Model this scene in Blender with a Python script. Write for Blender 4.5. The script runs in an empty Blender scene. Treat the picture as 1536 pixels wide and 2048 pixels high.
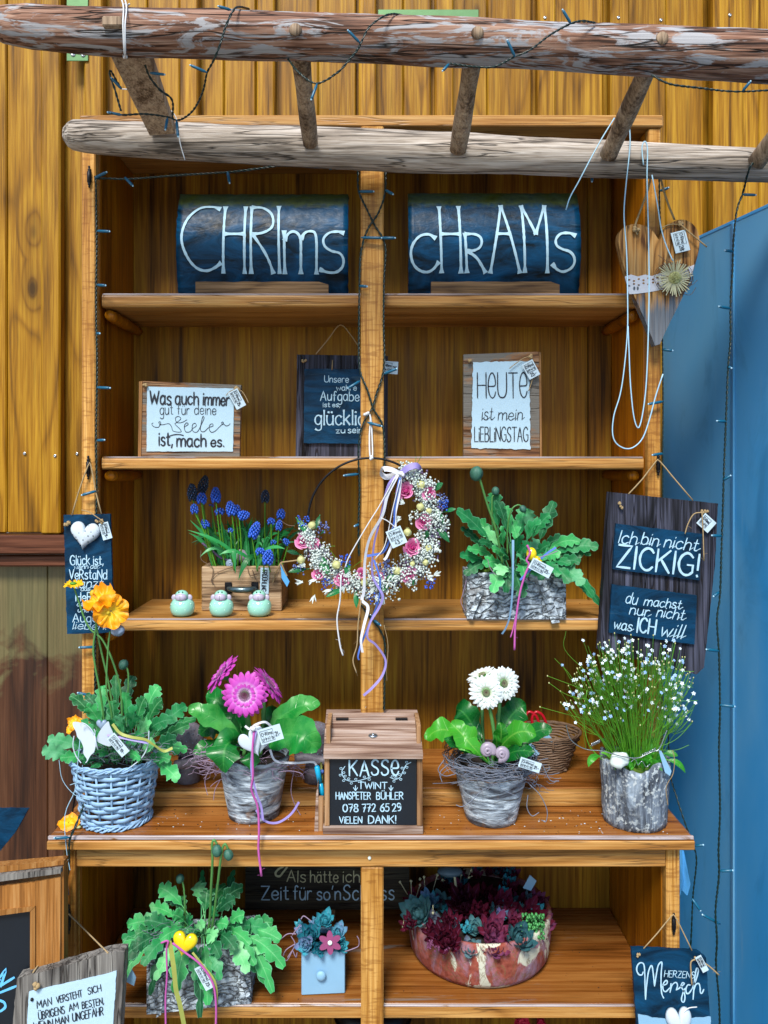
import bpy, math, random
from mathutils import Vector, Matrix, noise as mnoise
random.seed(7)
R = math.radians
scene = bpy.context.scene
COL = scene.collection

# ------------------------------------------------------------------ camera, sky, sun, exposure
EYE = 1.5
CAMD = 1.6
cam_data = bpy.data.cameras.new("camera")
cam = bpy.data.objects.new("camera", cam_data)
COL.objects.link(cam)
cam.location = (0, -CAMD, EYE)
cam.rotation_euler = (R(90), 0, 0)
cam_data.sensor_fit = 'HORIZONTAL'
cam_data.sensor_width = 36
cam_data.lens = 36 * 1.6 / 1.536
cam_data.shift_x = 24 / 1536
cam_data.shift_y = -94 / 1536
cam_data.clip_start = 0.02
cam_data.clip_end = 2000
scene.camera = cam

SUN_EL, SUN_AZ = R(50), R(194)      # azimuth measured from +Y, clockwise: the sun stands behind the camera
world = bpy.data.worlds.new("World")
scene.world = world
world.use_nodes = True
wn = world.node_tree
for n in list(wn.nodes):
    wn.nodes.remove(n)
wo = wn.nodes.new('ShaderNodeOutputWorld')
wb = wn.nodes.new('ShaderNodeBackground')
ws = wn.nodes.new('ShaderNodeTexSky')
ws.sky_type = 'NISHITA'
ws.sun_disc = False
ws.sun_elevation = SUN_EL
ws.sun_rotation = SUN_AZ
ws.air_density = 1.0
ws.dust_density = 0.6
ws.ozone_density = 1.0
wb.inputs['Strength'].default_value = 0.10
wn.links.new(ws.outputs[0], wb.inputs[0])
wn.links.new(wb.outputs[0], wo.inputs[0])

sun_data = bpy.data.lights.new("sun", 'SUN')
sun_data.energy = 2.7
sun_data.angle = R(18)
sun_data.color = (1.0, 0.95, 0.86)
sun = bpy.data.objects.new("sun", sun_data)
COL.objects.link(sun)
sd = Vector((math.sin(SUN_AZ) * math.cos(SUN_EL), math.cos(SUN_AZ) * math.cos(SUN_EL), math.sin(SUN_EL)))
sun.rotation_euler = sd.to_track_quat('Z', 'Y').to_euler()
sun.location = sd * 20

vs = scene.view_settings
vs.view_transform = 'Standard'
vs.look = 'None'
vs.exposure = 1.02
vs.gamma = 1.0
vs.use_curve_mapping = False
scene.cycles.max_bounces = 6
scene.cycles.diffuse_bounces = 4
scene.cycles.use_denoising = True

# ------------------------------------------------------------------ space helpers
def sc_(Y):
    return (CAMD + Y) / 1600.0
def P(px, py, Y):
    """The point of the place that lies at depth Y on the sight line of a photo pixel."""
    k = sc_(Y)
    return Vector(((px - 744) * k, Y, EYE - (py - 930) * k))
def PP(lst, Y=None):
    return [P(p[0], p[1], p[2] if len(p) > 2 else Y) for p in lst]
def rnd(a, b):
    return random.uniform(a, b)

def hexc(h):
    h = h.lstrip('#')
    c = [int(h[i:i + 2], 16) / 255 for i in (0, 2, 4)]
    return tuple((x / 12.92 if x <= 0.04045 else ((x + 0.055) / 1.055) ** 2.4) for x in c) + (1.0,)

def catmull(pts, sub=6):
    if len(pts) < 3:
        return [Vector(p) for p in pts]
    q = [Vector(p) for p in pts]
    q = [q[0] * 2 - q[1]] + q + [q[-1] * 2 - q[-2]]
    out = []
    for i in range(1, len(q) - 2):
        p0, p1, p2, p3 = q[i - 1], q[i], q[i + 1], q[i + 2]
        for k in range(sub):
            t = k / sub
            out.append(0.5 * ((2 * p1) + (p2 - p0) * t + (2 * p0 - 5 * p1 + 4 * p2 - p3) * t * t + (3 * p1 - p0 - 3 * p2 + p3) * t ** 3))
    out.append(q[-2])
    return out

def resample(pts, step):
    out = [pts[0]]
    for a, b in zip(pts, pts[1:]):
        n = max(1, int((b - a).length / step))
        for k in range(1, n + 1):
            out.append(a.lerp(b, k / n))
    return out

# ------------------------------------------------------------------ mesh builder (world coordinates)
class MB:
    def __init__(s):
        s.v, s.f, s.u, s.sm = [], [], [], []
    def add(s, vs, fs, smooth=True, uv=None):
        o = len(s.v)
        s.v += [tuple(v) for v in vs]
        s.u += uv if uv else [(0.0, 0.0)] * len(vs)
        s.f += [tuple(i + o for i in f) for f in fs]
        s.sm += [smooth] * len(fs)
        return s
    def box(s, x0, x1, y0, y1, z0, z1, c=0.0015):
        """A chamfered box."""
        c = min(c, (x1 - x0) * .3, (y1 - y0) * .3, (z1 - z0) * .3)
        vs, idx = [], {}
        for ix, X in ((0, x0), (1, x1)):
            for iy, Yv in ((0, y0), (1, y1)):
                for iz, Z in ((0, z0), (1, z1)):
                    sx, sy, sz = (1 - 2 * ix) * c, (1 - 2 * iy) * c, (1 - 2 * iz) * c
                    for ax, p in enumerate(((X, Yv + sy, Z + sz), (X + sx, Yv, Z + sz), (X + sx, Yv + sy, Z))):
                        idx[(ix, iy, iz, ax)] = len(vs)
                        vs.append(p)
        g = lambda a, b, d, ax: idx[(a, b, d, ax)]
        fs = []
        for i in (0, 1):
            fs.append((g(i, 0, 0, 0), g(i, 1, 0, 0), g(i, 1, 1, 0), g(i, 0, 1, 0)))
            fs.append((g(0, i, 0, 1), g(1, i, 0, 1), g(1, i, 1, 1), g(0, i, 1, 1)))
            fs.append((g(0, 0, i, 2), g(1, 0, i, 2), g(1, 1, i, 2), g(0, 1, i, 2)))
        for i in (0, 1):
            for j in (0, 1):
                fs.append((g(i, j, 0, 0), g(i, j, 1, 0), g(i, j, 1, 1), g(i, j, 0, 1)))
                fs.append((g(i, 0, j, 0), g(i, 1, j, 0), g(i, 1, j, 2), g(i, 0, j, 2)))
                fs.append((g(0, i, j, 1), g(1, i, j, 1), g(1, i, j, 2), g(0, i, j, 2)))
        for i in (0, 1):
            for j in (0, 1):
                for k in (0, 1):
                    fs.append((g(i, j, k, 0), g(i, j, k, 1), g(i, j, k, 2)))
        return s.add(vs, fs, False)
    def tube(s, pts, r, n=6, cap=True, flat=1.0, smooth=True, up=None):
        pts = [Vector(p) for p in pts]
        m = len(pts)
        rr = r if isinstance(r, (list, tuple)) else [r] * m
        t0 = (pts[1] - pts[0]).normalized()
        a = Vector(up) if up else (Vector((0, 0, 1)) if abs(t0.z) < .9 else Vector((1, 0, 0)))
        nrm = (a - t0 * a.dot(t0)).normalized()
        vs, uv, L = [], [], 0
        for i, p in enumerate(pts):
            t = (pts[min(i + 1, m - 1)] - pts[max(i - 1, 0)])
            if t.length < 1e-9:
                t = t0
            t.normalize()
            nrm = nrm - t * nrm.dot(t)
            if nrm.length < 1e-6:
                nrm = t.orthogonal()
            nrm.normalize()
            b = t.cross(nrm)
            if i:
                L += (p - pts[i - 1]).length
            for k in range(n):
                an = 2 * math.pi * k / n
                vs.append(p + nrm * (math.cos(an) * rr[i]) + b * (math.sin(an) * rr[i] * flat))
                uv.append((k / n, L))
        fs = [(i * n + k, i * n + (k + 1) % n, (i + 1) * n + (k + 1) % n, (i + 1) * n + k) for i in range(m - 1) for k in range(n)]
        if cap:
            fs.append(tuple(range(n - 1, -1, -1)))
            fs.append(tuple((m - 1) * n + k for k in range(n)))
        return s.add(vs, fs, smooth, uv)
    def ball(s, c, r, n=8, m=6, sx=1, sy=1, sz=1, M=None, warp=0.0):
        c = Vector(c)
        vs = [Vector((0, 0, r * sz))]
        for i in range(1, m):
            ph = math.pi * i / m
            for k in range(n):
                th = 2 * math.pi * k / n
                vs.append(Vector((r * sx * math.sin(ph) * math.cos(th), r * sy * math.sin(ph) * math.sin(th), r * sz * math.cos(ph))))
        vs.append(Vector((0, 0, -r * sz)))
        if warp:
            vs = [v * (1 + warp * mnoise.noise(v / r * 1.3 + c * 50)) for v in vs]
        if M:
            vs = [M @ v for v in vs]
        vs = [v + c for v in vs]
        fs = [(0, 1 + k, 1 + (k + 1) % n) for k in range(n)]
        for i in range(m - 2):
            o = 1 + i * n
            fs += [(o + k, o + n + k, o + n + (k + 1) % n, o + (k + 1) % n) for k in range(n)]
        o = 1 + (m - 2) * n
        fs += [(o + k, len(vs) - 1, o + (k + 1) % n) for k in range(n)]
        return s.add(vs, fs, True)
    def prism(s, outline, y0, y1, smooth=False):
        """outline: list of (x, z); y0 front, y1 back."""
        n = len(outline)
        vs = [(x, y0, z) for x, z in outline] + [(x, y1, z) for x, z in outline]
        fs = [tuple(range(n)), tuple(range(2 * n - 1, n - 1, -1))]
        fs += [(i, (i + 1) % n, n + (i + 1) % n, n + i) for i in range(n)]
        return s.add(vs, fs, smooth)
    def pxprism(s, pts, Y, th, bev=0.0):
        """a board whose front face is at depth Y, outline given by photo points, th thick."""
        o = [(P(x, y, Y).x, P(x, y, Y).z) for x, y in pts]
        return s.prism(o, Y, Y + th)
    def lathe(s, prof, c, n=32, wob=0.0, seed=0, fn=None, close=True):
        """prof: list of (r, z)"""
        c = Vector(c)
        vs, uv = [], []
        m = len(prof)
        for i, (r, z) in enumerate(prof):
            for k in range(n):
                th = 2 * math.pi * k / n
                q = r
                if wob:
                    q *= 1 + wob * mnoise.noise(Vector((math.cos(th) * 1.5 + seed, math.sin(th) * 1.5, z * 20)))
                zz = z
                if fn:
                    q, zz = fn(q, zz, th, i)
                vs.append(c + Vector((math.cos(th) * q, math.sin(th) * q, zz)))
                uv.append((k / n, z))
        fs = [(i * n + k, i * n + (k + 1) % n, (i + 1) * n + (k + 1) % n, (i + 1) * n + k) for i in range(m - 1) for k in range(n)]
        if close:
            fs.append(tuple(range(n)))
        return s.add(vs, fs, True, uv)
    def ribbon(s, pts, w, nrm, smooth=True):
        pts = [Vector(p) for p in pts]
        m = len(pts)
        vs, uv, L = [], [], 0
        for i, p in enumerate(pts):
            t = (pts[min(i + 1, m - 1)] - pts[max(i - 1, 0)]).normalized()
            N = nrm(i / (m - 1)) if callable(nrm) else Vector(nrm)
            wd = t.cross(N)
            if wd.length < 1e-6:
                wd = t.orthogonal()
            wd.normalize()
            ww = (w(i / (m - 1)) if callable(w) else w) / 2
            if i:
                L += (p - pts[i - 1]).length
            vs += [p - wd * ww, p + wd * ww]
            uv += [(0, L), (1, L)]
        return s.add(vs, [(2 * i, 2 * i + 1, 2 * i + 3, 2 * i + 2) for i in range(m - 1)], smooth, uv)
    def mesh(s, name, mt):
        me = bpy.data.meshes.new(name)
        me.from_pydata(s.v, [], s.f)
        if mt:
            for mm in (mt if isinstance(mt, (list, tuple)) else [mt]):
                me.materials.append(mm)
        me.polygons.foreach_set('use_smooth', s.sm)
        uvl = me.uv_layers.new(name='UVMap')
        idx = [0] * len(me.loops)
        me.loops.foreach_get('vertex_index', idx)
        fl = []
        for i in idx:
            fl += s.u[i]
        uvl.data.foreach_set('uv', fl)
        me.update()
        return me
    def part(s, name, mt, parent, label=None, stuff=False):
        stuff = stuff or name in ('loose_strand', 'antenna', 'wire_handle')
        """links the mesh as a part; the vertices are in world coordinates, the parent stands unrotated."""
        off = ROOT.get(parent.name, Vector((0, 0, 0)))
        if off.length:
            s.v = [(v[0] - off.x, v[1] - off.y, v[2] - off.z) for v in s.v]
        ob = bpy.data.objects.new(name, s.mesh(name, mt))
        COL.objects.link(ob)
        ob.parent = parent
        ROOT[ob.name] = off
        if label:
            ob['label'] = label
        if stuff:
            ob['kind'] = 'stuff'
        return ob

ROOT = {}
def thing(name, label, cat, loc, group=None):
    o = bpy.data.objects.new(name, None)
    COL.objects.link(o)
    o.empty_display_size = 0.03
    o.location = loc
    o['label'] = label
    o['category'] = cat
    if group:
        o['group'] = group
    ROOT[o.name] = Vector(loc)
    return o
def put(name, me, parent, M):
    """a part that shares mesh data: M is its world matrix (the parent is never rotated)."""
    ob = bpy.data.objects.new(name, me)
    COL.objects.link(ob)
    ob.parent = parent
    ob.matrix_local = Matrix.Translation(-ROOT[parent.name]) @ M
    ROOT[ob.name] = ROOT[parent.name]
    return ob

# ------------------------------------------------------------------ material helpers
class NT:
    def __init__(s, name):
        s.m = bpy.data.materials.new(name)
        s.m.use_nodes = True
        s.t = s.m.node_tree
        s.b = s.t.nodes['Principled BSDF']
        s.out = s.t.nodes['Material Output']
    def n(s, typ, **kw):
        nd = s.t.nodes.new(typ)
        for k, v in kw.items():
            if k.startswith('_'):
                setattr(nd, k[1:], v)
            else:
                nd.inputs[k.replace('0', ' ') if k.replace('0', ' ') in nd.inputs else k].default_value = v
        return nd
    def l(s, a, b):
        s.t.links.new(a, b)
    def val(s, x, sock):
        if hasattr(x, 'links') or hasattr(x, 'is_linked'):
            s.l(x, sock)
        else:
            sock.default_value = x
    def math(s, op, a, b=0.0, c=0.0, clamp=False):
        nd = s.t.nodes.new('ShaderNodeMath')
        nd.operation = op
        nd.use_clamp = clamp
        s.val(a, nd.inputs[0]); s.val(b, nd.inputs[1]); s.val(c, nd.inputs[2])
        return nd.outputs[0]
    def mix(s, f, a, b, typ='MIX'):
        nd = s.t.nodes.new('ShaderNodeMix')
        nd.data_type = 'RGBA'
        nd.blend_type = typ
        s.val(f, nd.inputs[0]); s.val(a, nd.inputs[6]); s.val(b, nd.inputs[7])
        return nd.outputs[2]
    def ramp(s, f, stops):
        nd = s.t.nodes.new('ShaderNodeValToRGB')
        e = nd.color_ramp.elements
        while len(e) < len(stops):
            e.new(0.5)
        for el, (p, c) in zip(e, stops):
            el.position = p
            el.color = c if isinstance(c, (tuple, list)) else (c, c, c, 1)
        s.l(f, nd.inputs[0])
        return nd.outputs[0]
    def noise(s, vec, scale, detail=4, dist=0.0, rough=0.55):
        nd = s.t.nodes.new('ShaderNodeTexNoise')
        s.l(vec, nd.inputs['Vector'])
        nd.inputs['Scale'].default_value = scale
        nd.inputs['Detail'].default_value = detail
        nd.inputs['Distortion'].default_value = dist
        nd.inputs['Roughness'].default_value = rough
        return nd.outputs[0]
    def voro(s, vec, scale, feature='F1', rand=1.0):
        nd = s.t.nodes.new('ShaderNodeTexVoronoi')
        nd.feature = feature
        s.l(vec, nd.inputs['Vector'])
        nd.inputs['Scale'].default_value = scale
        nd.inputs['Randomness'].default_value = rand
        return nd.outputs[0]
    def coords(s, jitter=True):
        tc = s.t.nodes.new('ShaderNodeTexCoord')
        v = tc.outputs['Object']
        if jitter:
            oi = s.t.nodes.new('ShaderNodeObjectInfo')
            ml = s.t.nodes.new('ShaderNodeVectorMath')
            ml.operation = 'MULTIPLY_ADD'
            cb = s.t.nodes.new('ShaderNodeCombineXYZ')
            r = oi.outputs['Random']
            s.l(s.math('MULTIPLY', r, 13.7), cb.inputs[0])
            s.l(s.math('MULTIPLY', r, 7.3), cb.inputs[1])
            s.l(s.math('MULTIPLY', r, 29.1), cb.inputs[2])
            ad = s.t.nodes.new('ShaderNodeVectorMath')
            ad.operation = 'ADD'
            s.l(v, ad.inputs[0]); s.l(cb.outputs[0], ad.inputs[1])
            v = ad.outputs[0]
        return v
    def mp(s, vec, scale, rot=(0, 0, 0), loc=(0, 0, 0)):
        nd = s.t.nodes.new('ShaderNodeMapping')
        nd.inputs['Scale'].default_value = scale
        nd.inputs['Rotation'].default_value = rot
        nd.inputs['Location'].default_value = loc
        s.l(vec, nd.inputs['Vector'])
        return nd.outputs[0]
    def rand(s):
        return s.t.nodes.new('ShaderNodeObjectInfo').outputs['Random']
    def bump(s, h, strength, dist=0.002):
        nd = s.t.nodes.new('ShaderNodeBump')
        nd.inputs['Strength'].default_value = strength
        nd.inputs['Distance'].default_value = dist
        s.l(h, nd.inputs['Height'])
        s.l(nd.outputs[0], s.b.inputs['Normal'])
    def color(s, c):
        s.val(c, s.b.inputs['Base Color'])
    def rough(s, r):
        s.val(r, s.b.inputs['Roughness'])

def plain(name, col, rough=0.5, metal=0.0, var=0.12, scale=40, bump=0.15, spec=0.5, coat=0.0):
    t = NT(name)
    v = t.coords()
    n = t.noise(v, scale, 5)
    c = hexc(col)
    t.color(t.mix(t.math('MULTIPLY', n, 1.0), tuple(x * (1 - var) for x in c[:3]) + (1,), tuple(min(1, x * (1 + var)) for x in c[:3]) + (1,)))
    t.rough(rough)
    t.b.inputs['Metallic'].default_value = metal
    t.b.inputs['Specular IOR Level'].default_value = spec
    t.b.inputs['Coat Weight'].default_value = coat
    if bump:
        t.bump(n, bump, 0.001)
    return t.m

def wood(name, dark, mid, light, axis='z', rings=16, rough=0.45, bump=0.4, knots=0.0, cracks=0.0, stripe=0.0, k=1.0,
         tonal=0.35, fleck=0.0, stain=None, grey=None, gsc=(9, 1.6), gth=0.5, sharp=1.0, lowgrey=None, spec=0.22, rw=0.34, zgreen=None):
    """grain from the contour lines of stretched noise, knots from Voronoi cells."""
    t = NT(name)
    v = t.coords()
    s_across, s_along = 6.5 * k, 0.8 * k
    kst = (2.6 * knots, 0.02, 5.5 * knots) if axis == 'x' else (5.5 * knots, 0.02, 2.6 * knots)
    kf = k ** .5
    f_across, f_along = 210.0 * kf, 6.0 * kf
    def st(ac, al):
        return (al, ac, ac) if axis == 'x' else ((ac, al, ac) if axis == 'y' else (ac, ac, al))
    nv = t.noise(t.mp(v, st(s_across, s_along)), 1.0, 2.5, 0.25, 0.45)
    field = nv
    knotmask = None
    if knots:
        kv = t.voro(t.mp(v, kst), 1.0)
        kd = t.math('POWER', t.math('SUBTRACT', 1.0, t.math('MULTIPLY', kv, 1.9, clamp=True), clamp=True), 3.0)
        field = t.math('MULTIPLY_ADD', kd, 0.35, nv)
        knotmask = t.ramp(kv, [(0.03, 1.0), (0.075, 0.0)])
        halo = t.ramp(kv, [(0.05, 1.0), (0.22, 0.0)])
    ring = t.math('PINGPONG', t.math('MULTIPLY', field, float(rings)), 1.0)
    ring = t.math('POWER', ring, 1.3)
    ring = t.math('SUBTRACT', 1.0, t.math('POWER', t.math('SUBTRACT', 1.0, ring), 5.0))
    fine = t.noise(t.mp(v, st(f_across, f_along)), 1.0, 3)
    med = t.noise(t.mp(v, st(80 * kf, 2.4 * kf)), 1.0, 5, 0.2, 0.62)
    broad = t.noise(t.mp(v, st(3.2 * k, 1.0 * k)), 1.0, 3)
    f = t.math('ADD', t.math('MULTIPLY', ring, rw), t.math('MULTIPLY', t.math('SUBTRACT', med, 0.5), 1.15 * sharp))
    f = t.math('ADD', f, t.math('MULTIPLY', t.math('SUBTRACT', fine, 0.5), 0.9 * sharp))
    f = t.math('ADD', f, 0.20 + 0.34 - rw)
    c = t.ramp(f, [(0.12, hexc(dark)), (0.45, hexc(mid)), (0.82, hexc(light))])
    pore = t.noise(t.mp(v, st(170 * kf, 5.0 * kf), loc=(3, 1, 7)), 1.0, 2, 0.1)
    c = t.mix(t.math('MULTIPLY', t.ramp(pore, [(0.56, 0.0), (0.66, 1.0)]), 0.5 * sharp), c, hexc(dark))
    bw = t.ramp(broad, [(0.3, 1 - tonal), (0.7, 1.0)])
    c = t.mix(1.0, c, bw, 'MULTIPLY')
    if stripe:
        sn = t.noise(t.mp(v, st(13, 0.5)), 1.0, 3)
        c = t.mix(1.0, c, t.ramp(sn, [(0.36, 1 - stripe), (0.6, 1.0)]), 'MULTIPLY')
    if fleck:
        fl = t.noise(t.mp(v, st(26, 150) if axis != 'x' else (150, 26, 26)), 1.0, 3, 0.6)
        c = t.mix(t.math('MULTIPLY', t.ramp(fl, [(0.5, 0.0), (0.62, 1.0)]), fleck), c, hexc(dark))
    if knotmask is not None:
        c = t.mix(t.math('MULTIPLY', halo, 0.45), c, hexc(dark))
        dk = tuple(x * 0.35 for x in hexc(dark)[:3]) + (1,)
        c = t.mix(t.math('MULTIPLY', knotmask, 0.85), c, dk)
    if grey:
        gm = t.noise(t.mp(v, st(*gsc)), 1.0, 6, 1.3, 0.65)
        c = t.mix(t.ramp(gm, [(gth - 0.03, 0.0), (gth + 0.03, 1.0)]), c, t.mix(fine, tuple(x * .55 for x in hexc(grey)[:3]) + (1,), hexc(grey)))
    if zgreen:  # greenish tint above a given height, its edge broken by noise
        tc0 = t.t.nodes.new('ShaderNodeTexCoord')
        sp0 = t.t.nodes.new('ShaderNodeSeparateXYZ')
        t.l(tc0.outputs['Object'], sp0.inputs[0])
        bn = t.noise(tc0.outputs['Object'], 5.5, 5, 0.8)
        e0 = t.math('ADD', sp0.outputs[2], t.math('MULTIPLY', t.math('SUBTRACT', bn, 0.5), 0.5))
        c = t.mix(t.ramp(e0, [(zgreen - 0.03, 0.0), (zgreen + 0.02, 0.55)]), c, t.mix(fine, hexc('#4c4c2c'), hexc('#8b8a5e')))
    if lowgrey:
        sp = t.t.nodes.new('ShaderNodeSeparateXYZ')
        tc = t.t.nodes.new('ShaderNodeTexCoord')
        t.l(tc.outputs['Generated'], sp.inputs[0])
        e = t.math('ADD', sp.outputs[2], t.math('MULTIPLY', t.math('SUBTRACT', med, 0.5), 0.5))
        c = t.mix(t.ramp(e, [(0.28, 0.85), (0.40, 0.0)]), c, t.mix(fine, (0.02, 0.04, 0.06, 1), hexc(lowgrey)))
    h = t.math('ADD', t.math('MULTIPLY', fine, 0.8), t.math('MULTIPLY', ring, -0.25))
    if cracks:
        cn = t.noise(t.mp(v, st(22 * k, 1.1 * k)), 1.0, 3, 0.15)
        cr = t.ramp(t.math('ABSOLUTE', t.math('SUBTRACT', cn, 0.5)), [(0.0, 1.0), (0.016, 0.0)])
        cm = t.math('MULTIPLY', cr, cracks, clamp=True)
        c = t.mix(cm, c, (0.012, 0.008, 0.006, 1))
        h = t.math('SUBTRACT', h, t.math('MULTIPLY', cm, 2.5))
    if stain:
        sm = t.noise(t.mp(v, (3, 3, 2.2)), 1.0, 6, 0.6)
        c = t.mix(t.ramp(sm, [(0.47, 0.0), (0.56, 0.75)]), c, hexc(stain))
    jit = t.ramp(t.rand(), [(0.0, 0.86), (1.0, 1.06)])
    c = t.mix(1.0, c, jit, 'MULTIPLY')
    t.b.inputs['Specular IOR Level'].default_value = spec
    t.color(c)
    t.rough(t.ramp(med, [(0.3, max(0.05, rough - 0.08)), (0.7, rough + 0.1)]))
    t.bump(h, bump, 0.0012)
    return t.m

def slate(name, col, light, rough=0.38, moss=0.0):
    t = NT(name)
    v = t.coords()
    a = t.noise(t.mp(v, (9, 9, 22)), 1.0, 8, 1.4, 0.62)
    b = t.noise(v, 90, 6)
    sc = t.noise(t.mp(v, (8, 8, 60), rot=(0, R(38), 0)), 1.0, 4, 0.8)
    c = t.mix(t.ramp(a, [(0.35, 0.0), (0.72, 1.0)]), hexc(col), hexc(light))
    c = t.mix(t.ramp(sc, [(0.66, 0.0), (0.74, 0.25)]), c, hexc('#5b7e95'))
    if moss:
        sp = t.t.nodes.new('ShaderNodeSeparateXYZ')
        tc = t.t.nodes.new('ShaderNodeTexCoord')
        t.l(tc.outputs['Generated'], sp.inputs[0])
        e = t.math('ADD', sp.outputs[2], t.math('MULTIPLY', t.math('SUBTRACT', b, 0.5), 0.10))
        c = t.mix(t.ramp(e, [(0.84, 0.0), (0.90, moss)]), c, t.mix(b, hexc('#20280a'), hexc('#5c6818')))
    t.color(c)
    t.b.inputs['Specular IOR Level'].default_value = 0.14
    t.rough(t.ramp(b, [(0.3, rough - 0.06), (0.7, rough + 0.12)]))
    t.bump(t.math('ADD', t.math('MULTIPLY', a, 1.0), t.math('MULTIPLY', b, 0.25)), 0.55, 0.004)
    return t.m

def leafm(name, dark, light, vein='#6f9a5a', rough=0.42, trans=0.18, veins=7, vw=0.35, edge=None):
    t = NT(name)
    uvn = t.t.nodes.new('ShaderNodeUVMap')
    sp = t.t.nodes.new('ShaderNodeSeparateXYZ')
    t.l(uvn.outputs[0], sp.inputs[0])
    au = t.math('ABSOLUTE', sp.outputs[0])
    v = t.coords()
    n = t.noise(v, 28, 4)
    fine = t.noise(v, 180, 3)
    f = t.math('ADD', t.math('MULTIPLY', n, 0.6), t.math('MULTIPLY', t.rand(), 0.60))
    c = t.ramp(f, [(0.25, hexc(dark)), (0.78, hexc(light)), (1.0, hexc(vein))])
    side = t.math('PINGPONG', t.math('MULTIPLY', t.math('SUBTRACT', sp.outputs[1], t.math('MULTIPLY', au, 0.09)), float(veins)), 0.5)
    sv = t.ramp(side, [(0.0, 1.0), (0.07, 0.0)])
    mid = t.ramp(au, [(0.03, 1.0), (0.10, 0.0)])
    vm = t.math('MULTIPLY', t.math('MAXIMUM', t.math('MULTIPLY', sv, 0.5), mid), vw)
    c = t.mix(vm, c, hexc(vein))
    if edge:
        c = t.mix(t.ramp(au, [(0.86, 0.0), (1.0, 0.6)]), c, hexc(edge))
    t.color(c)
    t.b.inputs['Specular IOR Level'].default_value = 0.3
    t.rough(t.ramp(fine, [(0.3, rough - 0.05), (0.7, rough + 0.1)]))
    t.bump(t.math('ADD', t.math('MULTIPLY', sv, -0.6), t.math('MULTIPLY', n, 0.8)), 0.5, 0.0012)
    tr = t.t.nodes.new('ShaderNodeBsdfTranslucent')
    t.val(t.mix(0.5, c, hexc(light)), tr.inputs[0])
    mx = t.t.nodes.new('ShaderNodeMixShader')
    mx.inputs[0].default_value = trans
    t.l(t.b.outputs[0], mx.inputs[1]); t.l(tr.outputs[0], mx.inputs[2])
    t.l(mx.outputs[0], t.out.inputs[0])
    return t.m

def bark(name, kind):
    t = NT(name)
    v = t.coords()
    if kind == 'birch':
        a = t.noise(t.mp(v, (14, 14, 55)), 1.0, 8, 1.2, 0.65)
        b = t.noise(t.mp(v, (22, 22, 160)), 1.0, 4, 0.4)
        pch = t.noise(v, 16, 5, 1.0)
        c = t.ramp(a, [(0.30, hexc('#12131a')), (0.40, hexc('#525a66')), (0.50, hexc('#8f9eac')), (0.62, hexc('#d0dfea'))])
        c = t.mix(t.ramp(b, [(0.60, 0.0), (0.68, 0.85)]), c, hexc('#2a241d'))
        c = t.mix(t.ramp(pch, [(0.58, 0.0), (0.68, 0.55)]), c, hexc('#8a6a4c'))
        h = t.math('ADD', a, t.math('MULTIPLY', b, 0.4))
        t.bump(h, 0.9, 0.006)
    elif kind == 'rough':
        a = t.noise(t.mp(v, (45, 45, 9)), 1.0, 8, 1.0, 0.7)
        l = t.noise(v, 120, 5)
        w = t.noise(v, 11, 4)
        c = t.ramp(a, [(0.32, hexc('#17181c')), (0.48, hexc('#5a6472')), (0.66, hexc('#98a8b8'))])
        sp = t.math('MULTIPLY', t.ramp(l, [(0.53, 0.0), (0.60, 1.0)]), t.ramp(w, [(0.40, 0.0), (0.55, 0.9)]))
        c = t.mix(sp, c, hexc('#c9d2d4'))
        t.bump(t.math('ADD', a, t.math('MULTIPLY', l, 0.3)), 1.0, 0.008)
    else:
        dn = t.t.nodes.new('ShaderNodeTexNoise'); dn.inputs['Scale'].default_value = 22; dn.inputs['Detail'].default_value = 5
        t.l(v, dn.inputs['Vector'])
        ad = t.t.nodes.new('ShaderNodeVectorMath'); ad.operation = 'MULTIPLY_ADD'
        t.l(dn.outputs['Color'], ad.inputs[0]); ad.inputs[1].default_value = (.07, .07, .05); t.l(v, ad.inputs[2])
        a = t.voro(t.mp(ad.outputs[0], (24, 24, 80)), 1.0, 'DISTANCE_TO_EDGE')
        b = t.noise(v, 90, 6)
        w = t.noise(v, 14, 5, 1.2)
        c = t.ramp(b, [(0.34, hexc('#474a50')), (0.48, hexc('#8f9ca8')), (0.62, hexc('#cad8e2'))])
        c = t.mix(t.ramp(a, [(0.0, 0.85), (0.05, 0.0)]), c, hexc('#1d1813'))
        c = t.mix(t.ramp(w, [(0.55, 0.0), (0.66, 0.5)]), c, hexc('#5f5347'))
        t.bump(t.math('ADD', t.ramp(a, [(0.0, 0.0), (0.15, 1.0)]), t.math('MULTIPLY', b, 0.5)), 0.9, 0.006)
    t.color(c)
    t.rough(0.72)
    return t.m

def terracotta():
    t = NT('weathered_terracotta')
    v = t.coords()
    a = t.noise(v, 9, 7, 1.6, 0.62)
    w = t.noise(t.mp(v, (17, 17, 9)), 1.0, 7, 0.8, 0.7)
    b = t.noise(v, 110, 5)
    c = t.ramp(b, [(0.3, hexc('#703428')), (0.7, hexc('#9c5446'))])
    c = t.mix(t.ramp(w, [(0.45, 0.0), (0.66, 0.8)]), c, hexc('#9488a2'))
    c = t.mix(t.ramp(a, [(0.56, 0.0), (0.585, 0.9)]), c, hexc('#c4c8b6'))
    d = t.noise(v, 13, 6, 2.2)
    c = t.mix(t.ramp(t.math('ABSOLUTE', t.math('SUBTRACT', d, 0.5)), [(0.0, 0.7), (0.02, 0.0)]), c, hexc('#6e5a3c'))
    t.color(c)
    t.rough(0.95)
    t.b.inputs['Specular IOR Level'].default_value = 0.15
    t.bump(t.math('ADD', t.math('MULTIPLY', a, 1.2), t.math('MULTIPLY', b, 0.3)), 0.6, 0.003)
    return t.m

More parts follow.
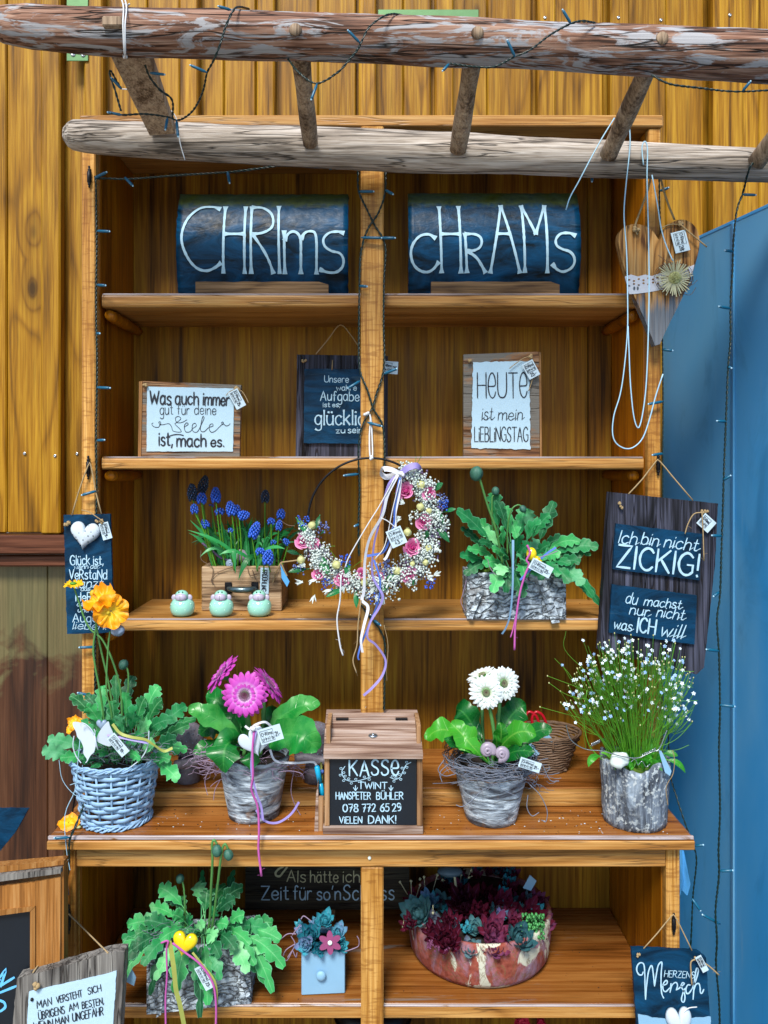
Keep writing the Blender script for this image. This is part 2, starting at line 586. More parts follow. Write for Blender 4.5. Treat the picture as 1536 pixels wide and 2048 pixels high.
M = {}
M['wall'] = wood('larch_cladding', '#4c3006', '#966810', '#c89a2a', 'z', rw=.2, rings=15, rough=0.4, knots=0.9, k=1.0, tonal=0.22, bump=0.7, sharp=.72)
M['wall_low'] = wood('dark_stained_planks', '#2a1409', '#4a2a16', '#6b452b', 'z', rings=9, rough=0.35, knots=0.6, tonal=0.25, sharp=.7, spec=.5, zgreen=.98)
M['cab'] = wood('oiled_oak_edges_x', '#6a4016', '#b27e40', '#d8ac6a', 'x', rw=.22, sharp=.75, rings=7, rough=0.36, k=1.6, tonal=0.2, cracks=0.45)
M['cabz'] = wood('oiled_oak_edges_z', '#7a4a1c', '#b4803a', '#d8a860', 'z', rw=.22, rings=5, rough=0.36, k=1.6, tonal=0.15, fleck=0.5)
M['cabin'] = wood('oiled_oak_sides', '#5e3004', '#9a5a08', '#be7a12', 'z', rings=6, rough=0.38, tonal=0.3)
M['back'] = wood('veneered_back', '#442a08', '#946414', '#c09426', 'z', rings=6, rough=0.5, stripe=0.35, tonal=0.2, sharp=.8, bump=0.2)
M['ledge'] = wood('reddish_brown_ledge', '#2c150c', '#5a3322', '#80503a', 'x', rings=8, rough=0.4, tonal=0.3)
M['top'] = wood('worn_counter_top', '#4e2a0c', '#8c5422', '#b37c40', 'x', rw=.25, sharp=.75, rings=9, rough=0.28, tonal=0.2, spec=.4, grey='#8f7f74', gsc=(16, 2.2), gth=0.64)
M['worn_sheen'] = wood('worn_sheen_wood', '#6d5a52', '#a99a98', '#c9c2c8', 'x', rings=7, rough=0.3, k=1.8, cracks=0.3, grey='#8a6238', gsc=(20, 4), gth=0.6)  # pale edge wood: wear plus the sky sheen put into the colour
M['pewter'] = plain('pewter', '#5f7278', 0.3, 0.85, var=0.3, scale=90, bump=0.4)
M['poleA'] = wood('flaky_red_brown_pole', '#3a261c', '#8c6450', '#bc9a86', 'x', rings=14, rough=0.7, k=1.7, cracks=1.0, grey='#b4b4b8', gsc=(44, 9), gth=0.54, knots=0.9, bump=1.0, sharp=1.3)
M['poleB'] = wood('silvery_pole', '#5c544c', '#a89c90', '#d2cac2', 'x', rings=9, rough=0.7, k=2.0, cracks=0.8, knots=0.9, bump=1.0, sharp=1.3)
M['rung'] = wood('weathered_rung', '#5c4836', '#a08870', '#c8b296', 'z', rings=6, rough=0.7, k=2.0, cracks=0.25, bump=0.8)
M['oldgrey'] = wood('dark_old_board_z', '#101016', '#2c2d38', '#5c5f74', 'z', rings=11, rough=0.65, k=1.8, cracks=0.9, bump=0.9)
M['oldgreyx'] = wood('dark_old_board_x', '#1b1a17', '#35332b', '#54513f', 'x', rings=11, rough=0.65, k=1.8, cracks=0.7, bump=0.9)
M['oldmid'] = wood('weathered_board_z', '#4d4a48', '#7c7975', '#a19e98', 'z', rings=12, rough=0.65, k=1.8, cracks=0.8, bump=0.9)
M['signx'] = wood('sign_board_x', '#4b2f1c', '#8a6240', '#a98b6c', 'x', rings=12, rough=0.55, k=2.2, bump=0.9, grey='#77736c', cracks=0.6)
M['signz'] = wood('sign_board_z', '#5a3a1e', '#93683c', '#b58b5c', 'z', rings=9, rough=0.55, k=2.2, bump=0.7)
M['heart'] = wood('heart_wood', '#5a3614', '#bc8848', '#dcb478', 'z', rings=26, rough=0.5, k=1.7, knots=1.6, cracks=0.8, bump=0.8, lowgrey='#6f8698')
M['boxw'] = wood('drawer_wood', '#5d4630', '#9a7e60', '#c2a888', 'x', rings=10, rough=0.6, k=2.4, bump=0.9, cracks=0.4)
M['kasse'] = wood('cash_box_wood', '#64483c', '#9c8272', '#c6b4aa', 'x', rings=10, rough=0.6, k=2.4, bump=0.8)
M['kassez'] = wood('cash_box_stiles', '#7a5638', '#a87f58', '#c5a27c', 'z', rings=6, rough=0.55, k=2.4, bump=0.6)
M['frame'] = wood('chalkboard_frame', '#6a421e', '#a26c34', '#bb8c55', 'z', rings=5, rough=0.4, k=1.5)
M['strip'] = wood('wooden_strip', '#4a3520', '#7b6040', '#97795a', 'x', rings=8, rough=0.6, k=2.5, bump=0.8)
M['slate'] = slate('roof_slate', '#02121c', '#084a74', 0.36, 0.7)
M['slate2'] = slate('sign_slate', '#041d30', '#0a4266', 0.5)
M['chalk'] = plain('chalk_paint', '#a4c8dc', 0.8, var=0.28, scale=90, bump=0.3)
M['chalkb'] = plain('blue_chalk', '#5fb4ea', 0.8, var=0.08, scale=200)
M['cream'] = plain('cream_paint', '#b5b490', 0.8, var=0.08, scale=200)
M['ink'] = plain('black_ink', '#0e1626', 0.6, var=0.1)
M['inkb'] = plain('blue_ink', '#1c6d92', 0.6, var=0.1)
M['paper'] = plain('handmade_paper', '#a6c4d6', 0.85, var=0.05, scale=90, bump=0.5)
M['tag'] = plain('tag_card', '#b6ccd8', 0.7, var=0.04, scale=80)
M['blackboard'] = plain('blackboard', '#04101c', 0.5, var=0.25, scale=30)
M['twine'] = plain('jute_twine', '#9b8560', 0.9, var=0.25, scale=400, bump=0.6)
M['whitecord'] = plain('white_cord', '#c8ccd0', 0.6, var=0.08, scale=300)
M['bluecord'] = plain('pale_blue_wire', '#9cc4da', 0.4, var=0.08)
M['cable'] = plain('dark_green_cable', '#07231f', 0.35, var=0.2)
M['led'] = plain('green_led_socket', '#0b5674', 0.35, var=0.1)
M['iron'] = plain('black_iron', '#14151a', 0.45, 0.6, var=0.2, scale=120, bump=0.3)
M['steel'] = plain('steel', '#a8b0b6', 0.25, 0.9, var=0.1)
M['bracket'] = plain('green_zinc_bracket', '#5f8457', 0.35, 0.5, var=0.15)
def blue_panel():
    t = NT('blue_panel_paint')
    v = t.coords()
    a = t.noise(t.mp(v, (3, 3, 1.2)), 1.0, 5, 0.5)
    b = t.noise(t.mp(v, (60, 60, 4)), 1.0, 4)
    c = t.mix(t.ramp(a, [(0.35, 0.0), (0.7, 1.0)]), hexc('#3fa4de'), hexc('#80c0e2'))
    c = t.mix(t.ramp(b, [(0.64, 0.0), (0.74, 0.3)]), c, hexc('#8fbfdc'))
    dn = t.noise(t.mp(v, (9, 9, 2.5)), 1.0, 7, 1.0, 0.7)
    c = t.mix(t.ramp(dn, [(0.56, 0.0), (0.7, 0.35)]), c, hexc('#2a5f88'))
    t.color(c)
    t.rough(t.ramp(a, [(0.3, 0.16), (0.7, 0.28)]))
    t.bump(a, 0.05, 0.004)
    tr = t.t.nodes.new('ShaderNodeBsdfTranslucent')
    t.val(t.mix(0.6, c, hexc('#8ad0f8')), tr.inputs[0])
    mx = t.t.nodes.new('ShaderNodeMixShader')
    mx.inputs[0].default_value = 0.45
    t.l(t.b.outputs[0], mx.inputs[1]); t.l(tr.outputs[0], mx.inputs[2])
    t.l(mx.outputs[0], t.out.inputs[0])
    return t.m
M['blue'] = blue_panel()
M['stem'] = plain('green_stem', '#4a8040', 0.5, var=0.2, scale=60)
M['stemd'] = plain('thin_flower_stem', '#4c8a1c', 0.5, var=0.2, scale=60)
M['poppyleaf'] = leafm('poppy_leaf', '#0a5228', '#3fac5e', '#90d498', 0.5, 0.15, 6, 0.35, edge='#7cc09a')
M['poppyleaf2'] = leafm('poppy_leaf_dark', '#084426', '#22864a', '#67ad80', 0.5, 0.12, 6, 0.35, edge='#5fa883')
M['gerbleaf'] = leafm('gerbera_leaf', '#07401a', '#15782c', '#4f9e4c', 0.28, 0.12, 7, 0.35)
M['gerbleaf2'] = leafm('young_gerbera_leaf', '#176a1c', '#45a52c', '#8cc455', 0.32, 0.2, 7, 0.35)
M['strap'] = leafm('muscari_leaf', '#0f4d20', '#2e8f4c', '#4fa566', 0.35, 0.15, 2, 0.2)
M['lance'] = leafm('wreath_leaf', '#0e4526', '#1f7440', '#5aa06c', 0.3, 0.12, 8, 0.3)
M['birch'] = bark('birch_bark', 'birch')
M['bark'] = bark('rough_bark', 'rough')
M['birch2'] = bark('cracked_birch_bark', 'cracked')
M['terra'] = terracotta()
M['soil'] = plain('dark_soil', '#1c130d', 0.95, var=0.4, scale=150, bump=0.8)
M['moss'] = plain('moss', '#4d6a18', 0.95, var=0.5, scale=220, bump=0.9)
def petalm(name, base, tip, inner):
    t = NT(name)
    uvn = t.t.nodes.new('ShaderNodeUVMap')
    sp = t.t.nodes.new('ShaderNodeSeparateXYZ')
    t.l(uvn.outputs[0], sp.inputs[0])
    c = t.ramp(sp.outputs[1], [(0.22, hexc(inner)), (0.62, hexc(base)), (1.0, hexc(tip))])
    st = t.math('PINGPONG', t.math('MULTIPLY', sp.outputs[0], 3.0), 1.0)
    c = t.mix(t.math('MULTIPLY', t.math('POWER', st, 3.0), 0.25), c, hexc(tip))
    t.color(c)
    t.rough(0.5)
    tr = t.t.nodes.new('ShaderNodeBsdfTranslucent')
    t.val(c, tr.inputs[0])
    mx = t.t.nodes.new('ShaderNodeMixShader')
    mx.inputs[0].default_value = 0.25
    t.l(t.b.outputs[0], mx.inputs[1]); t.l(tr.outputs[0], mx.inputs[2])
    t.l(mx.outputs[0], t.out.inputs[0])
    return t.m
M['pinkpetal'] = petalm('pink_petal', '#cc54c6', '#c23eae', '#ece0f4')
M['whitepetal'] = petalm('white_petal', '#dfe8e6', '#e4eef0', '#cfdcc0')
M['orangepetal'] = petalm('orange_petal', '#f7b304', '#f29a06', '#f0cc20')
M['yellowpetal'] = petalm('yellow_petal', '#e8c414', '#e6b010', '#cfc41a')
M['rose'] = petalm('rose_petal', '#da62a6', '#ec9cc6', '#b83080')
M['centre'] = plain('gerbera_centre', '#4a1f2c', 0.8, var=0.4, scale=300, bump=0.8)
M['disk'] = plain('gerbera_disk_florets', '#93507e', 0.8, var=0.35, scale=300, bump=0.8)
M['muscari'] = plain('muscari_blue', '#2255c0', 0.45, var=0.35, scale=120)
M['muscarid'] = plain('muscari_spent', '#1d3450', 0.5, var=0.35, scale=120)
M['wicker'] = plain('grey_blue_wicker', '#86aacb', 0.65, var=0.35, scale=70, bump=0.5)
M['wickerb'] = plain('brown_wicker', '#6a5442', 0.65, var=0.3, scale=70, bump=0.5)
M['lilactwine'] = plain('lilac_grey_twine', '#8a7890', 0.7, var=0.3, scale=90)
M['greytwine'] = plain('grey_blue_root_fibre', '#6c7484', 0.7, var=0.4, scale=60)
M['mint'] = plain('mint_glaze', '#8fcbb8', 0.12, var=0.05, bump=0, coat=0.6)
M['muzzle'] = plain('lilac_white_glaze', '#a9a3b8', 0.3, var=0.05, bump=0)
M['whitedot'] = plain('white_dots', '#dcebe6', 0.3, var=0.02, bump=0)
M['whitepaint'] = plain('white_enamel', '#bccad6', 0.35, var=0.04, bump=0.05)
M['lace'] = plain('white_lace', '#cfd2da', 0.8, var=0.08, scale=300, bump=0.4)
M['lilac'] = plain('lilac_ribbon', '#8c80c0', 0.5, var=0.12, scale=40)
M['blueribbon'] = plain('blue_ribbon', '#4b6fc4', 0.5, var=0.12, scale=40)
M['yelribbon'] = plain('yellow_green_organza', '#98a04e', 0.5, var=0.15, scale=60)
M['pinkcord'] = plain('pink_wool_cord', '#b0529c', 0.8, var=0.15, scale=300)
M['yellow'] = plain('yellow_glaze', '#e0c812', 0.2, var=0.05, bump=0, coat=0.5)
M['gyp'] = plain('dried_white_blossom', '#c4d0cc', 0.8, var=0.15, scale=200)
M['pod'] = plain('pale_green_seed_pod', '#b3b57a', 0.5, var=0.2, scale=60)
M['hydr'] = plain('dusty_blue_blossom', '#5a6aa0', 0.7, var=0.3, scale=90)
M['purple'] = plain('violet_grey_blossom', '#6d5c80', 0.7, var=0.3, scale=90)
M['shell'] = plain('snail_shell', '#94899a', 0.35, var=0.2, scale=40)
M['shellb'] = plain('blue_grey_shell', '#7b8fa6', 0.35, var=0.2, scale=40)
M['bluepot'] = plain('pale_blue_wash', '#7ea9c8', 0.55, var=0.14, scale=14, bump=0.3)
M['semp'] = leafm('red_houseleek', '#20060f', '#641c32', '#7c4a72', 0.3, 0.05, 1, 0.5)
M['sempg'] = leafm('blue_green_houseleek', '#24505a', '#54858a', '#7a6a8a', 0.35, 0.05, 1, 0.25)
M['sempb'] = leafm('teal_houseleek', '#145a6c', '#3a9cae', '#8a6aa8', 0.35, 0.05, 1, 0.35)
M['sedum'] = plain('bright_sedum', '#3f8a4a', 0.5, var=0.4, scale=120, bump=0.6)
M['bud'] = plain('poppy_bud', '#2f5f50', 0.6, var=0.3, scale=150, bump=0.6)
M['anther'] = plain('yellow_anthers', '#b8a21c', 0.7, var=0.2)
M['grey'] = plain('grey_speckled_ceramic', '#6d6a76', 0.5, var=0.5, scale=160, bump=1.0)
M['violetfelt'] = plain('violet_felt', '#8a3f6c', 0.8, var=0.1, scale=200)
M['red'] = plain('red_plastic', '#a80c22', 0.3, var=0.1, bump=0)
M['redpink'] = plain('geranium_red', '#c40f38', 0.6, var=0.15)
M['cyanpen'] = plain('cyan_pen_plastic', '#149fce', 0.25, var=0.04, bump=0)
M['bluesheet'] = plain('pale_blue_sheet', '#4d9ad6', 0.4, var=0.08)
M['black'] = plain('black_plastic', '#050608', 0.4, var=0.2)
M['starw'] = plain('white_star_petals', '#cfe0ea', 0.5, var=0.04, bump=0)
M['starb'] = plain('pale_blue_star_petals', '#8fb4e4', 0.5, var=0.06, bump=0)
M['bellrim'] = plain('pale_blue_bell_rims', '#9cb8ee', 0.5, var=0.05, bump=0)
M['diskg'] = plain('green_grey_disk_florets', '#7d8464', 0.8, var=0.4, scale=300, bump=0.8)
# ------------------------------------------------------------------ hand lettering: a stroke alphabet
# cap height 10, x-height 6.5, descender -3.5; '~' marks a smooth stroke
G = {
'A': (7, "0,0 3.5,10 7,0;1.3,3.6 5.7,3.6"), 'B': (6, "0,0 0,10;~0,10 3.6,9.8 5,7.8 3.8,5.7 0,5.3;~0,5.3 4.2,5 5.8,2.8 4.2,.3 0,0"),
'C': (6.6, "~6.4,8.3 5,9.7 3,9.9 .9,8.2 0,5 .9,1.8 3,.1 5,.3 6.5,1.7"), 'D': (7, "0,0 0,10;~0,10 3.6,9.7 6.2,7.8 6.8,5 6.2,2.2 3.6,.3 0,0"),
'E': (5.4, "5.2,10 0,10 0,0 5.4,0;0,5.2 4.4,5.2"), 'F': (5.2, "5.2,10 0,10 0,0;0,5.2 4.2,5.2"),
'G': (7.2, "~6.6,8.3 5,9.7 3.2,9.9 1,8.2 0,5 1,1.8 3.2,.1 5.4,.3 7,1.6;7,1.5 7,4.7 4.4,4.7"),
'H': (6.5, "0,0 0,10;6.5,0 6.5,10;0,5 6.5,5"), 'I': (0.4, "0.2,0 0.2,10"), 'J': (4.5, "~4.3,10 4.3,2.5 3,.2 1,.3 0,2"),
'K': (6.3, "0,0 0,10;6,10 0,4.3;1.8,5.8 6.3,0"), 'L': (5, "0,10 0,0 5,0"), 'M': (8.4, "0,0 .4,10 4.2,3 8,10 8.4,0"),
'N': (6.8, "0,0 0,10 6.8,0 6.8,10"), 'O': (7.4, "~3.7,10 1,8.4 0,5 1,1.6 3.7,0 6.4,1.6 7.4,5 6.4,8.4 3.7,10"),
'P': (5.6, "0,0 0,10;~0,10 4,9.7 5.6,7.4 4,5 0,4.7"), 'Q': (7.4, "~3.7,10 1,8.4 0,5 1,1.6 3.7,0 6.4,1.6 7.4,5 6.4,8.4 3.7,10;4.6,2.6 7.4,-.6"),
'R': (6.2, "0,0 0,10;~0,10 4,9.7 5.6,7.5 4,5.2 0,4.9;2.4,4.9 6.2,0"), 'S': (5.8, "~5.4,8.6 4.3,9.8 2.4,9.9 .7,8.6 .6,6.7 2.4,5.4 4.2,4.5 5.4,2.9 4.8,.9 2.8,0 .9,.3 0,1.7"),
'T': (6.6, "0,10 6.6,10;3.3,10 3.3,0"), 'U': (6.6, "~0,10 0,3.2 1.2,.6 3.3,0 5.4,.6 6.6,3.2 6.6,10"), 'V': (6.8, "0,10 3.4,0 6.8,10"),
'W': (9.6, "0,10 2.4,0 4.8,8 7.2,0 9.6,10"), 'X': (6.4, "0,0 6.4,10;0,10 6.4,0"), 'Y': (6.4, "0,10 3.2,5 6.4,10;3.2,5 3.2,0"), 'Z': (6.4, "0,10 6.4,10 0,0 6.4,0"),
'a': (5.4, "~4.8,5.4 3.4,6.5 1.6,6.3 .3,4.8 0,3 .5,1 2,0 3.6,.5 4.8,2.2;4.9,6.4 4.9,1 5.6,0"),
'b': (5.4, "0,10 0,0;~0,2.2 1,.5 2.8,0 4.8,1.2 5.4,3.4 4.6,5.6 2.8,6.5 .9,5.8 0,4.2"), 'c': (4.8, "~4.7,5.4 3.4,6.4 1.8,6.2 .4,5 0,3.2 .5,1.2 2,.05 3.6,.2 4.8,1.3"),
'd': (5.4, "~5.2,4.4 4,6.2 2.2,6.5 .5,5.2 0,3 .6,1 2.2,0 4,.6 5.2,2.2;5.3,10 5.3,0"), 'e': (5, "~0.2,3.2 4.8,3.5 4.4,5.6 2.7,6.5 .8,5.4 0,3.2 .7,1 2.4,0 4,.4 5,1.5"),
'f': (4, "~4,9.2 3,10 1.8,9.4 1.5,7.5 1.5,0;0,6 3.4,6"), 'g': (5.2, "~5,5.2 3.6,6.5 1.7,6.3 .4,4.9 .1,3 .8,1.1 2.4,.3 4,.9 5,2.6;~5.1,6.4 5.1,-1.5 4.2,-3.4 2.2,-3.7 .4,-2.8"),
'h': (5, "0,10 0,0;~0,3.8 1.2,5.9 3,6.5 4.6,5.4 4.9,3.4 4.9,0"), 'i': (0.6, "0.3,6.4 0.3,0;0.2,8.6 .45,9.1"), 'j': (2, "~1.8,6.4 1.8,-2 .8,-3.5 -.4,-3.2;1.7,8.6 1.9,9.1"),
'k': (4.8, "0,10 0,0;4.5,6.4 0,2.6;1.4,3.7 4.8,0"), 'l': (0.6, "0.3,10 0.3,0"),
'm': (8.6, "0,6.4 0,0;~0,4 1.1,5.9 2.6,6.4 3.9,5.5 4.2,3.6 4.2,0;~4.2,4 5.3,5.9 6.9,6.4 8.2,5.5 8.5,3.6 8.5,0"),
'n': (4.9, "0,6.4 0,0;~0,4 1.2,5.9 2.9,6.5 4.5,5.4 4.8,3.4 4.8,0"), 'o': (5.4, "~2.7,6.5 .7,5.4 0,3.2 .7,1 2.7,0 4.7,1 5.4,3.2 4.7,5.4 2.7,6.5"),
'p': (5.4, "0,6.4 0,-3.5;~0,2.2 1,.5 2.8,0 4.8,1.2 5.4,3.4 4.6,5.6 2.8,6.5 .9,5.8 0,4.2"), 'q': (5.4, "~5.2,4.4 4,6.2 2.2,6.5 .5,5.2 0,3 .6,1 2.2,0 4,.6 5.2,2.2;5.3,6.4 5.3,-3.5"),
'r': (3.6, "0,6.4 0,0;~0,3.8 .9,5.6 2.2,6.4 3.6,6.1"), 's': (4.4, "~4.2,5.5 3,6.4 1.4,6.3 .4,5.2 .9,4 2.3,3.3 3.8,2.6 4.3,1.4 3.5,.3 1.8,0 0,.9"),
't': (3.8, "~1.6,9.4 1.6,1.6 2.2,.3 3.8,.3;0,6.4 3.5,6.4"), 'u': (5, "~0,6.4 0,2.4 .9,.5 2.3,0 4,.8 4.9,2.6;4.9,6.4 4.9,0"), 'v': (4.8, "0,6.4 2.4,0 4.8,6.4"),
'w': (7.2, "0,6.4 1.8,0 3.6,5.2 5.4,0 7.2,6.4"), 'x': (4.6, "0,0 4.6,6.4;0,6.4 4.6,0"), 'y': (4.8, "0,6.4 2.5,.6;~4.8,6.4 2.2,-1 .8,-3 -.4,-3.2"), 'z': (4.6, "0,6.4 4.6,6.4 0,0 4.6,0"),
'0': (6, "~3,10 .8,8.4 0,5 .8,1.6 3,0 5.2,1.6 6,5 5.2,8.4 3,10"), '1': (2.4, "0,8 2.2,10 2.2,0"), '2': (5.4, "~.2,8 1.2,9.6 3,10 4.8,8.8 4.9,6.8 3.4,4 0,0;0,0 5.4,0"),
'3': (5, "~.3,9 2,10 4,9.4 4.6,7.6 3.6,5.8 1.8,5.3;~1.8,5.3 4,4.8 5,2.9 4,.7 2,0 0,.9"), '4': (5.6, "3.6,10 0,3.2 5.6,3.2;4,6 4,0"),
'5': (5.2, "5,10 1,10 .5,5.8;~.5,5.8 2.6,6.4 4.7,5.2 5.2,3 4.2,.8 2,0 0,.8"), '6': (5.4, "~4.6,10 2,7.6 .3,4.6 .1,2 1.6,.1 3.8,.1 5.3,1.8 5,4.2 3,5.4 .8,4.4"),
'7': (5.2, "0,10 5.2,10 2,0;1.6,5.2 5,5.2"), '8': (5.4, "~2.7,5.3 .6,7 .8,9.2 2.7,10 4.6,9.2 4.8,7 2.7,5.3 .3,3.4 .2,1.2 2.7,0 5.2,1.2 5.1,3.4 2.7,5.3"),
'9': (5.2, "~4.9,7.4 3.4,5 1.4,5 .1,6.8 .5,9 2.4,10 4.4,9.2 5,7.2 4.9,3 3.6,.5 1,.2"),
'!': (0.8, "0.4,10 0.4,3;0.3,.4 .5,0"), '.': (0.6, "0.1,.5 .5,0"), ',': (1, "0.8,.8 0,-1.6"), "'": (1, "0.9,11 0.2,8.4"), '-': (4, "0,3.6 4,3.6"), '/': (0, "0,0 0,.01"),
}
def _umlaut(base, xo, y):
    w, s = G[base]
    return (w, s + ";%g,%g %g,%g;%g,%g %g,%g" % (w * .25, y, w * .25 + .15, y + .6, w * .75, y, w * .75 + .15, y + .6))
for up, lo in (('Ä', 'A'), ('Ö', 'O'), ('Ü', 'U')):
    G[up] = _umlaut(lo, 0, 11.6)
for up, lo in (('ä', 'a'), ('ö', 'o'), ('ü', 'u')):
    G[up] = _umlaut(lo, 0, 8.4)
# small e written large, as on several signs
G['€'] = (5.6, "~0.2,4.6 5.2,5 4.9,8.4 3,10 1,8.6 0,5 .8,1.6 2.8,0 4.6,.6 5.6,2.4")

_layer = [0]
def stroke2d(mb, pts, w, Y, surf=None, flare=0.0, step=7.0):
    """pts in photo pixels (Vector 2D), painted on the surface at depth Y."""
    if len(pts) == 2 or step:
        pts = resample(pts, step)
    if len(pts) < 2:
        return
    _layer[0] = (_layer[0] + 1) % 6
    off = 0.0007 + 0.00013 * _layer[0]
    m = len(pts)
    t0 = (pts[1] - pts[0]).normalized(); t1 = (pts[-1] - pts[-2]).normalized()
    pts = [pts[0] - t0 * w * .35] + pts[1:-1] + [pts[-1] + t1 * w * .35]
    tot = sum((b - a).length for a, b in zip(pts, pts[1:]))
    vs, L = [], 0
    for i, p in enumerate(pts):
        t = (pts[min(i + 1, m - 1)] - pts[max(i - 1, 0)])
        if t.length < 1e-6:
            t = t0.copy()
        t.normalize()
        if i:
            L += (p - pts[i - 1]).length
        ww = w * 0.5 * (1 + 0.30 * mnoise.noise(Vector((p.x * .16, p.y * .16, 3.3))))
        if flare:
            e = min(L, tot - L)
            if e < w * 2.2:
                ww *= 1 + flare * (1 - e / (w * 2.2))
        elif i in (0, m - 1):
            ww *= 0.75
        n = Vector((-t.y, t.x))
        for sg in (-1, 1):
            q = p + n * (ww * sg)
            v = P(q.x, q.y, Y)
            if surf:
                v = surf(v)
            vs.append(v + Vector((0, -off, 0)))
    mb.add(vs, [(2 * i, 2 * i + 1, 2 * i + 3, 2 * i + 2) for i in range(m - 1)], False)

def text(mb, s, a, b, cap, w, Y, slant=0.0, surf=None, flare=0.0, wob=0.25, gap=1.9, join=False):
    """writes s so that its baseline runs from photo point a to photo point b."""
    a, b = Vector(a), Vector(b)
    adv = 0
    for ch in s:
        adv += 3.6 if ch == ' ' else G[ch][0] + gap
    adv -= gap
    d = b - a
    ln = d.length
    d.normalize()
    up = Vector((d.y, -d.x))
    xs, ys = ln / adv, cap / 10.0
    x = 0
    rs = random.Random(hash(s) % 1000 if False else sum(ord(c) for c in s))
    for ch in s:
        if ch == ' ':
            x += 3.6
            continue
        gw, st = G[ch]
        dy = rs.uniform(-wob, wob)
        for sk in st.split(';'):
            sm = sk.startswith('~')
            pts = [tuple(float(q) for q in pr.split(',')) for pr in sk.lstrip('~').split()]
            pts = [a + d * ((x + px) * xs + slant * py * ys) + up * ((py + dy) * ys) for px, py in pts]
            if sm:
                pts = catmull(pts, 5)
            stroke2d(mb, pts, w, Y, surf, flare, step=max(4.0, w * 2))
        if join and ch.islower():
            q0 = a + d * ((x + gw - .3) * xs) + up * (0.3 * ys)
            q1 = a + d * ((x + gw + gap + .4) * xs + slant * 2.4 * ys) + up * (2.4 * ys)
            stroke2d(mb, [q0, q1], w * .7, Y, surf, 0, step=9)
        x += gw + gap

def trace(mb, strokes, org, k, w, Y, surf=None, flare=0.0):
    """strokes: 'x,y x,y;~x,y ...' in the units of a picture enlarged 1/k from photo point org."""
    for sk in strokes.split(';'):
        sm = sk.startswith('~')
        pts = [Vector((org[0] + float(pr.split(',')[0]) * k, org[1] + float(pr.split(',')[1]) * k)) for pr in sk.lstrip('~').split()]
        if sm:
            pts = catmull(pts, 6)
        stroke2d(mb, pts, w, Y, surf, flare, step=6)

def rot2(p, c, a):
    x, y = p[0] - c[0], p[1] - c[1]
    return (c[0] + x * math.cos(a) - y * math.sin(a), c[1] + x * math.sin(a) + y * math.cos(a))

def price_tag(parent, c, ang, w, h, Y, price, k=1.0, portrait=False):
    """a card with the two-line shop mark in a frame and a handwritten price; ang turns it in the plane (degrees, clockwise)."""
    A = R(ang)
    q = lambda x, y: rot2((c[0] + x, c[1] + y), c, A)
    b = MB()
    b.pxprism([q(-w / 2, -h / 2), q(w / 2, -h / 2), q(w / 2, h / 2), q(-w / 2, h / 2)], Y, 0.0008)
    t = b.part('price_tag', M['tag'], parent)
    L = MB()
    if portrait:
        fx0, fx1, fy0, fy1 = -w * .38, w * .38, -h * .40, h * .12
        pr = ((-w * .25, h * .38), (w * .25, h * .38))
    else:
        fx0, fx1, fy0, fy1 = -w * .42, w * .14, -h * .36, h * .36
        pr = ((w * .2, h * .18), (w * .42, h * .18))
    lw = 0.9
    for u, v in (((fx0, fy0), (fx1, fy0)), ((fx1, fy0), (fx1, fy1)), ((fx1, fy1), (fx0, fy1)), ((fx0, fy1), (fx0, fy0))):
        stroke2d(L, [Vector(q(*u)), Vector(q(*v))], lw, Y, None, 0, 20)
    fh = (fy1 - fy0)
    text(L, 'CHRIms', q(fx0 + w * .04, fy0 + fh * .45), q(fx1 - w * .04, fy0 + fh * .45), fh * .3, lw, Y)
    text(L, 'cHrAMs', q(fx0 + w * .04, fy0 + fh * .88), q(fx1 - w * .04, fy0 + fh * .88), fh * .3, lw, Y)
    text(L, price, q(*pr[0]), q(*pr[1]), h * .2 if portrait else h * .28, 1.2, Y)
    L.part('lettering', M['ink'], t)
    return t

def knot(parent, c, Y, r=4, mt='twine'):
    b = MB()
    for i in range(3):
        b.ball(P(c[0] + rnd(-r * .7, r * .7), c[1] + rnd(-r * .6, r * .6), Y - 0.003), r * .7 * sc_(Y), 7, 5, warp=.5)
    b.part('knot', M[mt], parent)

def cord(parent, pts, Y, r=1.6, mt='twine', name='string', sub=5, world=False, fuzz=0):
    q = PP(pts, Y)
    if len(q) > 2:
        q = catmull(q, sub)
    else:
        q = resample(q, 0.012)
    b = MB()
    k = sc_(Y if Y is not None else pts[0][2])
    b.tube(q, r * k, 5)
    for i in range(fuzz):
        p = random.choice(q)
        d = Vector((rnd(-1, 1), rnd(-1, 0), rnd(-1, 1))) * 0.008
        b.tube([p, p + d * .5 + Vector((0, 0, .001)), p + d], 0.0002, 3)
    return b.part(name, M[mt], parent)
# ================================================================== GROUND
def ground_mat():
    t = NT('gravel_paving')
    v = t.coords(False)
    a = t.voro(v, 38)
    b = t.noise(v, 3, 5)
    t.color(t.mix(b, hexc('#6d675e'), hexc('#928a7c')))
    t.rough(0.9)
    t.bump(a, 0.6, 0.01)
    return t.m
b = MB()
b.add([(-60, -60, 0), (60, -60, 0), (60, 60, 0), (-60, 60, 0)], [(0, 1, 2, 3)], False)
g = bpy.data.objects.new('ground', b.mesh('ground', ground_mat()))
COL.objects.link(g)
g['kind'] = 'structure'
g['label'] = 'grey gravel ground in front of the wooden house wall'

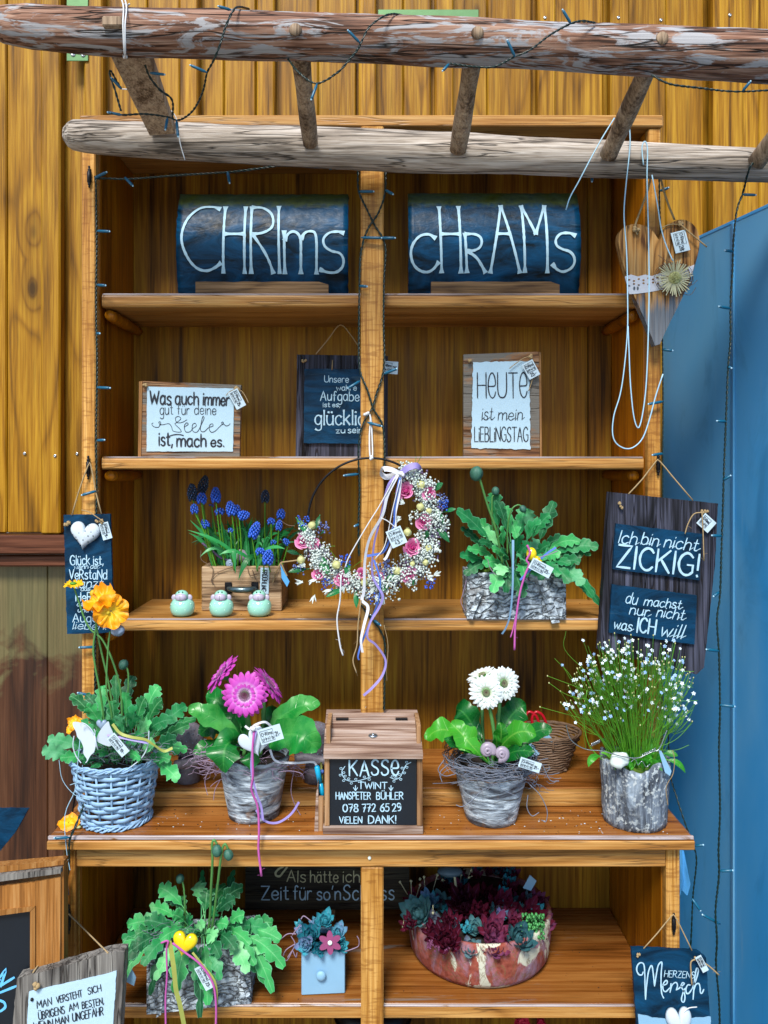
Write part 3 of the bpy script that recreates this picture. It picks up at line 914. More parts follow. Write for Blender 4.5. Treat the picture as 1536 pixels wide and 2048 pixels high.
# ================================================================== HOUSE WALL
WY = 0.42
wall = thing('house_wall', 'golden brown vertical board and batten house wall behind the shelf cabinet', 'wall', (0, WY + .03, 0))
KW = sc_(WY)
batt = [(-270, -232), (-85, -48), (93, 131), (178, 214), (365, 402), (517, 552), (718, 752), (868, 904), (1070, 1105), (1213, 1250), (1415, 1475), (1590, 1630), (1770, 1806)]
zlow = P(0, 1066, WY).z
WX = lambda px: (px - 744) * KW
for i, (a, c) in enumerate(batt):
    b = MB()
    b.box(WX(a), WX(c), WY - 0.036, WY - .0005, zlow, 3.0, 0.004)
    b.part('batten', M['wall'], wall)
    if i + 1 < len(batt):
        n0 = batt[i + 1][0]
        mid = (c + n0) / 2
        xs = [c - 14, n0 - 6] if n0 - c < 110 else [c - 14, mid + rnd(-14, 14), n0 - 6]
        for q in range(len(xs) - 1):
            b = MB()
            b.box(WX(xs[q]) + .0007, WX(xs[q + 1]) - .0007, WY + .001 + .002 * (q % 2), WY + .022, zlow, 3.0, 0.003)
            b.part('plank', M['wall'], wall)
b = MB()
b.box(WX(-270), WX(1850), WY + .0265, WY + .04, zlow, 3.0, .001)
b.part('backing_board', M['wall'], wall)
# ledge between the golden cladding and the dark boards below
for z0, z1, y0 in ((1066, 1104, WY - .055), (1106, 1130, WY - .035)):
    b = MB()
    b.box(WX(-270), WX(1850), y0, WY + .02, P(0, z1, WY).z, P(0, z0, WY).z - .001, 0.004)
    b.part('ledge', M['ledge'], wall)
x = -270
while x < 1850:
    w = rnd(88, 106)
    if x < 0 < x + w:
        w = 95 - x
    b = MB()
    b.box(WX(x) + .0006, WX(x + w) - .0006, WY, WY + .02, 0.0, P(0, 1131, WY).z, 0.002)
    b.part('lower_plank', M['wall_low'], wall)
    x += w
def screw(parent, px, py, Y, r=3.2):
    b = MB()
    c = P(px, py, Y)
    b.lathe([(r * sc_(Y), 0), (r * .8 * sc_(Y), .0012), (r * .3 * sc_(Y), .0012), (r * .25 * sc_(Y), .0004)], (0, 0, 0), 8)
    b.v = [(v[0] + c.x, c.y - v[2] - .0003, v[1] + c.z) for v in b.v]
    b.part('screw', M['steel'], parent)
for px, py in ((49, 907), (110, 912), (1237, 35), (1460, 30), (1090, 35), (1322, 40)):
    onb = any(a <= px <= c for a, c in batt)
    screw(wall, px, py, WY - (.037 if onb else 0.0))
screw(wall, 154, 908, WY)
for px in (128, 62, 24):
    screw(wall, px, 1752, WY)

def bracket(px0, py0, px1, py1, Y, label, holes):
    t = thing('metal_bracket', label, 'bracket', P((px0 + px1) / 2, py1, Y))
    b = MB()
    A, B_ = P(px0, py1, Y), P(px1, py0, Y)
    b.box(A.x, B_.x, Y - .003, Y, A.z, B_.z, .0025)
    b.part('plate', M['bracket'], t)
    for h in holes:
        screw(t, h[0], h[1], Y - .004, 5)
bracket(134, -10, 177, 123, WY - .0375, 'small green metal bracket with two screws near the pole end', [(146, 108), (166, 109)])
bracket(756, 20, 957, 60, WY - .0375, 'long pale green metal plate above the upper ladder rail', [])

# ================================================================== CABINET
cab = thing('shelf_cabinet', 'tall open oak shelf cabinet with centre post, wide counter and open base', 'cabinet', (0, 0.1, 0))
def cbox(name, m, x0, x1, y0, y1, z0, z1, c=0.0025):
    b = MB()
    b.box(x0, x1, y0, y1, z0, z1, c)
    return b.part(name, M[m], cab)
ZC = 0.815       # counter top
TOP = 2.198
cbox('front_stile', 'cabz', -.581, -.5535, 0, .022, ZC, TOP - .024)
cbox('front_stile', 'cabz', .5525, .578, 0, .022, ZC, TOP - .024)
cbox('side_panel', 'cabin', -.570, -.552, .0225, .262, ZC, TOP - .024)
cbox('side_panel', 'cabin', .551, .569, .0225, .262, ZC, TOP - .024)
cbox('top_board', 'cab', -.583, .581, -.006, .265, TOP - .0235, TOP)
cbox('back_panel', 'back', -.5515, -.0005, .250, .258, ZC, TOP - .024, .0005)
cbox('back_panel', 'back', .0005, .5505, .250, .258, ZC, TOP - .024, .0005)
cbox('back_batten', 'back', .497, .5505, .236, .2495, ZC, TOP - .024)
cbox('centre_post', 'cabz', -.0225, .0235, -.010, .012, ZC + .001, TOP - .024)
def shelf(z1, z0, x0, x1, notch=False):
    b = MB()
    # rounded nosing along the front
    nose = [(0.0165, z1 - .0006), (.0125, z1), (.25, z1), (.25, z0), (.0165, z0), (.0130, z0 + .003), (.0125, (z0 + z1) / 2), (.013, z1 - .003)]
    nose = [(.2495, z1), (.2495, z0), (.0165, z0), (.0135, z0 + .003), (.0125, z0 + .008), (.0125, z1 - .007), (.0140, z1 - .0025), (.0175, z1)]
    n = len(nose)
    vs = [(x0, y, z) for y, z in nose] + [(x1, y, z) for y, z in nose]
    fs = [(i, (i + 1) % n, n + (i + 1) % n, n + i) for i in range(n)] + [tuple(range(n - 1, -1, -1)), tuple(range(n, 2 * n))]
    b.add(vs, fs, False)
    sh = b.part('shelf', M['cab'], cab)
    b = MB(); b.box(x0 + .001, x1 - .001, .0128, .0175, z1 - .0035, z1 + .0005, .0018); b.part('worn_sheen_edge', M['worn_sheen'], sh)  # pale strip paints the sky sheen along the worn nosing
    return sh
shelf(1.8455, 1.819, -.5445, .5455)
shelf(1.5165, 1.4915, -.5445, .5475)
shelf(1.190, 1.165, -.508, .5455)
# turned support pegs under the shelves
for z in (1.8185, 1.491, 1.1645):
    for sx in (-1, 1):
        b = MB()
        x = sx * .535
        b.tube([(x, .03, z - .013), (x, .05, z - .013), (x, .19, z - .013), (x, .235, z - .013)], [.010, .0122, .0122, .009], 12)
        b.part('shelf_peg', M['cabin'], cab)
cbox('inner_bottom_board', 'top', -.551, .550, .0225, .2495, .822, .845)
cbox('bottom_rail', 'cab', -.552, .5515, .001, .0222, ZC + .0005, .8452)
# counter: top slab and moulding
def counter():
    b = MB()
    x0, x1, y0, y1 = -.598, .594, -.124, .262
    prof = [(0, ZC), (-.004, ZC - .002), (-.0055, ZC - .006), (-.0055, ZC - .0085), (-.002, ZC - .0095), (-.002, ZC - .0245), (.003, ZC - .027)]
    ring = []
    for o, z in prof:
        ring.append([(x0 + o + .0055, y0 + o + .0055, z), (x1 - o - .0055, y0 + o + .0055, z), (x1 - o - .0055, y1, z), (x0 + o + .0055, y1, z)])
    vs = [p for r in ring for p in r]
    fs = [(0, 1, 2, 3)]
    for i in range(len(prof) - 1):
        for k in range(4):
            a, c = i * 4 + k, i * 4 + (k + 1) % 4
            fs.append((a, a + 4, c + 4, c))
    n = len(prof) - 1
    fs.append((n * 4 + 3, n * 4 + 2, n * 4 + 1, n * 4))
    b.add(vs, fs, False)
    b.part('counter_top', M['top'], cab)
counter()
cbox('counter_edge', 'cab', -.5995, .5955, -.1262, -.1212, ZC - .0250, ZC - .0085, .0015)
cbox('worn_sheen_edge', 'worn_sheen', -.5985, .5945, -.1240, -.1190, ZC - .0085, ZC + .0003, .0018)
ZB = ZC - .0275
cbox('apron', 'cab', -.5535, .5505, -.104, -.086, .7475, ZB)
cbox('lower_stile', 'cabz', -.578, -.554, -.104, -.080, 0.0, ZB)
cbox('lower_stile', 'cabz', .551, .5765, -.104, -.080, 0.0, ZB)
cbox('lower_centre_post', 'cabz', -.0208, .0216, -.102, -.082, 0.0, .7470)
cbox('lower_side_panel', 'cabin', -.574, -.552, -.0795, .262, 0.0, ZB)
cbox('lower_side_panel', 'cabin', .550, .572, -.0795, .262, 0.0, ZB)
cbox('lower_back_panel', 'back', -.5515, -.0005, .250, .258, 0.05, ZB, .0005)
cbox('lower_back_panel', 'back', .0005, .5495, .250, .258, 0.05, ZB, .0005)
cbox('lower_shelf', 'top', -.5515, .5495, -.0810, .2495, .4535, .477)
cbox('lower_shelf_edge', 'cab', -.5515, .5495, -.0860, -.0812, .4525, .4755)
cbox('worn_sheen_edge', 'worn_sheen', -.551, .549, -.0868, -.0815, .4745, .4778, .0015)
cbox('base_board', 'top', -.5515, .5495, -.0790, .2495, .080, .104)
cbox('plinth', 'cab', -.5535, .5505, -.0975, -.0825, .002, .108)
b = MB(); b.ball(P(739, 1716, -.105), .0035, 8, 5); b.part('screw_cap', M['whitedot'], cab)
screw(cab, 741, 1232, -.0105, 4)

def hook(px, py, Y, h=44):
    """black iron hinge-like pin with turned ends"""
    k = sc_(Y)
    c = P(px, py, Y)
    r = 4.2 * k
    H = h * k / 2
    b = MB()
    prof = [(.1, -1), (.45, -.97), (.55, -.9), (.3, -.82), (.75, -.72), (.75, -.62), (.6, -.58), (1, -.5), (1, .45), (.6, .5), (.75, .58), (.75, .66), (.35, .74), (.6, .86), (.5, .95), (.1, 1)]
    b.lathe([(q * r, z * H) for q, z in prof], c + Vector((0, -r * 1.1, 0)), 10)
    b.box(c.x - r * .5, c.x + r * .5, c.y - r * .6, c.y - .0003, c.z - H * .5, c.z + H * .5, .0004)
    b.part('hinge_pin', M['iron'], cab)
hook(180, 355, 0)
hook(178, 935, 0, 48)
hook(1315, 928, 0, 46)
hook(1346, 1845, -.104, 44)
hook(139, 1836, -.104, 60)

# ================================================================== BLUE PANEL
bp = thing('blue_sheet_screen', 'translucent glossy bright blue sheet screen standing at an angle to the right of the cabinet', 'screen', (0.80, 0.05, 0))  # upright blue sheet, purpose unknown
def bpx(y, o=0):
    return .733 + (0.43 - y) * .207 + o
ys = [0.425, .15, -.02, -.25, -.5, -.95]
for i in range(len(ys) - 1):
    y1, y0 = ys[i], ys[i + 1]
    b = MB()
    c = .0012
    vs = [(bpx(y1), y1 - c, .05), (bpx(y0), y0 + c, .05), (bpx(y0, .005), y0 + c, .05), (bpx(y1, .005), y1 - c, .05)]
    vs += [(v[0], v[1], 2.03) for v in vs]
    b.add(vs, [(0, 1, 2, 3), (7, 6, 5, 4), (0, 4, 5, 1), (1, 5, 6, 2), (2, 6, 7, 3), (3, 7, 4, 0)], False)
    b.part('panel_sheet', M['blue'], bp)
b = MB()
vs = [(bpx(.425, -.001), .425, 2.03), (bpx(-.95, -.001), -.95, 2.03), (bpx(-.95, .018), -.95, 2.03), (bpx(.425, .018), .425, 2.03)]
vs += [(v[0], v[1], 2.036) for v in vs]
b.add(vs, [(3, 2, 1, 0), (4, 5, 6, 7), (0, 1, 5, 4), (1, 2, 6, 5), (2, 3, 7, 6), (3, 0, 4, 7)], False)
b.part('top_edge', M['blue'], bp)
for yy in ys[1:-1]:
    b = MB(); b.box(bpx(yy, -.004), bpx(yy, .0), yy - .007, yy + .007, .05, 2.029, .0015); b.part('seam_strip', M['blue'], bp)
for yy in (.35, -.85):
    b = MB(); b.box(bpx(yy, -.02), bpx(yy, .05), yy - .02, yy + .02, 0.0, .0495); b.part('foot', M['black'], bp)

# pale blue sheet behind the right base stile
t = thing('plastic_sheet', 'crumpled pale blue sheet hanging beside the cabinet base', 'sheet', P(1380, 1790, .02))
b = MB()
n = 9
rows = [(1700, 1352, 1368), (1740, 1352, 1374), (1765, 1352, 1379), (1786, 1352, 1377)]
vs = []
for py, a, c in rows:
    for k in range(n):
        u = k / (n - 1)
        q = P(a + (c - a) * u, py + 3 * math.sin(u * 9), .02)
        vs.append(q + Vector((0, .006 * math.sin(u * 12 + py), 0)))
b.add(vs, [(i * n + k, i * n + k + 1, (i + 1) * n + k + 1, (i + 1) * n + k) for i in range(3) for k in range(n - 1)], True)
b.part('fold', M['bluesheet'], t)

# ================================================================== LADDER
lad = thing('wooden_ladder', 'weathered wooden pole ladder hanging level above the cabinet', 'ladder', P(740, 290, -.085))
def pole(name, m, ctr, rad, Y, seed, n=22):
    pts = resample(catmull([P(x, y, Y) for x, y in ctr], 6), .02)
    k = sc_(Y)
    xs = [P(x, y, Y).x for x, y in ctr]
    rr = []
    for p in pts:
        for i in range(len(xs) - 1):
            if p.x <= xs[i + 1] or i == len(xs) - 2:
                u = (p.x - xs[i]) / (xs[i + 1] - xs[i])
                rr.append(k * (rad[i] + (rad[i + 1] - rad[i]) * max(0, min(1, u))))
                break
    rr = [r * (1 + .05 * mnoise.noise(Vector((i * .13, seed, 0)))) for i, r in enumerate(rr)]
    rr[0] *= .55
    if len(rr) > 1:
        rr[1] *= .88
    b = MB()
    b.tube(pts, rr, n)
    # uneven cross section
    out = []
    for i in range(len(pts)):
        c = pts[i]
        for kx in range(n):
            v = Vector(b.v[i * n + kx])
            d = v - c
            an = kx / n * 2 * math.pi
            f = 1 + .085 * mnoise.noise(Vector((c.x * 6, math.cos(an) * 1.6 + seed, math.sin(an) * 1.6))) + .03 * mnoise.noise(Vector((c.x * 40, an * 6, seed)))
            out.append(tuple(c + d * f))
    b.v = out
    return b.part(name, M[m], lad)
YA, YB = -.30, -.085
pole('rail', 'poleA', [(-18, 48), (60, 54), (245, 64), (768, 79), (1300, 103), (1560, 116), (1900, 132)], [30, 42, 45, 44, 46, 50, 52], YA, 1.7)
pole('rail', 'poleB', [(130, 268), (190, 274), (350, 283), (768, 301), (1100, 314), (1300, 322), (1560, 332), (1900, 345)], [26, 32, 36, 39, 37, 34, 32, 31], YB, 5.1)
def rung(a, c, r0, r1, rect=False):
    p0, p1 = P(a[0], a[1], YA), P(c[0], c[1], YB - .042)
    b = MB()
    if rect:
        d = (p1 - p0)
        w = Vector((1, 0, 0)); w = (w - d.normalized() * w.dot(d.normalized())).normalized()
        h = d.normalized().cross(w)
        vs = []
        for p, ww in ((p0, .032), (p1, .024)):
            for sx, sy in ((-1, -.38), (1, -.38), (1, .38), (-1, .38)):
                vs.append(p + w * (ww * sx) + h * (ww * sy))
        b.add(vs, [(0, 1, 2, 3), (7, 6, 5, 4), (0, 4, 5, 1), (1, 5, 6, 2), (2, 6, 7, 3), (3, 7, 4, 0)], False)
    else:
        pts = [p0.lerp(p1, i / 10) for i in range(11)]
        b.tube(pts, [(r0 * sc_(YA) + (r1 * sc_(YB) - r0 * sc_(YA)) * i / 10) * (1 + .05 * math.sin(i * .9 + a[0])) for i in range(11)], 12)
    b.part('rung', M['rung'], lad)
rung((250, 75), (326, 262), 0, 0, True)
rung((598, 85), (621, 288), 20, 15)
rung((950, 90), (916, 300), 19, 17)
rung((1310, 105), (1216, 312), 19, 17)
rung((1665, 120), (1512, 326), 19, 17)
for px, py, r in ((591, 60, 13), (955, 66, 13), (1324, 77, 13)):
    b = MB()
    c = P(px, py, YA - .036)
    b.tube([c, c + Vector((0, -.0035, 0))], [r * sc_(YA - .036), r * .9 * sc_(YA - .036)], 14)
    b.part('rung_end', M['rung'], lad)
b = MB()
A, B_ = P(204, 52, YA - .043), P(245, 32, YA - .043)
b.box(A.x, B_.x, YA - .0445, YA - .02, A.z, B_.z, .002)
b.part('rung_end', M['rung'], lad)

# white cord looped round the upper rail
t = thing('rope_loop', 'thin white cord looped around the left end of the upper ladder rail', 'cord', P(248, 105, YA - .045))
for dx in (0, 7):
    cord(t, [(229 + dx, -30, YA - .02), (246 + dx * .9, 8, YA - .035), (246 + dx * .6, 50, YA - .052), (249 + dx * .2, 106, YA - .04), (254 - dx, 112, YA), (250 - dx, 60, YA + .05), (248 + dx, 14, YA + .01), (252 + dx, 8, YA - .03)], None, 1.7, 'whitecord', 'cord_loop')
cord(t, [(243, 178, -.18), (265, 180, -.19), (292, 187, -.20), (300, 168, -.19), (330, 210, -.15), (352, 235, -.14), (360, 285, -.135), (370, 320, -.13)], None, 1.2, 'whitecord', 'cord_end')
# ================================================================== CURVED SLATE TILES
def roof_tile(x0, x1, y0, y1, Y, label, strokes, org, k, seed):
    t = thing('slate_tile_sign', label, 'slate sign', P((x0 + x1) / 2, y1, Y))
    A, B_ = P(x0, y1, Y), P(x1, y0, Y)
    zb = 1.8457
    H = B_.z - zb
    def surf_y(z):
        v = (z - zb) / H
        return Y + .036 * (2 * v - 1) ** 2 * (1 if v > .5 else .8)
    nx, nz = 30, 26
    vs = []
    for s_ in (0, 1):
        for j in range(nz + 1):
            z = zb + H * j / nz
            for i in range(nx + 1):
                x = A.x + (B_.x - A.x) * i / nx
                e = .0012 * mnoise.noise(Vector((x * 60, z * 60, seed)))
                xx, zz = x, z
                if i in (0, nx):
                    xx += .002 * mnoise.noise(Vector((z * 90, seed, i)))
                if j == nz:
                    zz += .002 * mnoise.noise(Vector((x * 60, seed, 3)))
                vs.append((xx, surf_y(z) + s_ * .009 + e, zz))
    W = nx + 1
    O = W * (nz + 1)
    fs = [(j * W + i, j * W + i + 1, (j + 1) * W + i + 1, (j + 1) * W + i) for j in range(nz) for i in range(nx)]
    fs += [(O + (j + 1) * W + i, O + (j + 1) * W + i + 1, O + j * W + i + 1, O + j * W + i) for j in range(nz) for i in range(nx)]
    for i in range(nx):
        fs.append((i + 1, i, O + i, O + i + 1)); fs.append((nz * W + i, nz * W + i + 1, O + nz * W + i + 1, O + nz * W + i))
    for j in range(nz):
        fs.append((j * W, (j + 1) * W, O + (j + 1) * W, O + j * W)); fs.append(((j + 1) * W + nx, j * W + nx, O + j * W + nx, O + (j + 1) * W + nx))
    b = MB(); b.add(vs, fs, True)
    b.part('slate', M['slate'], t)
    L = MB()
    trace(L, strokes, org, k, 5.0, Y, lambda v: Vector((v.x, surf_y(v.z) - .0012, v.z)), flare=1.0)
    L.part('lettering', M['chalk'], t)
roof_tile(352, 696, 377, 583, .085, 'curved blue-black slate tile with large hand painted letters CHRIms', 
    "~405,222 340,203 240,215 150,300 103,420 102,530 150,650 220,728 300,750 370,725 420,690;450,205 440,765;620,205 617,768;455,448 617,448;672,205 672,768;~675,207 760,212 830,260 855,330 840,395 770,437 685,450;~690,455 780,590 825,680 855,768;897,200 908,768;948,425 952,770;~955,500 980,450 1020,428 1060,445 1085,500 1087,620 1085,770;~1090,490 1120,440 1170,425 1205,445 1217,520 1217,640 1215,772;~1440,440 1390,428 1320,440 1275,490 1285,550 1340,590 1410,610 1440,660 1430,720 1380,760 1310,762 1245,740",
    (340, 360), 370 / 1536, 1)
roof_tile(817, 1162, 375, 583, .085, 'curved blue-black slate tile with large hand painted letters cHrAMs',
    "~285,470 230,440 160,455 105,520 88,600 110,680 160,727 220,740 270,717 312,665;320,200 338,742;478,197 495,744;330,437 485,437;525,435 543,742;~528,437 600,438 645,460 660,500 645,545 600,570 545,576;~555,580 620,630 662,690 692,742;823,190 733,744;823,190 972,744;780,435 890,435;990,192 1013,740;990,192 1097,435;1097,435 1178,190;1180,190 1195,742;~1415,450 1370,430 1300,435 1260,480 1265,530 1310,560 1370,580 1405,620 1410,670 1380,715 1320,737 1270,717 1235,680",
    (800, 360), 380 / 1536, 2)
for x0, x1, lab in ((392, 657, 'thin wooden strip propping the slate tile that reads CHRIms'), (862, 1118, 'thin wooden strip propping the slate tile that reads cHrAMs')):
    t = thing('wooden_strip', lab, 'wood strip', (P((x0 + x1) / 2, 0, .045).x, .045, 1.846))
    b = MB()
    xa, xb = P(x0, 0, .045).x, P(x1, 0, .045).x
    n = 14
    vs = []
    for j, z in enumerate((1.8458, 1.8458 + .030)):
        for yy in (.040, .052):
            for i in range(n + 1):
                u = i / n
                vs.append((xa + (xb - xa) * u, yy, z + (.0022 * mnoise.noise(Vector((u * 9, x0, j))) - (.006 if (i == n and j) else 0) if j else 0)))
    W = n + 1
    fs = []
    for i in range(n):
        fs += [(i, i + 1, 2 * W + i + 1, 2 * W + i), (W + i + 1, W + i, 3 * W + i, 3 * W + i + 1), (2 * W + i, 2 * W + i + 1, 3 * W + i + 1, 3 * W + i), (i + 1, i, W + i, W + i + 1)]
    fs += [(0, 2 * W, 3 * W, W), (n, W + n, 3 * W + n, 2 * W + n)]
    b.add(vs, fs, False)
    b.part('lath', M['strip'], t)

# ================================================================== SIGNS ON THE MIDDLE SHELF
def wavy(pts, Y, amp, step=6, seed=0):
    """a torn outline: resample the polygon in photo units and jitter it"""
    out = []
    n = len(pts)
    for i in range(n):
        a, c = Vector(pts[i]), Vector(pts[(i + 1) % n])
        m = max(1, int((c - a).length / step))
        d = (c - a).normalized()
        nn = Vector((-d.y, d.x))
        for k in range(m):
            q = a.lerp(c, k / m)
            e = (mnoise.noise(Vector((q.x * .09, q.y * .09, seed))) + .6 * mnoise.noise(Vector((q.x * .3, q.y * .3, seed)))) * amp
            out.append(tuple(q + nn * e))
    return out

SY = .075
t = thing('framed_paper_sign', 'wide sign Was auch immer gut für deine Seele ist, white paper on a board', 'sign', P(380, 908, SY))
b = MB(); b.pxprism([(286, 762), (482, 770), (479, 915), (283, 915)], SY, .016); b.part('board', M['signx'], t)
b = MB(); b.pxprism([(278, 763), (285, 762), (282, 914), (276, 914)], SY + .003, .014); b.part('side_lath', M['signz'], t)
b = MB(); b.pxprism(wavy([(294, 773), (468, 777), (466, 903), (293, 903)], SY, .7, 6, 1), SY - .0022, .0018); b.part('paper', M['paper'], t)
L = MB(); yl = SY - .0022
text(L, 'Was', (300, 808), (342, 809), 26, 3.4, yl)
text(L, 'auch', (351, 809), (397, 809), 25, 3.2, yl)
text(L, 'immer', (406, 809), (458, 811), 24, 3.2, yl)
text(L, 'gut', (320, 829), (346, 829), 21, 1.3, yl); text(L, 'für', (355, 829), (379, 829), 19, 1.3, yl); text(L, 'deine', (389, 829), (432, 829), 19, 1.3, yl)
trace(L, "~705,850 650,880 590,880 575,830 610,812 635,840 590,880 570,900 620,950 640,985 600,990 545,975 530,930 500,895 440,905 400,910 380,935 330,930 305,900 320,885;~400,910 385,880 398,872 408,885 400,910;~680,930 720,900 700,885 675,920 690,985 740,985 770,950 810,920 800,890 770,905 765,960 790,990 830,980 880,880 900,830 885,815 865,900 860,970 900,985 950,940 1000,920 995,895 965,910 960,960 985,992 1030,975 1110,900 1150,920 1190,905 1195,890;~1112,905 1098,885 1110,875 1120,882 1112,905", (250, 690), 270 / 1536, 1.1, yl)
text(L, 'ist,', (318, 891), (345, 891), 26, 3.4, yl); text(L, 'mach', (354, 893), (412, 893), 24, 3.4, yl); text(L, 'es.', (422, 893), (448, 893), 20, 3.2, yl)
trace(L, "~490,1040 560,1020 620,1018 665,1028", (250, 690), 270 / 1536, 1.8, yl)
L.part('lettering', M['ink'], t)
price_tag(t, (474, 798), 62, 38, 21, SY - .012, '25.-')
knot(t, (291, 772), SY - .004, 5); knot(t, (473, 777), SY - .004, 6)
cord(t, [(474, 778), (484, 783), (492, 795), (497, 806)], SY - .008, 1.0, fuzz=3)
cord(t, [(470, 779), (460, 783), (452, 791)], SY - .008, .9)

SY = .14
t = thing('slate_wood_sign', 'dark wood sign with blue slate Unsere wahre Aufgabe, half behind the centre post', 'sign', P(684, 908, SY))
b = MB(); b.pxprism([(594, 709), (776, 712), (775, 925), (591, 925)], SY, .018); b.part('board', M['oldgrey'], t)
b = MB(); b.pxprism(wavy([(609, 737), (752, 739), (751, 888), (607, 886)], SY, 1.2, 5, 4), SY - .007, .0065); b.part('slate', M['slate2'], t)
L = MB(); yl = SY - .007
text(L, 'Unsere', (649, 764), (697, 765), 13, 1.4, yl); text(L, 'wahre', (673, 781), (713, 781), 11, 1.4, yl)
text(L, 'Aufgabe', (641, 801), (718, 802), 19, 1.9, yl); text(L, 'ist', (646, 814), (660, 814), 9, 1.4, yl); text(L, 'es,', (665, 814), (680, 814), 9, 1.4, yl)
text(L, 'glücklich', (630, 850), (746, 850), 29, 2.6, yl, flare=.5); text(L, 'zu', (672, 866), (690, 866), 10, 1.7, yl); text(L, 'sein.', (696, 866), (728, 866), 12, 1.7, yl)
L.part('lettering', M['chalk'], t)
cord(t, [(632, 708), (656, 679), (680, 650), (700, 668), (722, 700), (733, 712)], SY - .004, 1.3, fuzz=4)
knot(t, (604, 722), SY - .003, 3.5); knot(t, (611, 722), SY - .003, 3.5)
cord(t, [(665, 720), (664, 740)], SY - .009, 1.0, name='string_end')
price_tag(t, (779, 735), 4, 34, 25, SY - .022, '25')

SY = .075
t = thing('portrait_paper_sign', 'upright sign HEUTE ist mein Lieblingstag, torn white paper on boards', 'sign', P(1005, 908, SY))
b = MB(); b.pxprism([(927, 709), (1077, 703), (1078, 725), (927, 727)], SY, .016); b.part('board', M['signx'], t)
b = MB(); b.pxprism([(927, 728), (1078, 726), (1079, 896), (927, 897)], SY + .001, .015); b.part('board', M['signx'], t)
b = MB(); b.pxprism([(927, 898), (1079, 897), (1079, 920), (927, 920)], SY, .016); b.part('board', M['signx'], t)
b = MB(); b.pxprism([(1077.5, 704), (1082, 705), (1084, 920), (1080, 920)], SY + .003, .013); b.part('side_lath', M['signz'], t)
b = MB(); b.pxprism(wavy([(946, 724), (1058, 722), (1061, 899), (943, 896)], SY, 2.2, 4, 9), SY - .0024, .0018); b.part('paper', M['paper'], t)
L = MB(); yl = SY - .0024
text(L, 'H€UT€', (955, 796), (1054, 795), 50, 2.3, yl, gap=1.6, wob=.1)
text(L, 'ist', (963, 840), (985, 840), 25, 1.7, yl, slant=.1, join=True); text(L, 'mein', (996, 840), (1044, 840), 23, 1.7, yl, slant=.1, join=True)
text(L, 'LiEBLiNGSTAG', (949, 883), (1056, 883), 29, 1.9, yl, gap=1.5, wob=.1)
L.part('lettering', M['ink'], t)
price_tag(t, (1062, 739), -28, 24, 34, SY - .012, '25.-', portrait=True)
knot(t, (940, 723), SY - .004, 4); knot(t, (1060, 713), SY - .006, 5)
cord(t, [(1060, 713), (1048, 716), (1034, 725), (1019, 737)], SY - .008, .9, fuzz=3)
cord(t, [(1062, 716), (1068, 740), (1063, 765), (1057, 782)], SY - .007, .9)

# ================================================================== HANGING SLATE, LEFT
SY = -.014
t = thing('hanging_slate_sign', 'narrow slate Glück ist with a white dotted fabric heart, hung on the left stile', 'sign', P(176, 1267, SY))
b = MB(); b.pxprism(wavy([(127, 1030), (220, 1028), (228, 1265), (134, 1268)], SY, 1.1, 5, 12), SY, .007); b.part('slate', M['slate2'], t)
L = MB(); yl = SY
text(L, 'Glück', (141, 1130), (180, 1129), 19, 2.1, yl); text(L, 'ist,', (187, 1129), (207, 1129), 17, 2.1, yl)
text(L, 'wenn', (148, 1138), (176, 1137), 9, 1.3, yl, slant=.2, join=True); text(L, 'der', (181, 1137), (198, 1137), 10, 1.3, yl, slant=.2, join=True)
text(L, 'VeRstaNd', (139, 1158), (214, 1158), 19, 2.1, yl); text(L, 'tanzt,', (148, 1176), (211, 1174), 18, 1.8, yl, slant=.2, join=True)
text(L, 'das', (162, 1182), (180, 1181), 9, 1.3, yl, slant=.2, join=True); text(L, 'HeRZ', (152, 1202), (197, 1202), 17, 2.2, yl)
text(L, 'atmet', (154, 1212), (192, 1212), 8, 1.3, yl, slant=.2, join=True); text(L, 'und die', (156, 1224), (200, 1224), 8, 1.3, yl, slant=.2)
text(L, 'Augen', (146, 1244), (206, 1244), 17, 2.0, yl); text(L, 'lieben.', (145, 1258), (212, 1259), 15, 1.6, yl, slant=.25, join=True)
L.part('lettering', M['chalk'], t)
cord(t, [(144, 1030, SY - .001), (157, 985, -.012), (176, 932, -.012), (182, 932, -.012), (192, 985, -.012), (203, 1028, SY - .001)], None, 1.5, 'twine', sub=2, fuzz=3)
for c in ((136, 1045), (131, 1050), (195, 1041), (203, 1043)):
    knot(t, c, SY - .003, 4.5)
cord(t, [(163, 1020), (178, 1024), (195, 1035), (208, 1044)], SY - .012, 1.0, 'twine', 'string_end', fuzz=2)
price_tag(t, (211, 1062), 74, 34, 19, SY - .006, '9.-')
def heart_outline(cx, cy, w, h, ang=0, n=40, tip=0):
    out = []
    for i in range(n):
        a = 2 * math.pi * i / n
        x = 16 * math.sin(a) ** 3
        y = 13 * math.cos(a) - 5 * math.cos(2 * a) - 2 * math.cos(3 * a) - math.cos(4 * a)
        out.append(rot2((cx + x / 32 * w + (tip if y < -8 else 0), cy - (y + 2.5) / 29 * h), (cx, cy), R(ang)))
    return out
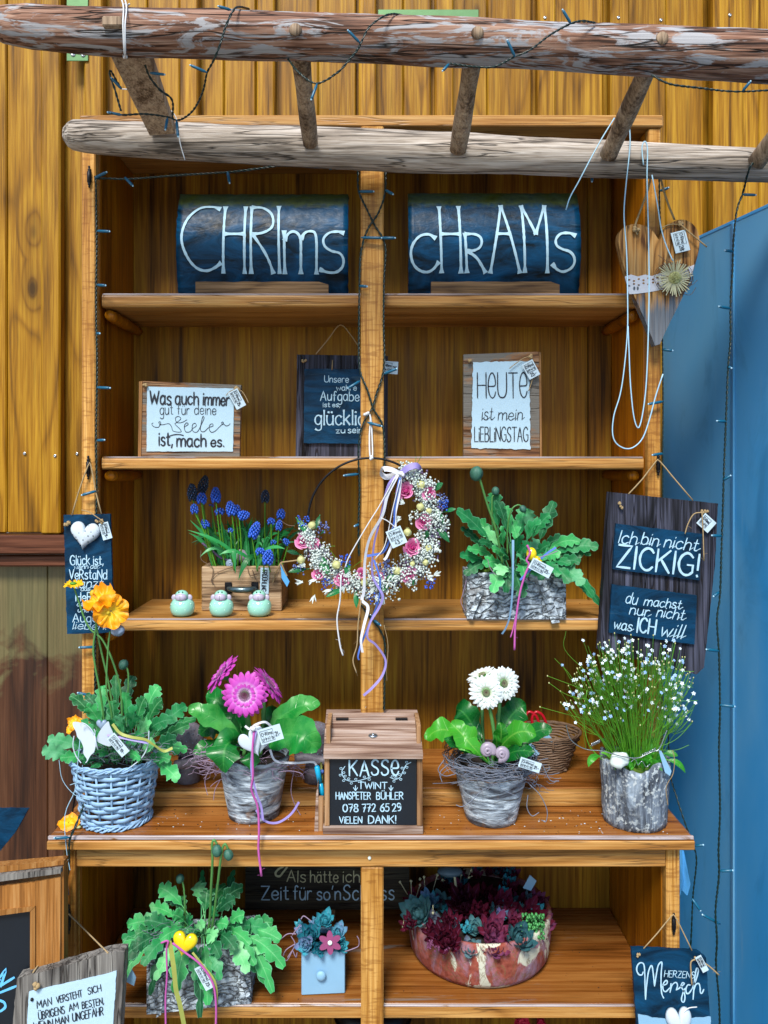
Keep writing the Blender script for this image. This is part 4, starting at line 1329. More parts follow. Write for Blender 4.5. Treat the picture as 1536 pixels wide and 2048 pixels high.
def puffy(parent, name, m, cx, cy, w, h, ang, Y, depth, layers=5):
    b = MB()
    ol = heart_outline(cx, cy, w, h, ang)
    n = len(ol)
    vs = []
    for j in range(layers + 1):
        u = j / layers
        f = math.cos(u * math.pi / 2) ** .5 if j < layers else .03
        for x, y in ol:
            q = P(cx + (x - cx) * f, cy + (y - cy) * f, Y)
            vs.append(q + Vector((0, -depth * math.sin(u * math.pi / 2), 0)))
    fs = [(j * n + k, j * n + (k + 1) % n, (j + 1) * n + (k + 1) % n, (j + 1) * n + k) for j in range(layers) for k in range(n)]
    fs += [tuple(layers * n + k for k in range(n)), tuple(range(n - 1, -1, -1))]
    b.add(vs, fs, True)
    return b.part(name, M[m], parent)
hp = puffy(t, 'fabric_heart', 'whitepaint', 170, 1072, 60, 56, 8, SY - .0015, .012)
b = MB()
for dx, dy in ((-22, -16), (-8, -18), (-24, -3), (-12, -6), (0, -10), (8, -20), (18, -16), (12, -8), (24, -10), (6, 0), (16, 0), (-16, 8), (-4, 8), (6, 12), (-8, 18), (2, 22), (-18, 2)):
    r_ = math.hypot(dx / 30, dy / 28)
    b.ball(P(170 + dx, 1072 + dy, SY - .0015 - .0118 * max(.25, 1 - r_ ** 3 * .6)), .0013, 6, 4)
b.part('dot_pattern', M['ink'], t)

# ================================================================== BIG BOARD, RIGHT
SY = -.03
t = thing('hanging_board_sign', 'tilted dark grey board with two slates reading Ich bin nicht ZICKIG!', 'sign', P(1305, 1345, SY))
b = MB(); b.pxprism(wavy([(1219, 984), (1436, 1007), (1430, 1130), (1408, 1335), (1393, 1349), (1198, 1300)], SY, .8, 10, 20), SY, .020); b.part('board', M['oldgrey'], t)
b = MB(); b.pxprism(wavy([(1232, 1047), (1404, 1068), (1399, 1161), (1225, 1138)], SY, .9, 4, 21), SY - .0065, .006); b.part('slate', M['slate2'], t)
b = MB(); b.pxprism(wavy([(1224, 1169), (1394, 1191), (1389, 1289), (1218, 1265)], SY, .9, 4, 22), SY - .0065, .006); b.part('slate', M['slate2'], t)
L = MB(); yl = SY - .0065
text(L, 'Ich', (1236, 1085), (1271, 1090), 25, 2.2, yl, slant=.15, join=True); text(L, 'bin', (1281, 1088), (1314, 1093), 24, 2.2, yl, slant=.15, join=True); text(L, 'nicht', (1327, 1094), (1393, 1102), 24, 2.2, yl, slant=.2, join=True)
text(L, 'ZICKIG!', (1233, 1133), (1395, 1153), 44, 4.8, yl, wob=.05, gap=2.0)
L.part('lettering', M['chalk'], t)
L = MB()
text(L, 'du', (1250, 1206), (1272, 1209), 22, 2.0, yl, slant=.15); text(L, 'machst', (1287, 1210), (1360, 1218), 18, 2.0, yl, slant=.2, join=True)
text(L, 'nur', (1258, 1228), (1296, 1233), 20, 2.0, yl, slant=.15, join=True); text(L, 'nicht', (1312, 1233), (1366, 1240), 21, 2.0, yl, slant=.2, join=True)
text(L, 'was', (1226, 1257), (1262, 1262), 20, 2.2, yl, slant=.1, join=True); text(L, 'ICH', (1273, 1264), (1309, 1269), 29, 3.6, yl); text(L, 'will', (1318, 1271), (1362, 1277), 28, 2.4, yl, slant=.25, join=True)
L.part('lettering', M['chalk'], t)
cord(t, [(1257, 988, SY), (1285, 958, -.02), (1311, 924, -.014), (1319, 922, -.014), (1345, 953, -.02), (1386, 1001, SY)], None, 1.5, sub=2, fuzz=4)
for c in ((1240, 1006), (1242, 1014), (1405, 1024), (1413, 1023)):
    knot(t, c, SY - .003, 4)
cord(t, [(1406, 1025), (1388, 1028), (1376, 1048), (1370, 1068)], SY - .012, 1.2, name='string_end', fuzz=2)
cord(t, [(1404, 1026), (1406, 1060), (1408, 1122)], SY - .012, 1.2, name='string_end', fuzz=2)
price_tag(t, (1413, 1046), 42, 30, 27, SY - .009, '')

# ================================================================== HERZENS MENSCH, LOWER RIGHT
SY = -.122
t = thing('slate_heart_sign', 'dark slate Herzens Mensch with a white stone heart, hung at the lower right', 'sign', P(1345, 2075, SY))
b = MB(); b.pxprism(wavy([(1263, 1896), (1396, 1902), (1412, 1915), (1424, 2090), (1276, 2090)], SY, .8, 6, 30), SY, .007); b.part('slate', M['slate2'], t)
L = MB(); yl = SY
kk = 190 / 1536
trace(L, "~210,430 190,475 140,470 105,400 120,320 170,280 220,310 235,450 240,650 248,870;~248,870 260,700 290,450 330,335 355,345 375,480 393,655;~393,655 420,480 450,330 495,270 512,300 500,450 498,650 510,780 540,850;~530,650 590,625 600,580 570,575 530,640 535,720 575,750 640,690;~660,620 645,760;~645,750 680,640 740,600 765,650 745,720;~745,720 780,700 830,660 875,620 845,605 820,660 860,730 885,830 870,910 840,910 830,850 870,720 905,690;~970,640 930,640 900,700 910,770 950,770 1000,700;~1000,700 1060,560 1100,420 1090,370 1065,390 1040,560 1015,870;~1020,760 1060,640 1110,620 1130,680 1135,760 1160,775 1190,715", (1260, 1890), kk, 2.6, yl)
text(L, 'HERZENS', (1328, 1953), (1388, 1956), 13, 1.5, yl, slant=.1, wob=.1)
L.part('lettering', M['chalk'], t)
b = MB(); b.pxprism(wavy([(1276, 2029), (1310, 2036), (1350, 2040), (1421, 2034), (1423, 2088), (1279, 2088)], SY, 1.2, 4, 31), SY - .002, .0018); b.part('lace_band', M['bluepot'], t)
puffy(t, 'stone_heart', 'whitepaint', 1357, 2046, 52, 66, -4, SY - .003, .012)
cord(t, [(1368, 2024), (1378, 2016), (1394, 2014)], SY - .012, 1.1, 'whitecord', 'stem')
cord(t, [(1287, 1897, SY), (1315, 1866, -.118), (1342, 1833, -.117), (1350, 1833, -.117), (1367, 1866, -.118), (1384, 1901, SY)], None, 1.3, sub=2, fuzz=3)
knot(t, (1277, 1911), SY - .003, 4); knot(t, (1390, 1917), SY - .003, 4)
cord(t, [(1392, 1918), (1382, 1924), (1382, 1945), (1384, 1970)], SY - .010, 1.5, name='string_end', fuzz=2)
cord(t, [(1392, 1918), (1415, 1930), (1438, 1950)], SY - .012, 1.5, name='string_end', fuzz=6)
price_tag(t, (1404, 1928), 62, 34, 13, SY - .014, '')

# ================================================================== WOODEN HEART
SY = -.035
t = thing('wooden_heart', 'hanging wooden heart with white lace band and a dried thistle flower', 'decoration', P(1312, 690, SY))
ho = [(1310, 691), (1290, 640), (1268, 590), (1250, 540), (1240, 500), (1237, 478), (1241, 462), (1252, 452), (1270, 448), (1290, 452), (1306, 463), (1320, 480), (1330, 458), (1345, 444), (1364, 439), (1383, 446), (1396, 464), (1399, 490), (1393, 520), (1380, 560), (1360, 605), (1335, 655), (1320, 688)]
hs = catmull([Vector((x, y)) for x, y in ho], 4)
b = MB(); b.pxprism([tuple(p) for p in hs], SY, .020); b.part('board', M['heart'], t)
b = MB()
lo = [(1250, 553), (1262, 549), (1276, 553), (1290, 549), (1304, 552), (1320, 546), (1340, 542), (1365, 540), (1389, 529), (1383, 553), (1360, 570), (1330, 578), (1305, 583), (1285, 586), (1268, 588), (1258, 588)]
b.pxprism(lo, SY - .0012, .001); b.part('lace_band', M['lace'], t)
b = MB()
for i in range(26):
    x = 1258 + (i % 13) * 9.5; y = 560 + (i // 13) * 9 - (x - 1258) * .08 + (3 if i % 2 else 0)
    b.prism([(P(x + 2.4 * math.cos(a), y + 1.9 * math.sin(a), SY).x, P(x + 2.4 * math.cos(a), y + 1.9 * math.sin(a), SY).z) for a in [k * math.pi / 3 for k in range(6)]], SY - .0018, SY - .0013)
for x in (1268, 1275):
    b.prism([(P(x + 2.2 * math.cos(a), 577 + 4 * math.sin(a), SY).x, P(x + 2.2 * math.cos(a), 577 + 4 * math.sin(a), SY).z) for a in [k * math.pi / 4 for k in range(8)]], SY - .0018, SY - .0013)
b.part('lace_hole_pattern', M['heart'], t)
for i in range(44):
    a = i / 44 * 2 * math.pi + rnd(-.05, .05)
    b = MB()
    r0, r1 = 12, rnd(29, 39)
    c = (1349, 556)
    p0 = P(c[0] + r0 * math.cos(a), c[1] + r0 * math.sin(a), SY - .012)
    p1 = P(c[0] + r1 * math.cos(a), c[1] + r1 * math.sin(a), SY - .014 + rnd(-.006, .004))
    b.ribbon([p0, p0.lerp(p1, .5), p1], lambda u: .0016 + .0012 * math.sin(u * 3.1), (0, -1, .3))
    b.part('thistle_ray', M['cream'], t)
b = MB()
b.ball(P(1349, 556, SY - .010), .0125, 14, 8, 1, .5, 1, warp=.3)
for i in range(120):
    a, r_ = rnd(0, 6.28), rnd(0, 12)
    q = P(1349 + r_ * math.cos(a), 556 + r_ * math.sin(a), SY - .015)
    b.tube([q, q + Vector((rnd(-.002, .002), -.004, rnd(-.002, .002)))], .0005, 3)
b.part('thistle_centre', M['pod'], t)
b = MB()
for i in range(46):
    a0 = rnd(0, 6.28); rr = rnd(22, 40)
    pts = [P(1345 + rr * math.cos(a0 + u * 1.3) + rnd(-3, 3), 556 + rr * .85 * math.sin(a0 + u * 1.3) + rnd(-3, 3), SY - .004 - rnd(0, .006)) for u in (0, .3, .6, 1)]
    b.tube(catmull(pts, 3), .0005, 3)
for s_ in ([(1368, 572), (1384, 570), (1395, 560)], [(1360, 585), (1380, 590), (1392, 575)], [(1316, 510), (1330, 520), (1345, 526)]):
    b.tube(catmull(PP(s_, SY - .01), 4), .0006, 3)
b.part('twig_nest', M['wickerb'], t, stuff=True)
cord(t, [(1275, 470, SY - .002), (1270, 452, SY - .003), (1285, 410, SY), (1300, 362, -.06), (1304, 300, -.08), (1318, 300, -.09), (1322, 360, -.06), (1335, 405, SY), (1349, 440, SY + .005)], None, 2.2, sub=3, fuzz=14)
knot(t, (1273, 458), SY - .003, 6); knot(t, (1361, 447), SY - .003, 6)
cord(t, [(1361, 449), (1385, 470), (1414, 494)], SY - .01, 1.6, name='string_end', fuzz=4)
cord(t, [(1358, 449), (1340, 449), (1322, 456)], SY - .004, 1.2, name='string_end')
price_tag(t, (1361, 483), 76, 42, 30, SY - .008, '28')

# ================================================================== SIGN IN THE BASE
SY = .17
t = thing('base_board_sign', 'dark board Als hätte ich Zeit at the back of the open base', 'sign', P(655, 1820, SY))
b = MB(); b.pxprism([(491, 1700), (818, 1700), (819, 1819), (490, 1820)], SY, .018); b.part('board', M['oldgreyx'], t)
L = MB(); yl = SY
text(L, 'Als', (574, 1763), (611, 1764), 23, 2.2, yl); text(L, 'hätte', (621, 1764), (676, 1764), 23, 2.2, yl); text(L, 'ich', (686, 1764), (719, 1764), 23, 2.2, yl)
trace(L, "~430,0 400,60 370,100 340,135 310,130 305,105 330,75 370,55", (480, 1720), 360 / 1536, 4, yl)
L.part('lettering', M['cream'], t)
L = MB()
text(L, 'Zeit', (523, 1799), (577, 1799), 27, 2.8, yl); text(L, 'für', (587, 1799), (623, 1799), 27, 2.6, yl); text(L, "so'n", (634, 1799), (681, 1799), 25, 2.6, yl); text(L, 'Scheiss', (687, 1799), (788, 1799), 29, 2.8, yl, gap=2.2)
L.part('lettering', M['chalk'], t)
# its back rests on a lath so that the board stands on the shelf
b = MB(); b.box(P(640, 0, SY).x, P(670, 0, SY).x, SY + .018, SY + .03, .4775, .7); b.part('stand', M['strip'], t)

# ================================================================== LOWER LEFT: CHALKBOARD AND PAPER SIGN
CY = -.23
t = thing('framed_chalkboard', 'wood framed black chalkboard at the lower left edge', 'chalkboard', P(30, 2100, CY))
def fr(pts, Y, th, m='frame', name='frame_rail'):
    b = MB(); b.pxprism(pts, Y, th); b.part(name, M[m], t)
fr([(-140, 1790), (-140, 1836), (70, 1812), (70, 1765)], CY, .022)
fr([(70.6, 1764), (121, 1755), (119, 2120), (70.6, 2120)], CY, .022, 'frame', 'frame_stile')
fr([(121.6, 1737), (128, 1731), (127, 2120), (121.6, 2120)], CY + .004, .020, 'frame', 'edge_moulding')
fr([(-140, 1764), (-140, 1782), (121, 1747), (121, 1738)], CY - .006, .010, 'oldmid', 'edge_moulding')
fr([(-140, 1745), (-140, 1763), (128, 1729), (128, 1722)], CY + .002, .020, 'frame', 'edge_moulding')
fr([(-140, 1836.5), (-140, 1850), (60, 1823), (70, 1813)], CY - .003, .020, 'frame', 'inner_moulding')
fr([(60, 1824), (70, 1814), (70, 2120), (60, 2120)], CY - .003, .020, 'frame', 'inner_moulding')
fr([(-140, 1850), (60, 1822), (60, 2120), (-140, 2120)], CY + .008, .006, 'blackboard', 'board')
L = MB()
trace(L, "0,1620 60,1540 10,1700;0,1700 130,1620;0,1760 150,1700;~0,1830 40,1850 50,1890 20,1920 0,1930;-40,1560 0,1690;-60,1700 0,1640", (0, 1600), 260 / 1189, 5, CY + .008)
L.part('chalk_lettering', M['chalkb'], t)

SY = -.25
t = thing('paper_board_sign', 'tilted grey board with white paper Man versteht sich, lower left', 'sign', P(150, 2110, SY))
b = MB(); b.pxprism(wavy([(34, 1957), (90, 1942), (160, 1923), (222, 1905), (249, 1904), (237, 2110), (20, 2110)], SY, 1.2, 8, 40), SY, .024); b.part('board', M['oldmid'], t)
b = MB(); b.pxprism(wavy([(58, 1984), (205, 1950), (233, 1942), (222, 2110), (50, 2110)], SY, 1.2, 5, 41), SY - .0022, .0018); b.part('paper', M['paper'], t)
L = MB(); yl = SY - .0022
text(L, 'MAN', (75, 2016), (104, 2009), 15, 1.8, yl, slant=.15); text(L, 'VERSTEHT', (114, 2006), (165, 1992), 13, 1.8, yl, slant=.15); text(L, 'SICH', (177, 1989), (203, 1981), 13, 1.8, yl, slant=.15)
text(L, 'ÜBRIGENS', (78, 2039), (130, 2026), 15, 1.9, yl, slant=.15); text(L, 'AM', (139, 2022), (157, 2017), 14, 1.9, yl, slant=.15); text(L, 'BESTEN,', (165, 2017), (208, 2007), 13, 1.9, yl, slant=.15)
text(L, 'WENN', (68, 2060), (106, 2052), 15, 2, yl, slant=.15); text(L, 'MAN', (112, 2051), (138, 2044), 15, 2, yl, slant=.15); text(L, 'UNGEFÄHR', (146, 2042), (207, 2029), 16, 2, yl, slant=.15)
L.part('lettering', M['ink'], t)
b = MB(); b.ball(P(64, 1999, SY - .003), .003, 8, 5); b.part('nail_head', M['iron'], t)
knot(t, (71, 1972), SY - .004, 7)
cord(t, [(66, 1945, SY), (90, 1912, -.2), (118, 1875, -.16), (134, 1831, -.118), (143, 1834, -.118), (175, 1865, -.15), (216, 1906, SY)], None, 1.7, sub=2, fuzz=4)

t = thing('slate_plate', 'blue-grey slate corner sticking in at the left edge above the chalkboard', 'slate', P(0, 1710, -.15))
b = MB(); b.pxprism(wavy([(-120, 1618), (56, 1619), (30, 1665), (-2, 1704), (-120, 1800)], -.15, 1.0, 6, 50), -.15, .008); b.part('slate', M['slate2'], t)
b = MB(); b.tube([P(-80, 1770, -.146), P(-80, 2110, -.146), (P(-80, 0, -.146).x, -.146, 0)], .006, 8); b.part('stake', M['iron'], t)

# ================================================================== CASH BOX
KY = -.116
t = thing('cash_box', 'small wooden cash box with slanted lid and black KASSE chalkboard', 'cash box', P(745, 1677, KY))
def kp(px, py, Y=KY):
    return P(px, py, Y)
xl, xr = kp(649, 0).x, kp(845, 0).x
zb = ZC + .0005
zt = kp(0, 1511).z
b = MB(); b.box(xl, xl + 10 * sc_(KY), KY, KY + .016, zb + .0145, zt - .001, .001); b.part('stile', M['kassez'], t)
b = MB(); b.box(xr - 11 * sc_(KY), xr, KY, KY + .016, zb + .0145, zt - .001, .001); b.part('stile', M['kassez'], t)
b = MB(); b.box(xl - .003, xr + .001, KY - .002, KY + .1, zb, zb + .014, .001); b.part('base', M['kasse'], t)
b = MB(); b.box(xl + 10 * sc_(KY) + .0004, xr - 11 * sc_(KY) - .0004, KY + .004, KY + .012, zb + .0145, zt - .001, .0005); b.part('chalkboard', M['blackboard'], t)
b = MB(); b.box(xl + .002, xl + .010, KY + .0165, KY + .095, zb + .0145, zt + .05, .0008); b.part('side_board', M['kassez'], t)
b = MB(); b.box(xr - .010, xr - .002, KY + .0165, KY + .095, zb + .0145, zt + .05, .0008); b.part('side_board', M['kassez'], t)
b = MB(); b.box(xl + .0105, xr - .0105, KY + .087, KY + .095, zb + .0145, zt + .05, .0008); b.part('back_board', M['kasse'], t)
# slanted lid: front edge low, back edge high
def slab(name, m, pf, pb, th):
    """pf, pb: (px0, px1, py, Y) of the front lower and back upper edge"""
    b = MB()
    a0, a1 = P(pf[0], pf[2], pf[3]), P(pf[1], pf[2], pf[3])
    c0, c1 = P(pb[0], pb[2], pb[3]), P(pb[1], pb[2], pb[3])
    d = Vector((0, 0, -th))
    vs = [a0, a1, c1, c0, a0 + d, a1 + d, c1 + d, c0 + d]
    b.add(vs, [(0, 1, 2, 3), (7, 6, 5, 4), (0, 4, 5, 1), (1, 5, 6, 2), (2, 6, 7, 3), (3, 7, 4, 0)], False)
    b.part(name, M[m], t)
slab('lid', 'kasse', (647, 846, 1507, KY - .008), (651, 838, 1439, KY + .078), .010)
slab('top_board', 'kasse', (651.5, 838, 1437, KY + .080), (653, 834, 1419, KY + .12), .010)
for x0, x1 in ((672, 697), (791, 815)):
    b = MB(); A = P(x0, 1438, KY + .079); B_ = P(x1, 1435, KY + .079); b.box(A.x, B_.x, KY + .074, KY + .082, A.z - .001, A.z + .0022, .0004); b.part('hinge', M['iron'], t)
c = P(746, 1471, KY + .038)
b = MB(); b.ball(c + Vector((0, -.001, .0)), .0095, 14, 8, 1, 1, .45); b.ball(c + Vector((0, -.004, .003)), .003, 8, 5); b.part('knob', M['steel'], t)
b = MB(); b.tube([P(731, 1416, KY + .1), P(732, 1413, KY + .1)], .0008, 5); b.part('nail', M['steel'], t)
L = MB(); yl = KY + .004
text(L, 'KASS€', (699, 1551), (797, 1550), 30, 3.4, yl, gap=2.2, wob=.35)
text(L, 'TWINT', (717, 1577), (774, 1577), 13, 2.2, yl, wob=.1)
for x in (711, 782):
    stroke2d(L, [Vector((x, 1571)), Vector((x, 1581))], 2.2, yl); stroke2d(L, [Vector((x - 4, 1575)), Vector((x, 1581))], 2.0, yl); stroke2d(L, [Vector((x + 4, 1575)), Vector((x, 1581))], 2.0, yl)
text(L, 'HANSPETER', (672, 1598), (741, 1598), 14, 2.1, yl); text(L, 'BÜHLER', (753, 1598), (806, 1598), 14, 2.1, yl)
text(L, '078', (686, 1623), (716, 1623), 15, 2.3, yl); text(L, '772', (725, 1623), (751, 1622), 15, 2.3, yl); text(L, '65', (761, 1622), (778, 1622), 15, 2.3, yl); text(L, '29', (785, 1622), (802, 1621), 15, 2.3, yl)
text(L, 'ViELEN', (679, 1646), (724, 1646), 13, 2.1, yl); text(L, 'DANK!', (737, 1646), (792, 1646), 15, 2.3, yl)
def sprig(pts, side=1, step=9):
    q = resample(catmull([Vector(p) for p in pts], 6), 3)
    stroke2d(L, q, 1.3, yl, step=4)
    for i in range(3, len(q) - 1, 3):
        d = (q[i + 1] - q[i - 1]).normalized()
        sg = 1 if (i // 3) % 2 else -1
        n = Vector((-d.y, d.x)) * sg
        c = q[i] + n * 4 + d * 2
        stroke2d(L, [c + Vector((2.6 * math.cos(a), 1.9 * math.sin(a))) for a in [k * 2 * math.pi / 8 + .3 for k in range(9)]], 1.0, yl, step=0)
sprig([(690, 1532), (684, 1542), (686, 1552), (694, 1560), (710, 1562), (728, 1558), (742, 1553)])
sprig([(822, 1524), (812, 1530), (806, 1542), (800, 1554), (790, 1558), (780, 1554)])
L.part('lettering', M['chalk'], t)
b = MB(); A = P(628, 1676, KY + .03); 
b.pxprism([(637, 1594), (647, 1594), (647, 1668), (637, 1668)], KY + .012, .006); b.part('pen_holder_front', M['kassez'], t)
b = MB(); b.pxprism([(632, 1590), (636.5, 1560), (636.5, 1668), (628, 1676)], KY + .012, .05); b.part('pen_holder_side', M['kasse'], t)
b = MB(); b.pxprism([(628, 1669), (648, 1669), (648, 1677), (626, 1677)], KY + .008, .05); b.part('pen_holder_base', M['kasse'], t)
p = thing('marker_pen', 'bright cyan marker pen leaning in the holder left of the cash box', 'pen', P(641, 1594, KY + .03))
b = MB(); b.tube([P(646, 1596, KY + .028), P(640, 1565, KY + .028)], 5.2 * sc_(KY), 12); b.part('barrel', M['cyanpen'], p)
b = MB(); b.tube([P(640, 1565, KY + .028), P(634, 1534, KY + .028), P(633.4, 1531, KY + .028)], [5.9 * sc_(KY), 5.6 * sc_(KY), 3 * sc_(KY)], 12); b.part('cap', M['cyanpen'], p)
p = thing('pen', 'thin pen with blue ball end behind the cyan marker', 'pen', P(646, 1594, KY + .045))
b = MB(); b.tube([P(647, 1600, KY + .045), P(642, 1525, KY + .045)], 2.4 * sc_(KY), 8); b.part('barrel', M['yelribbon'], p)
b = MB(); b.ball(P(644, 1543, KY + .04), .004, 10, 6); b.part('ball', M['blueribbon'], p)
# ================================================================== PLANT BUILDERS
def bez(p0, p1, p2, t):
    return p0 * (1 - t) ** 2 + p1 * (2 * t * (1 - t)) + p2 * t * t
def leaf(parent, m, p0, p1, p2, width, kind='poppy', pet=.35, face=(0, -1, .45), seed=0, name='leaf', mesh=None, stem=.0014, N=None):
    """a leaf on a quadratic curve: petiole first, blade after; width is the full width."""
    rs = random.Random(seed * 7919 + 13)
    F = Vector(face) + Vector((rs.uniform(-.25, .25), rs.uniform(-.2, .2), rs.uniform(-.3, .3)))
    F.normalize()
    b = MB()
    if pet > .02:
        st = [bez(p0, p1, p2, pet * k / 5 + .0) for k in range(6)] + [bez(p0, p1, p2, pet + .02)]
        b.tube(st, [stem * (1 - .35 * k / 6) for k in range(7)], 5, cap=False)
        b.u = [(0.0, 0.0)] * len(b.v)
    N = N or {'poppy': 26, 'gerbera': 24, 'strap': 10, 'lance': 8, 'round': 10}[kind]
    US = (-1, -.55, 0, .55, 1)
    ph = rs.uniform(0, 6)
    cup = rs.uniform(-.25, .35)
    vs, uv = [], []
    ln = (p2 - p0).length
    for i in range(N + 1):
        s = i / N
        t = pet + (1 - pet) * s
        B_ = bez(p0, p1, p2, t)
        T = (bez(p0, p1, p2, min(1, t + .01)) - bez(p0, p1, p2, max(0, t - .01))).normalized()
        W = T.cross(F)
        if W.length < .05:
            W = T.orthogonal()
        W.normalize()
        Nn = W.cross(T).normalized()
        for u in US:
            fwd = 0
            if kind == 'poppy':
                env = math.sin(math.pi * min(1, s * .93 + .03)) ** .75 * (.55 + .45 * s) * 1.15
                sd = .12 if u > 0 else -.12
                lob = abs(math.sin(math.pi * (3.6 * s + .05 + sd * .4)))
                lob = .34 + .66 * lob ** .5 if s < .82 else .62 + .38 * abs(math.sin(math.pi * (3.6 * s + .05)))
                w = env * lob * (1 + .09 * math.sin(s * 44 + ph + u * 3))
                fwd = .20 * w * abs(u)
                rip = .10 * math.sin(s * 15 + ph + u * 2) * abs(u)
            elif kind == 'gerbera':
                env = (math.sin(math.pi * min(1, s ** 1.15 * .97 + .02)) ** .62)
                w = env * (1 + .20 * math.sin(s * 15 + ph + (1 if u > 0 else 0)) * (1 - s * .5) + .05 * math.sin(s * 41 + ph))
                fwd = .12 * w * abs(u)
                rip = .20 * math.sin(s * 13 + ph + u * 1.5) * abs(u)
            elif kind == 'strap':
                w = min(1, s * 6 + .3) * min(1, (1 - s) * 3.2 + .05)
                rip = 0
            elif kind == 'round':
                w = math.sin(math.pi * min(1, s * .94 + .04)) ** .55
                rip = .06 * math.sin(s * 9 + ph)
            else:
                w = math.sin(math.pi * min(1, s * .97 + .02)) ** .85
                rip = .04 * math.sin(s * 7 + ph)
            hw = width / 2
            p = B_ + W * (u * w * hw) + T * (fwd * hw) + Nn * (hw * (cup * abs(u) * w + rip))
            vs.append(p); uv.append((u, s))
    n = len(US)
    b.add(vs, [(i * n + k, i * n + k + 1, (i + 1) * n + k + 1, (i + 1) * n + k) for i in range(N) for k in range(n - 1)], True, uv)
    return b.part(name, m, parent)

def poppy_plant(t, org, targets, seed, base_w=.030, mats=('poppyleaf', 'poppyleaf2')):
    """targets: (px, py, depth, width px, lift)"""
    for i, tg in enumerate(targets):
        px, py, Y, w = tg[:4]
        lift = tg[4] if len(tg) > 4 else .35
        tip = P(px, py, Y)
        o = org + Vector((rnd(-.02, .02) + (tip.x - org.x) * .25, rnd(-.015, .015), rnd(-.004, .006)))
        d = tip - o
        mid = o + d * .5 + Vector((0, -.01, 0)) + Vector((0, 0, max(.012, d.length * lift)))
        k = sc_(Y)
        leaf(t, M[mats[0] if rnd(0, 1) < .62 else mats[1]], o, mid, tip, w * k * .84, 'poppy', pet=.42 if d.length > .06 else .2, face=(d.x * 1.2, -1, .5), seed=seed * 100 + i)

def stem_tube(parent, pts, r0, r1, m='stem', name='stem', hairy=0):
    q = catmull([Vector(p) for p in pts], 7)
    n = len(q)
    b = MB()
    b.tube(q, [r0 + (r1 - r0) * i / (n - 1) for i in range(n)], 7)
    for i in range(hairy):
        j = rnd(0, n - 1.01)
        p = q[int(j)].lerp(q[int(j) + 1], j % 1)
        d = Vector((rnd(-1, 1), rnd(-1, .2), rnd(-.3, .3))).normalized()
        b.tube([p, p + d * (r0 + rnd(.001, .0028))], .00012, 3, cap=False)
    return b.part(name, M[m], parent)

def bud(parent, c, r, tilt=0.0, m='bud'):
    b = MB()
    RM = Matrix.Rotation(tilt, 3, 'Y')
    def f(q, z, th, i):
        return q * (1 + .09 * math.cos(th * 6)), z
    prof = [(.02, -1.25), (.45, -1.15), (.8, -.75), (1, -.1), (.93, .45), (.6, .95), (.25, 1.15), (.05, 1.2)]
    b.lathe([(a * r, z * r) for a, z in prof], (0, 0, 0), 18, fn=f)
    b.v = [tuple(RM @ Vector(v) + c) for v in b.v]
    for i in range(40):
        d = Vector((rnd(-1, 1), rnd(-1, 1), rnd(-1, 1))).normalized()
        p = c + d * r * .95
        b.tube([p, p + d * .002], .00013, 3, cap=False)
    return b.part('bud', M[m], parent)

def petal_mesh(name, m, L, W, curve=.15, notch=False, nseg=7):
    """lies along +X, upper side +Z, root at the origin"""
    b = MB()
    vs, uv = [], []
    for i in range(nseg + 1):
        s = i / nseg
        w = W / 2 * (.30 + .70 * math.sin(math.pi * min(1, s * .82 + .08)) ** .7) * (1 if s < .85 else math.sqrt(max(0, 1 - ((s - .85) / .17) ** 2)))
        for u in (-1, -.5, 0, .5, 1):
            vs.append((s * L + (0 if abs(u) < .9 else -.01 * L), u * w, L * (curve * math.sin(s * 2.2) - .35 * curve * s * s * 2) - abs(u) * w * .22))
            uv.append(((u + 1) / 2, s))
    b.add(vs, [(i * 5 + k, i * 5 + k + 1, (i + 1) * 5 + k + 1, (i + 1) * 5 + k) for i in range(nseg) for k in range(4)], True, uv)
    return b.mesh(name, m)

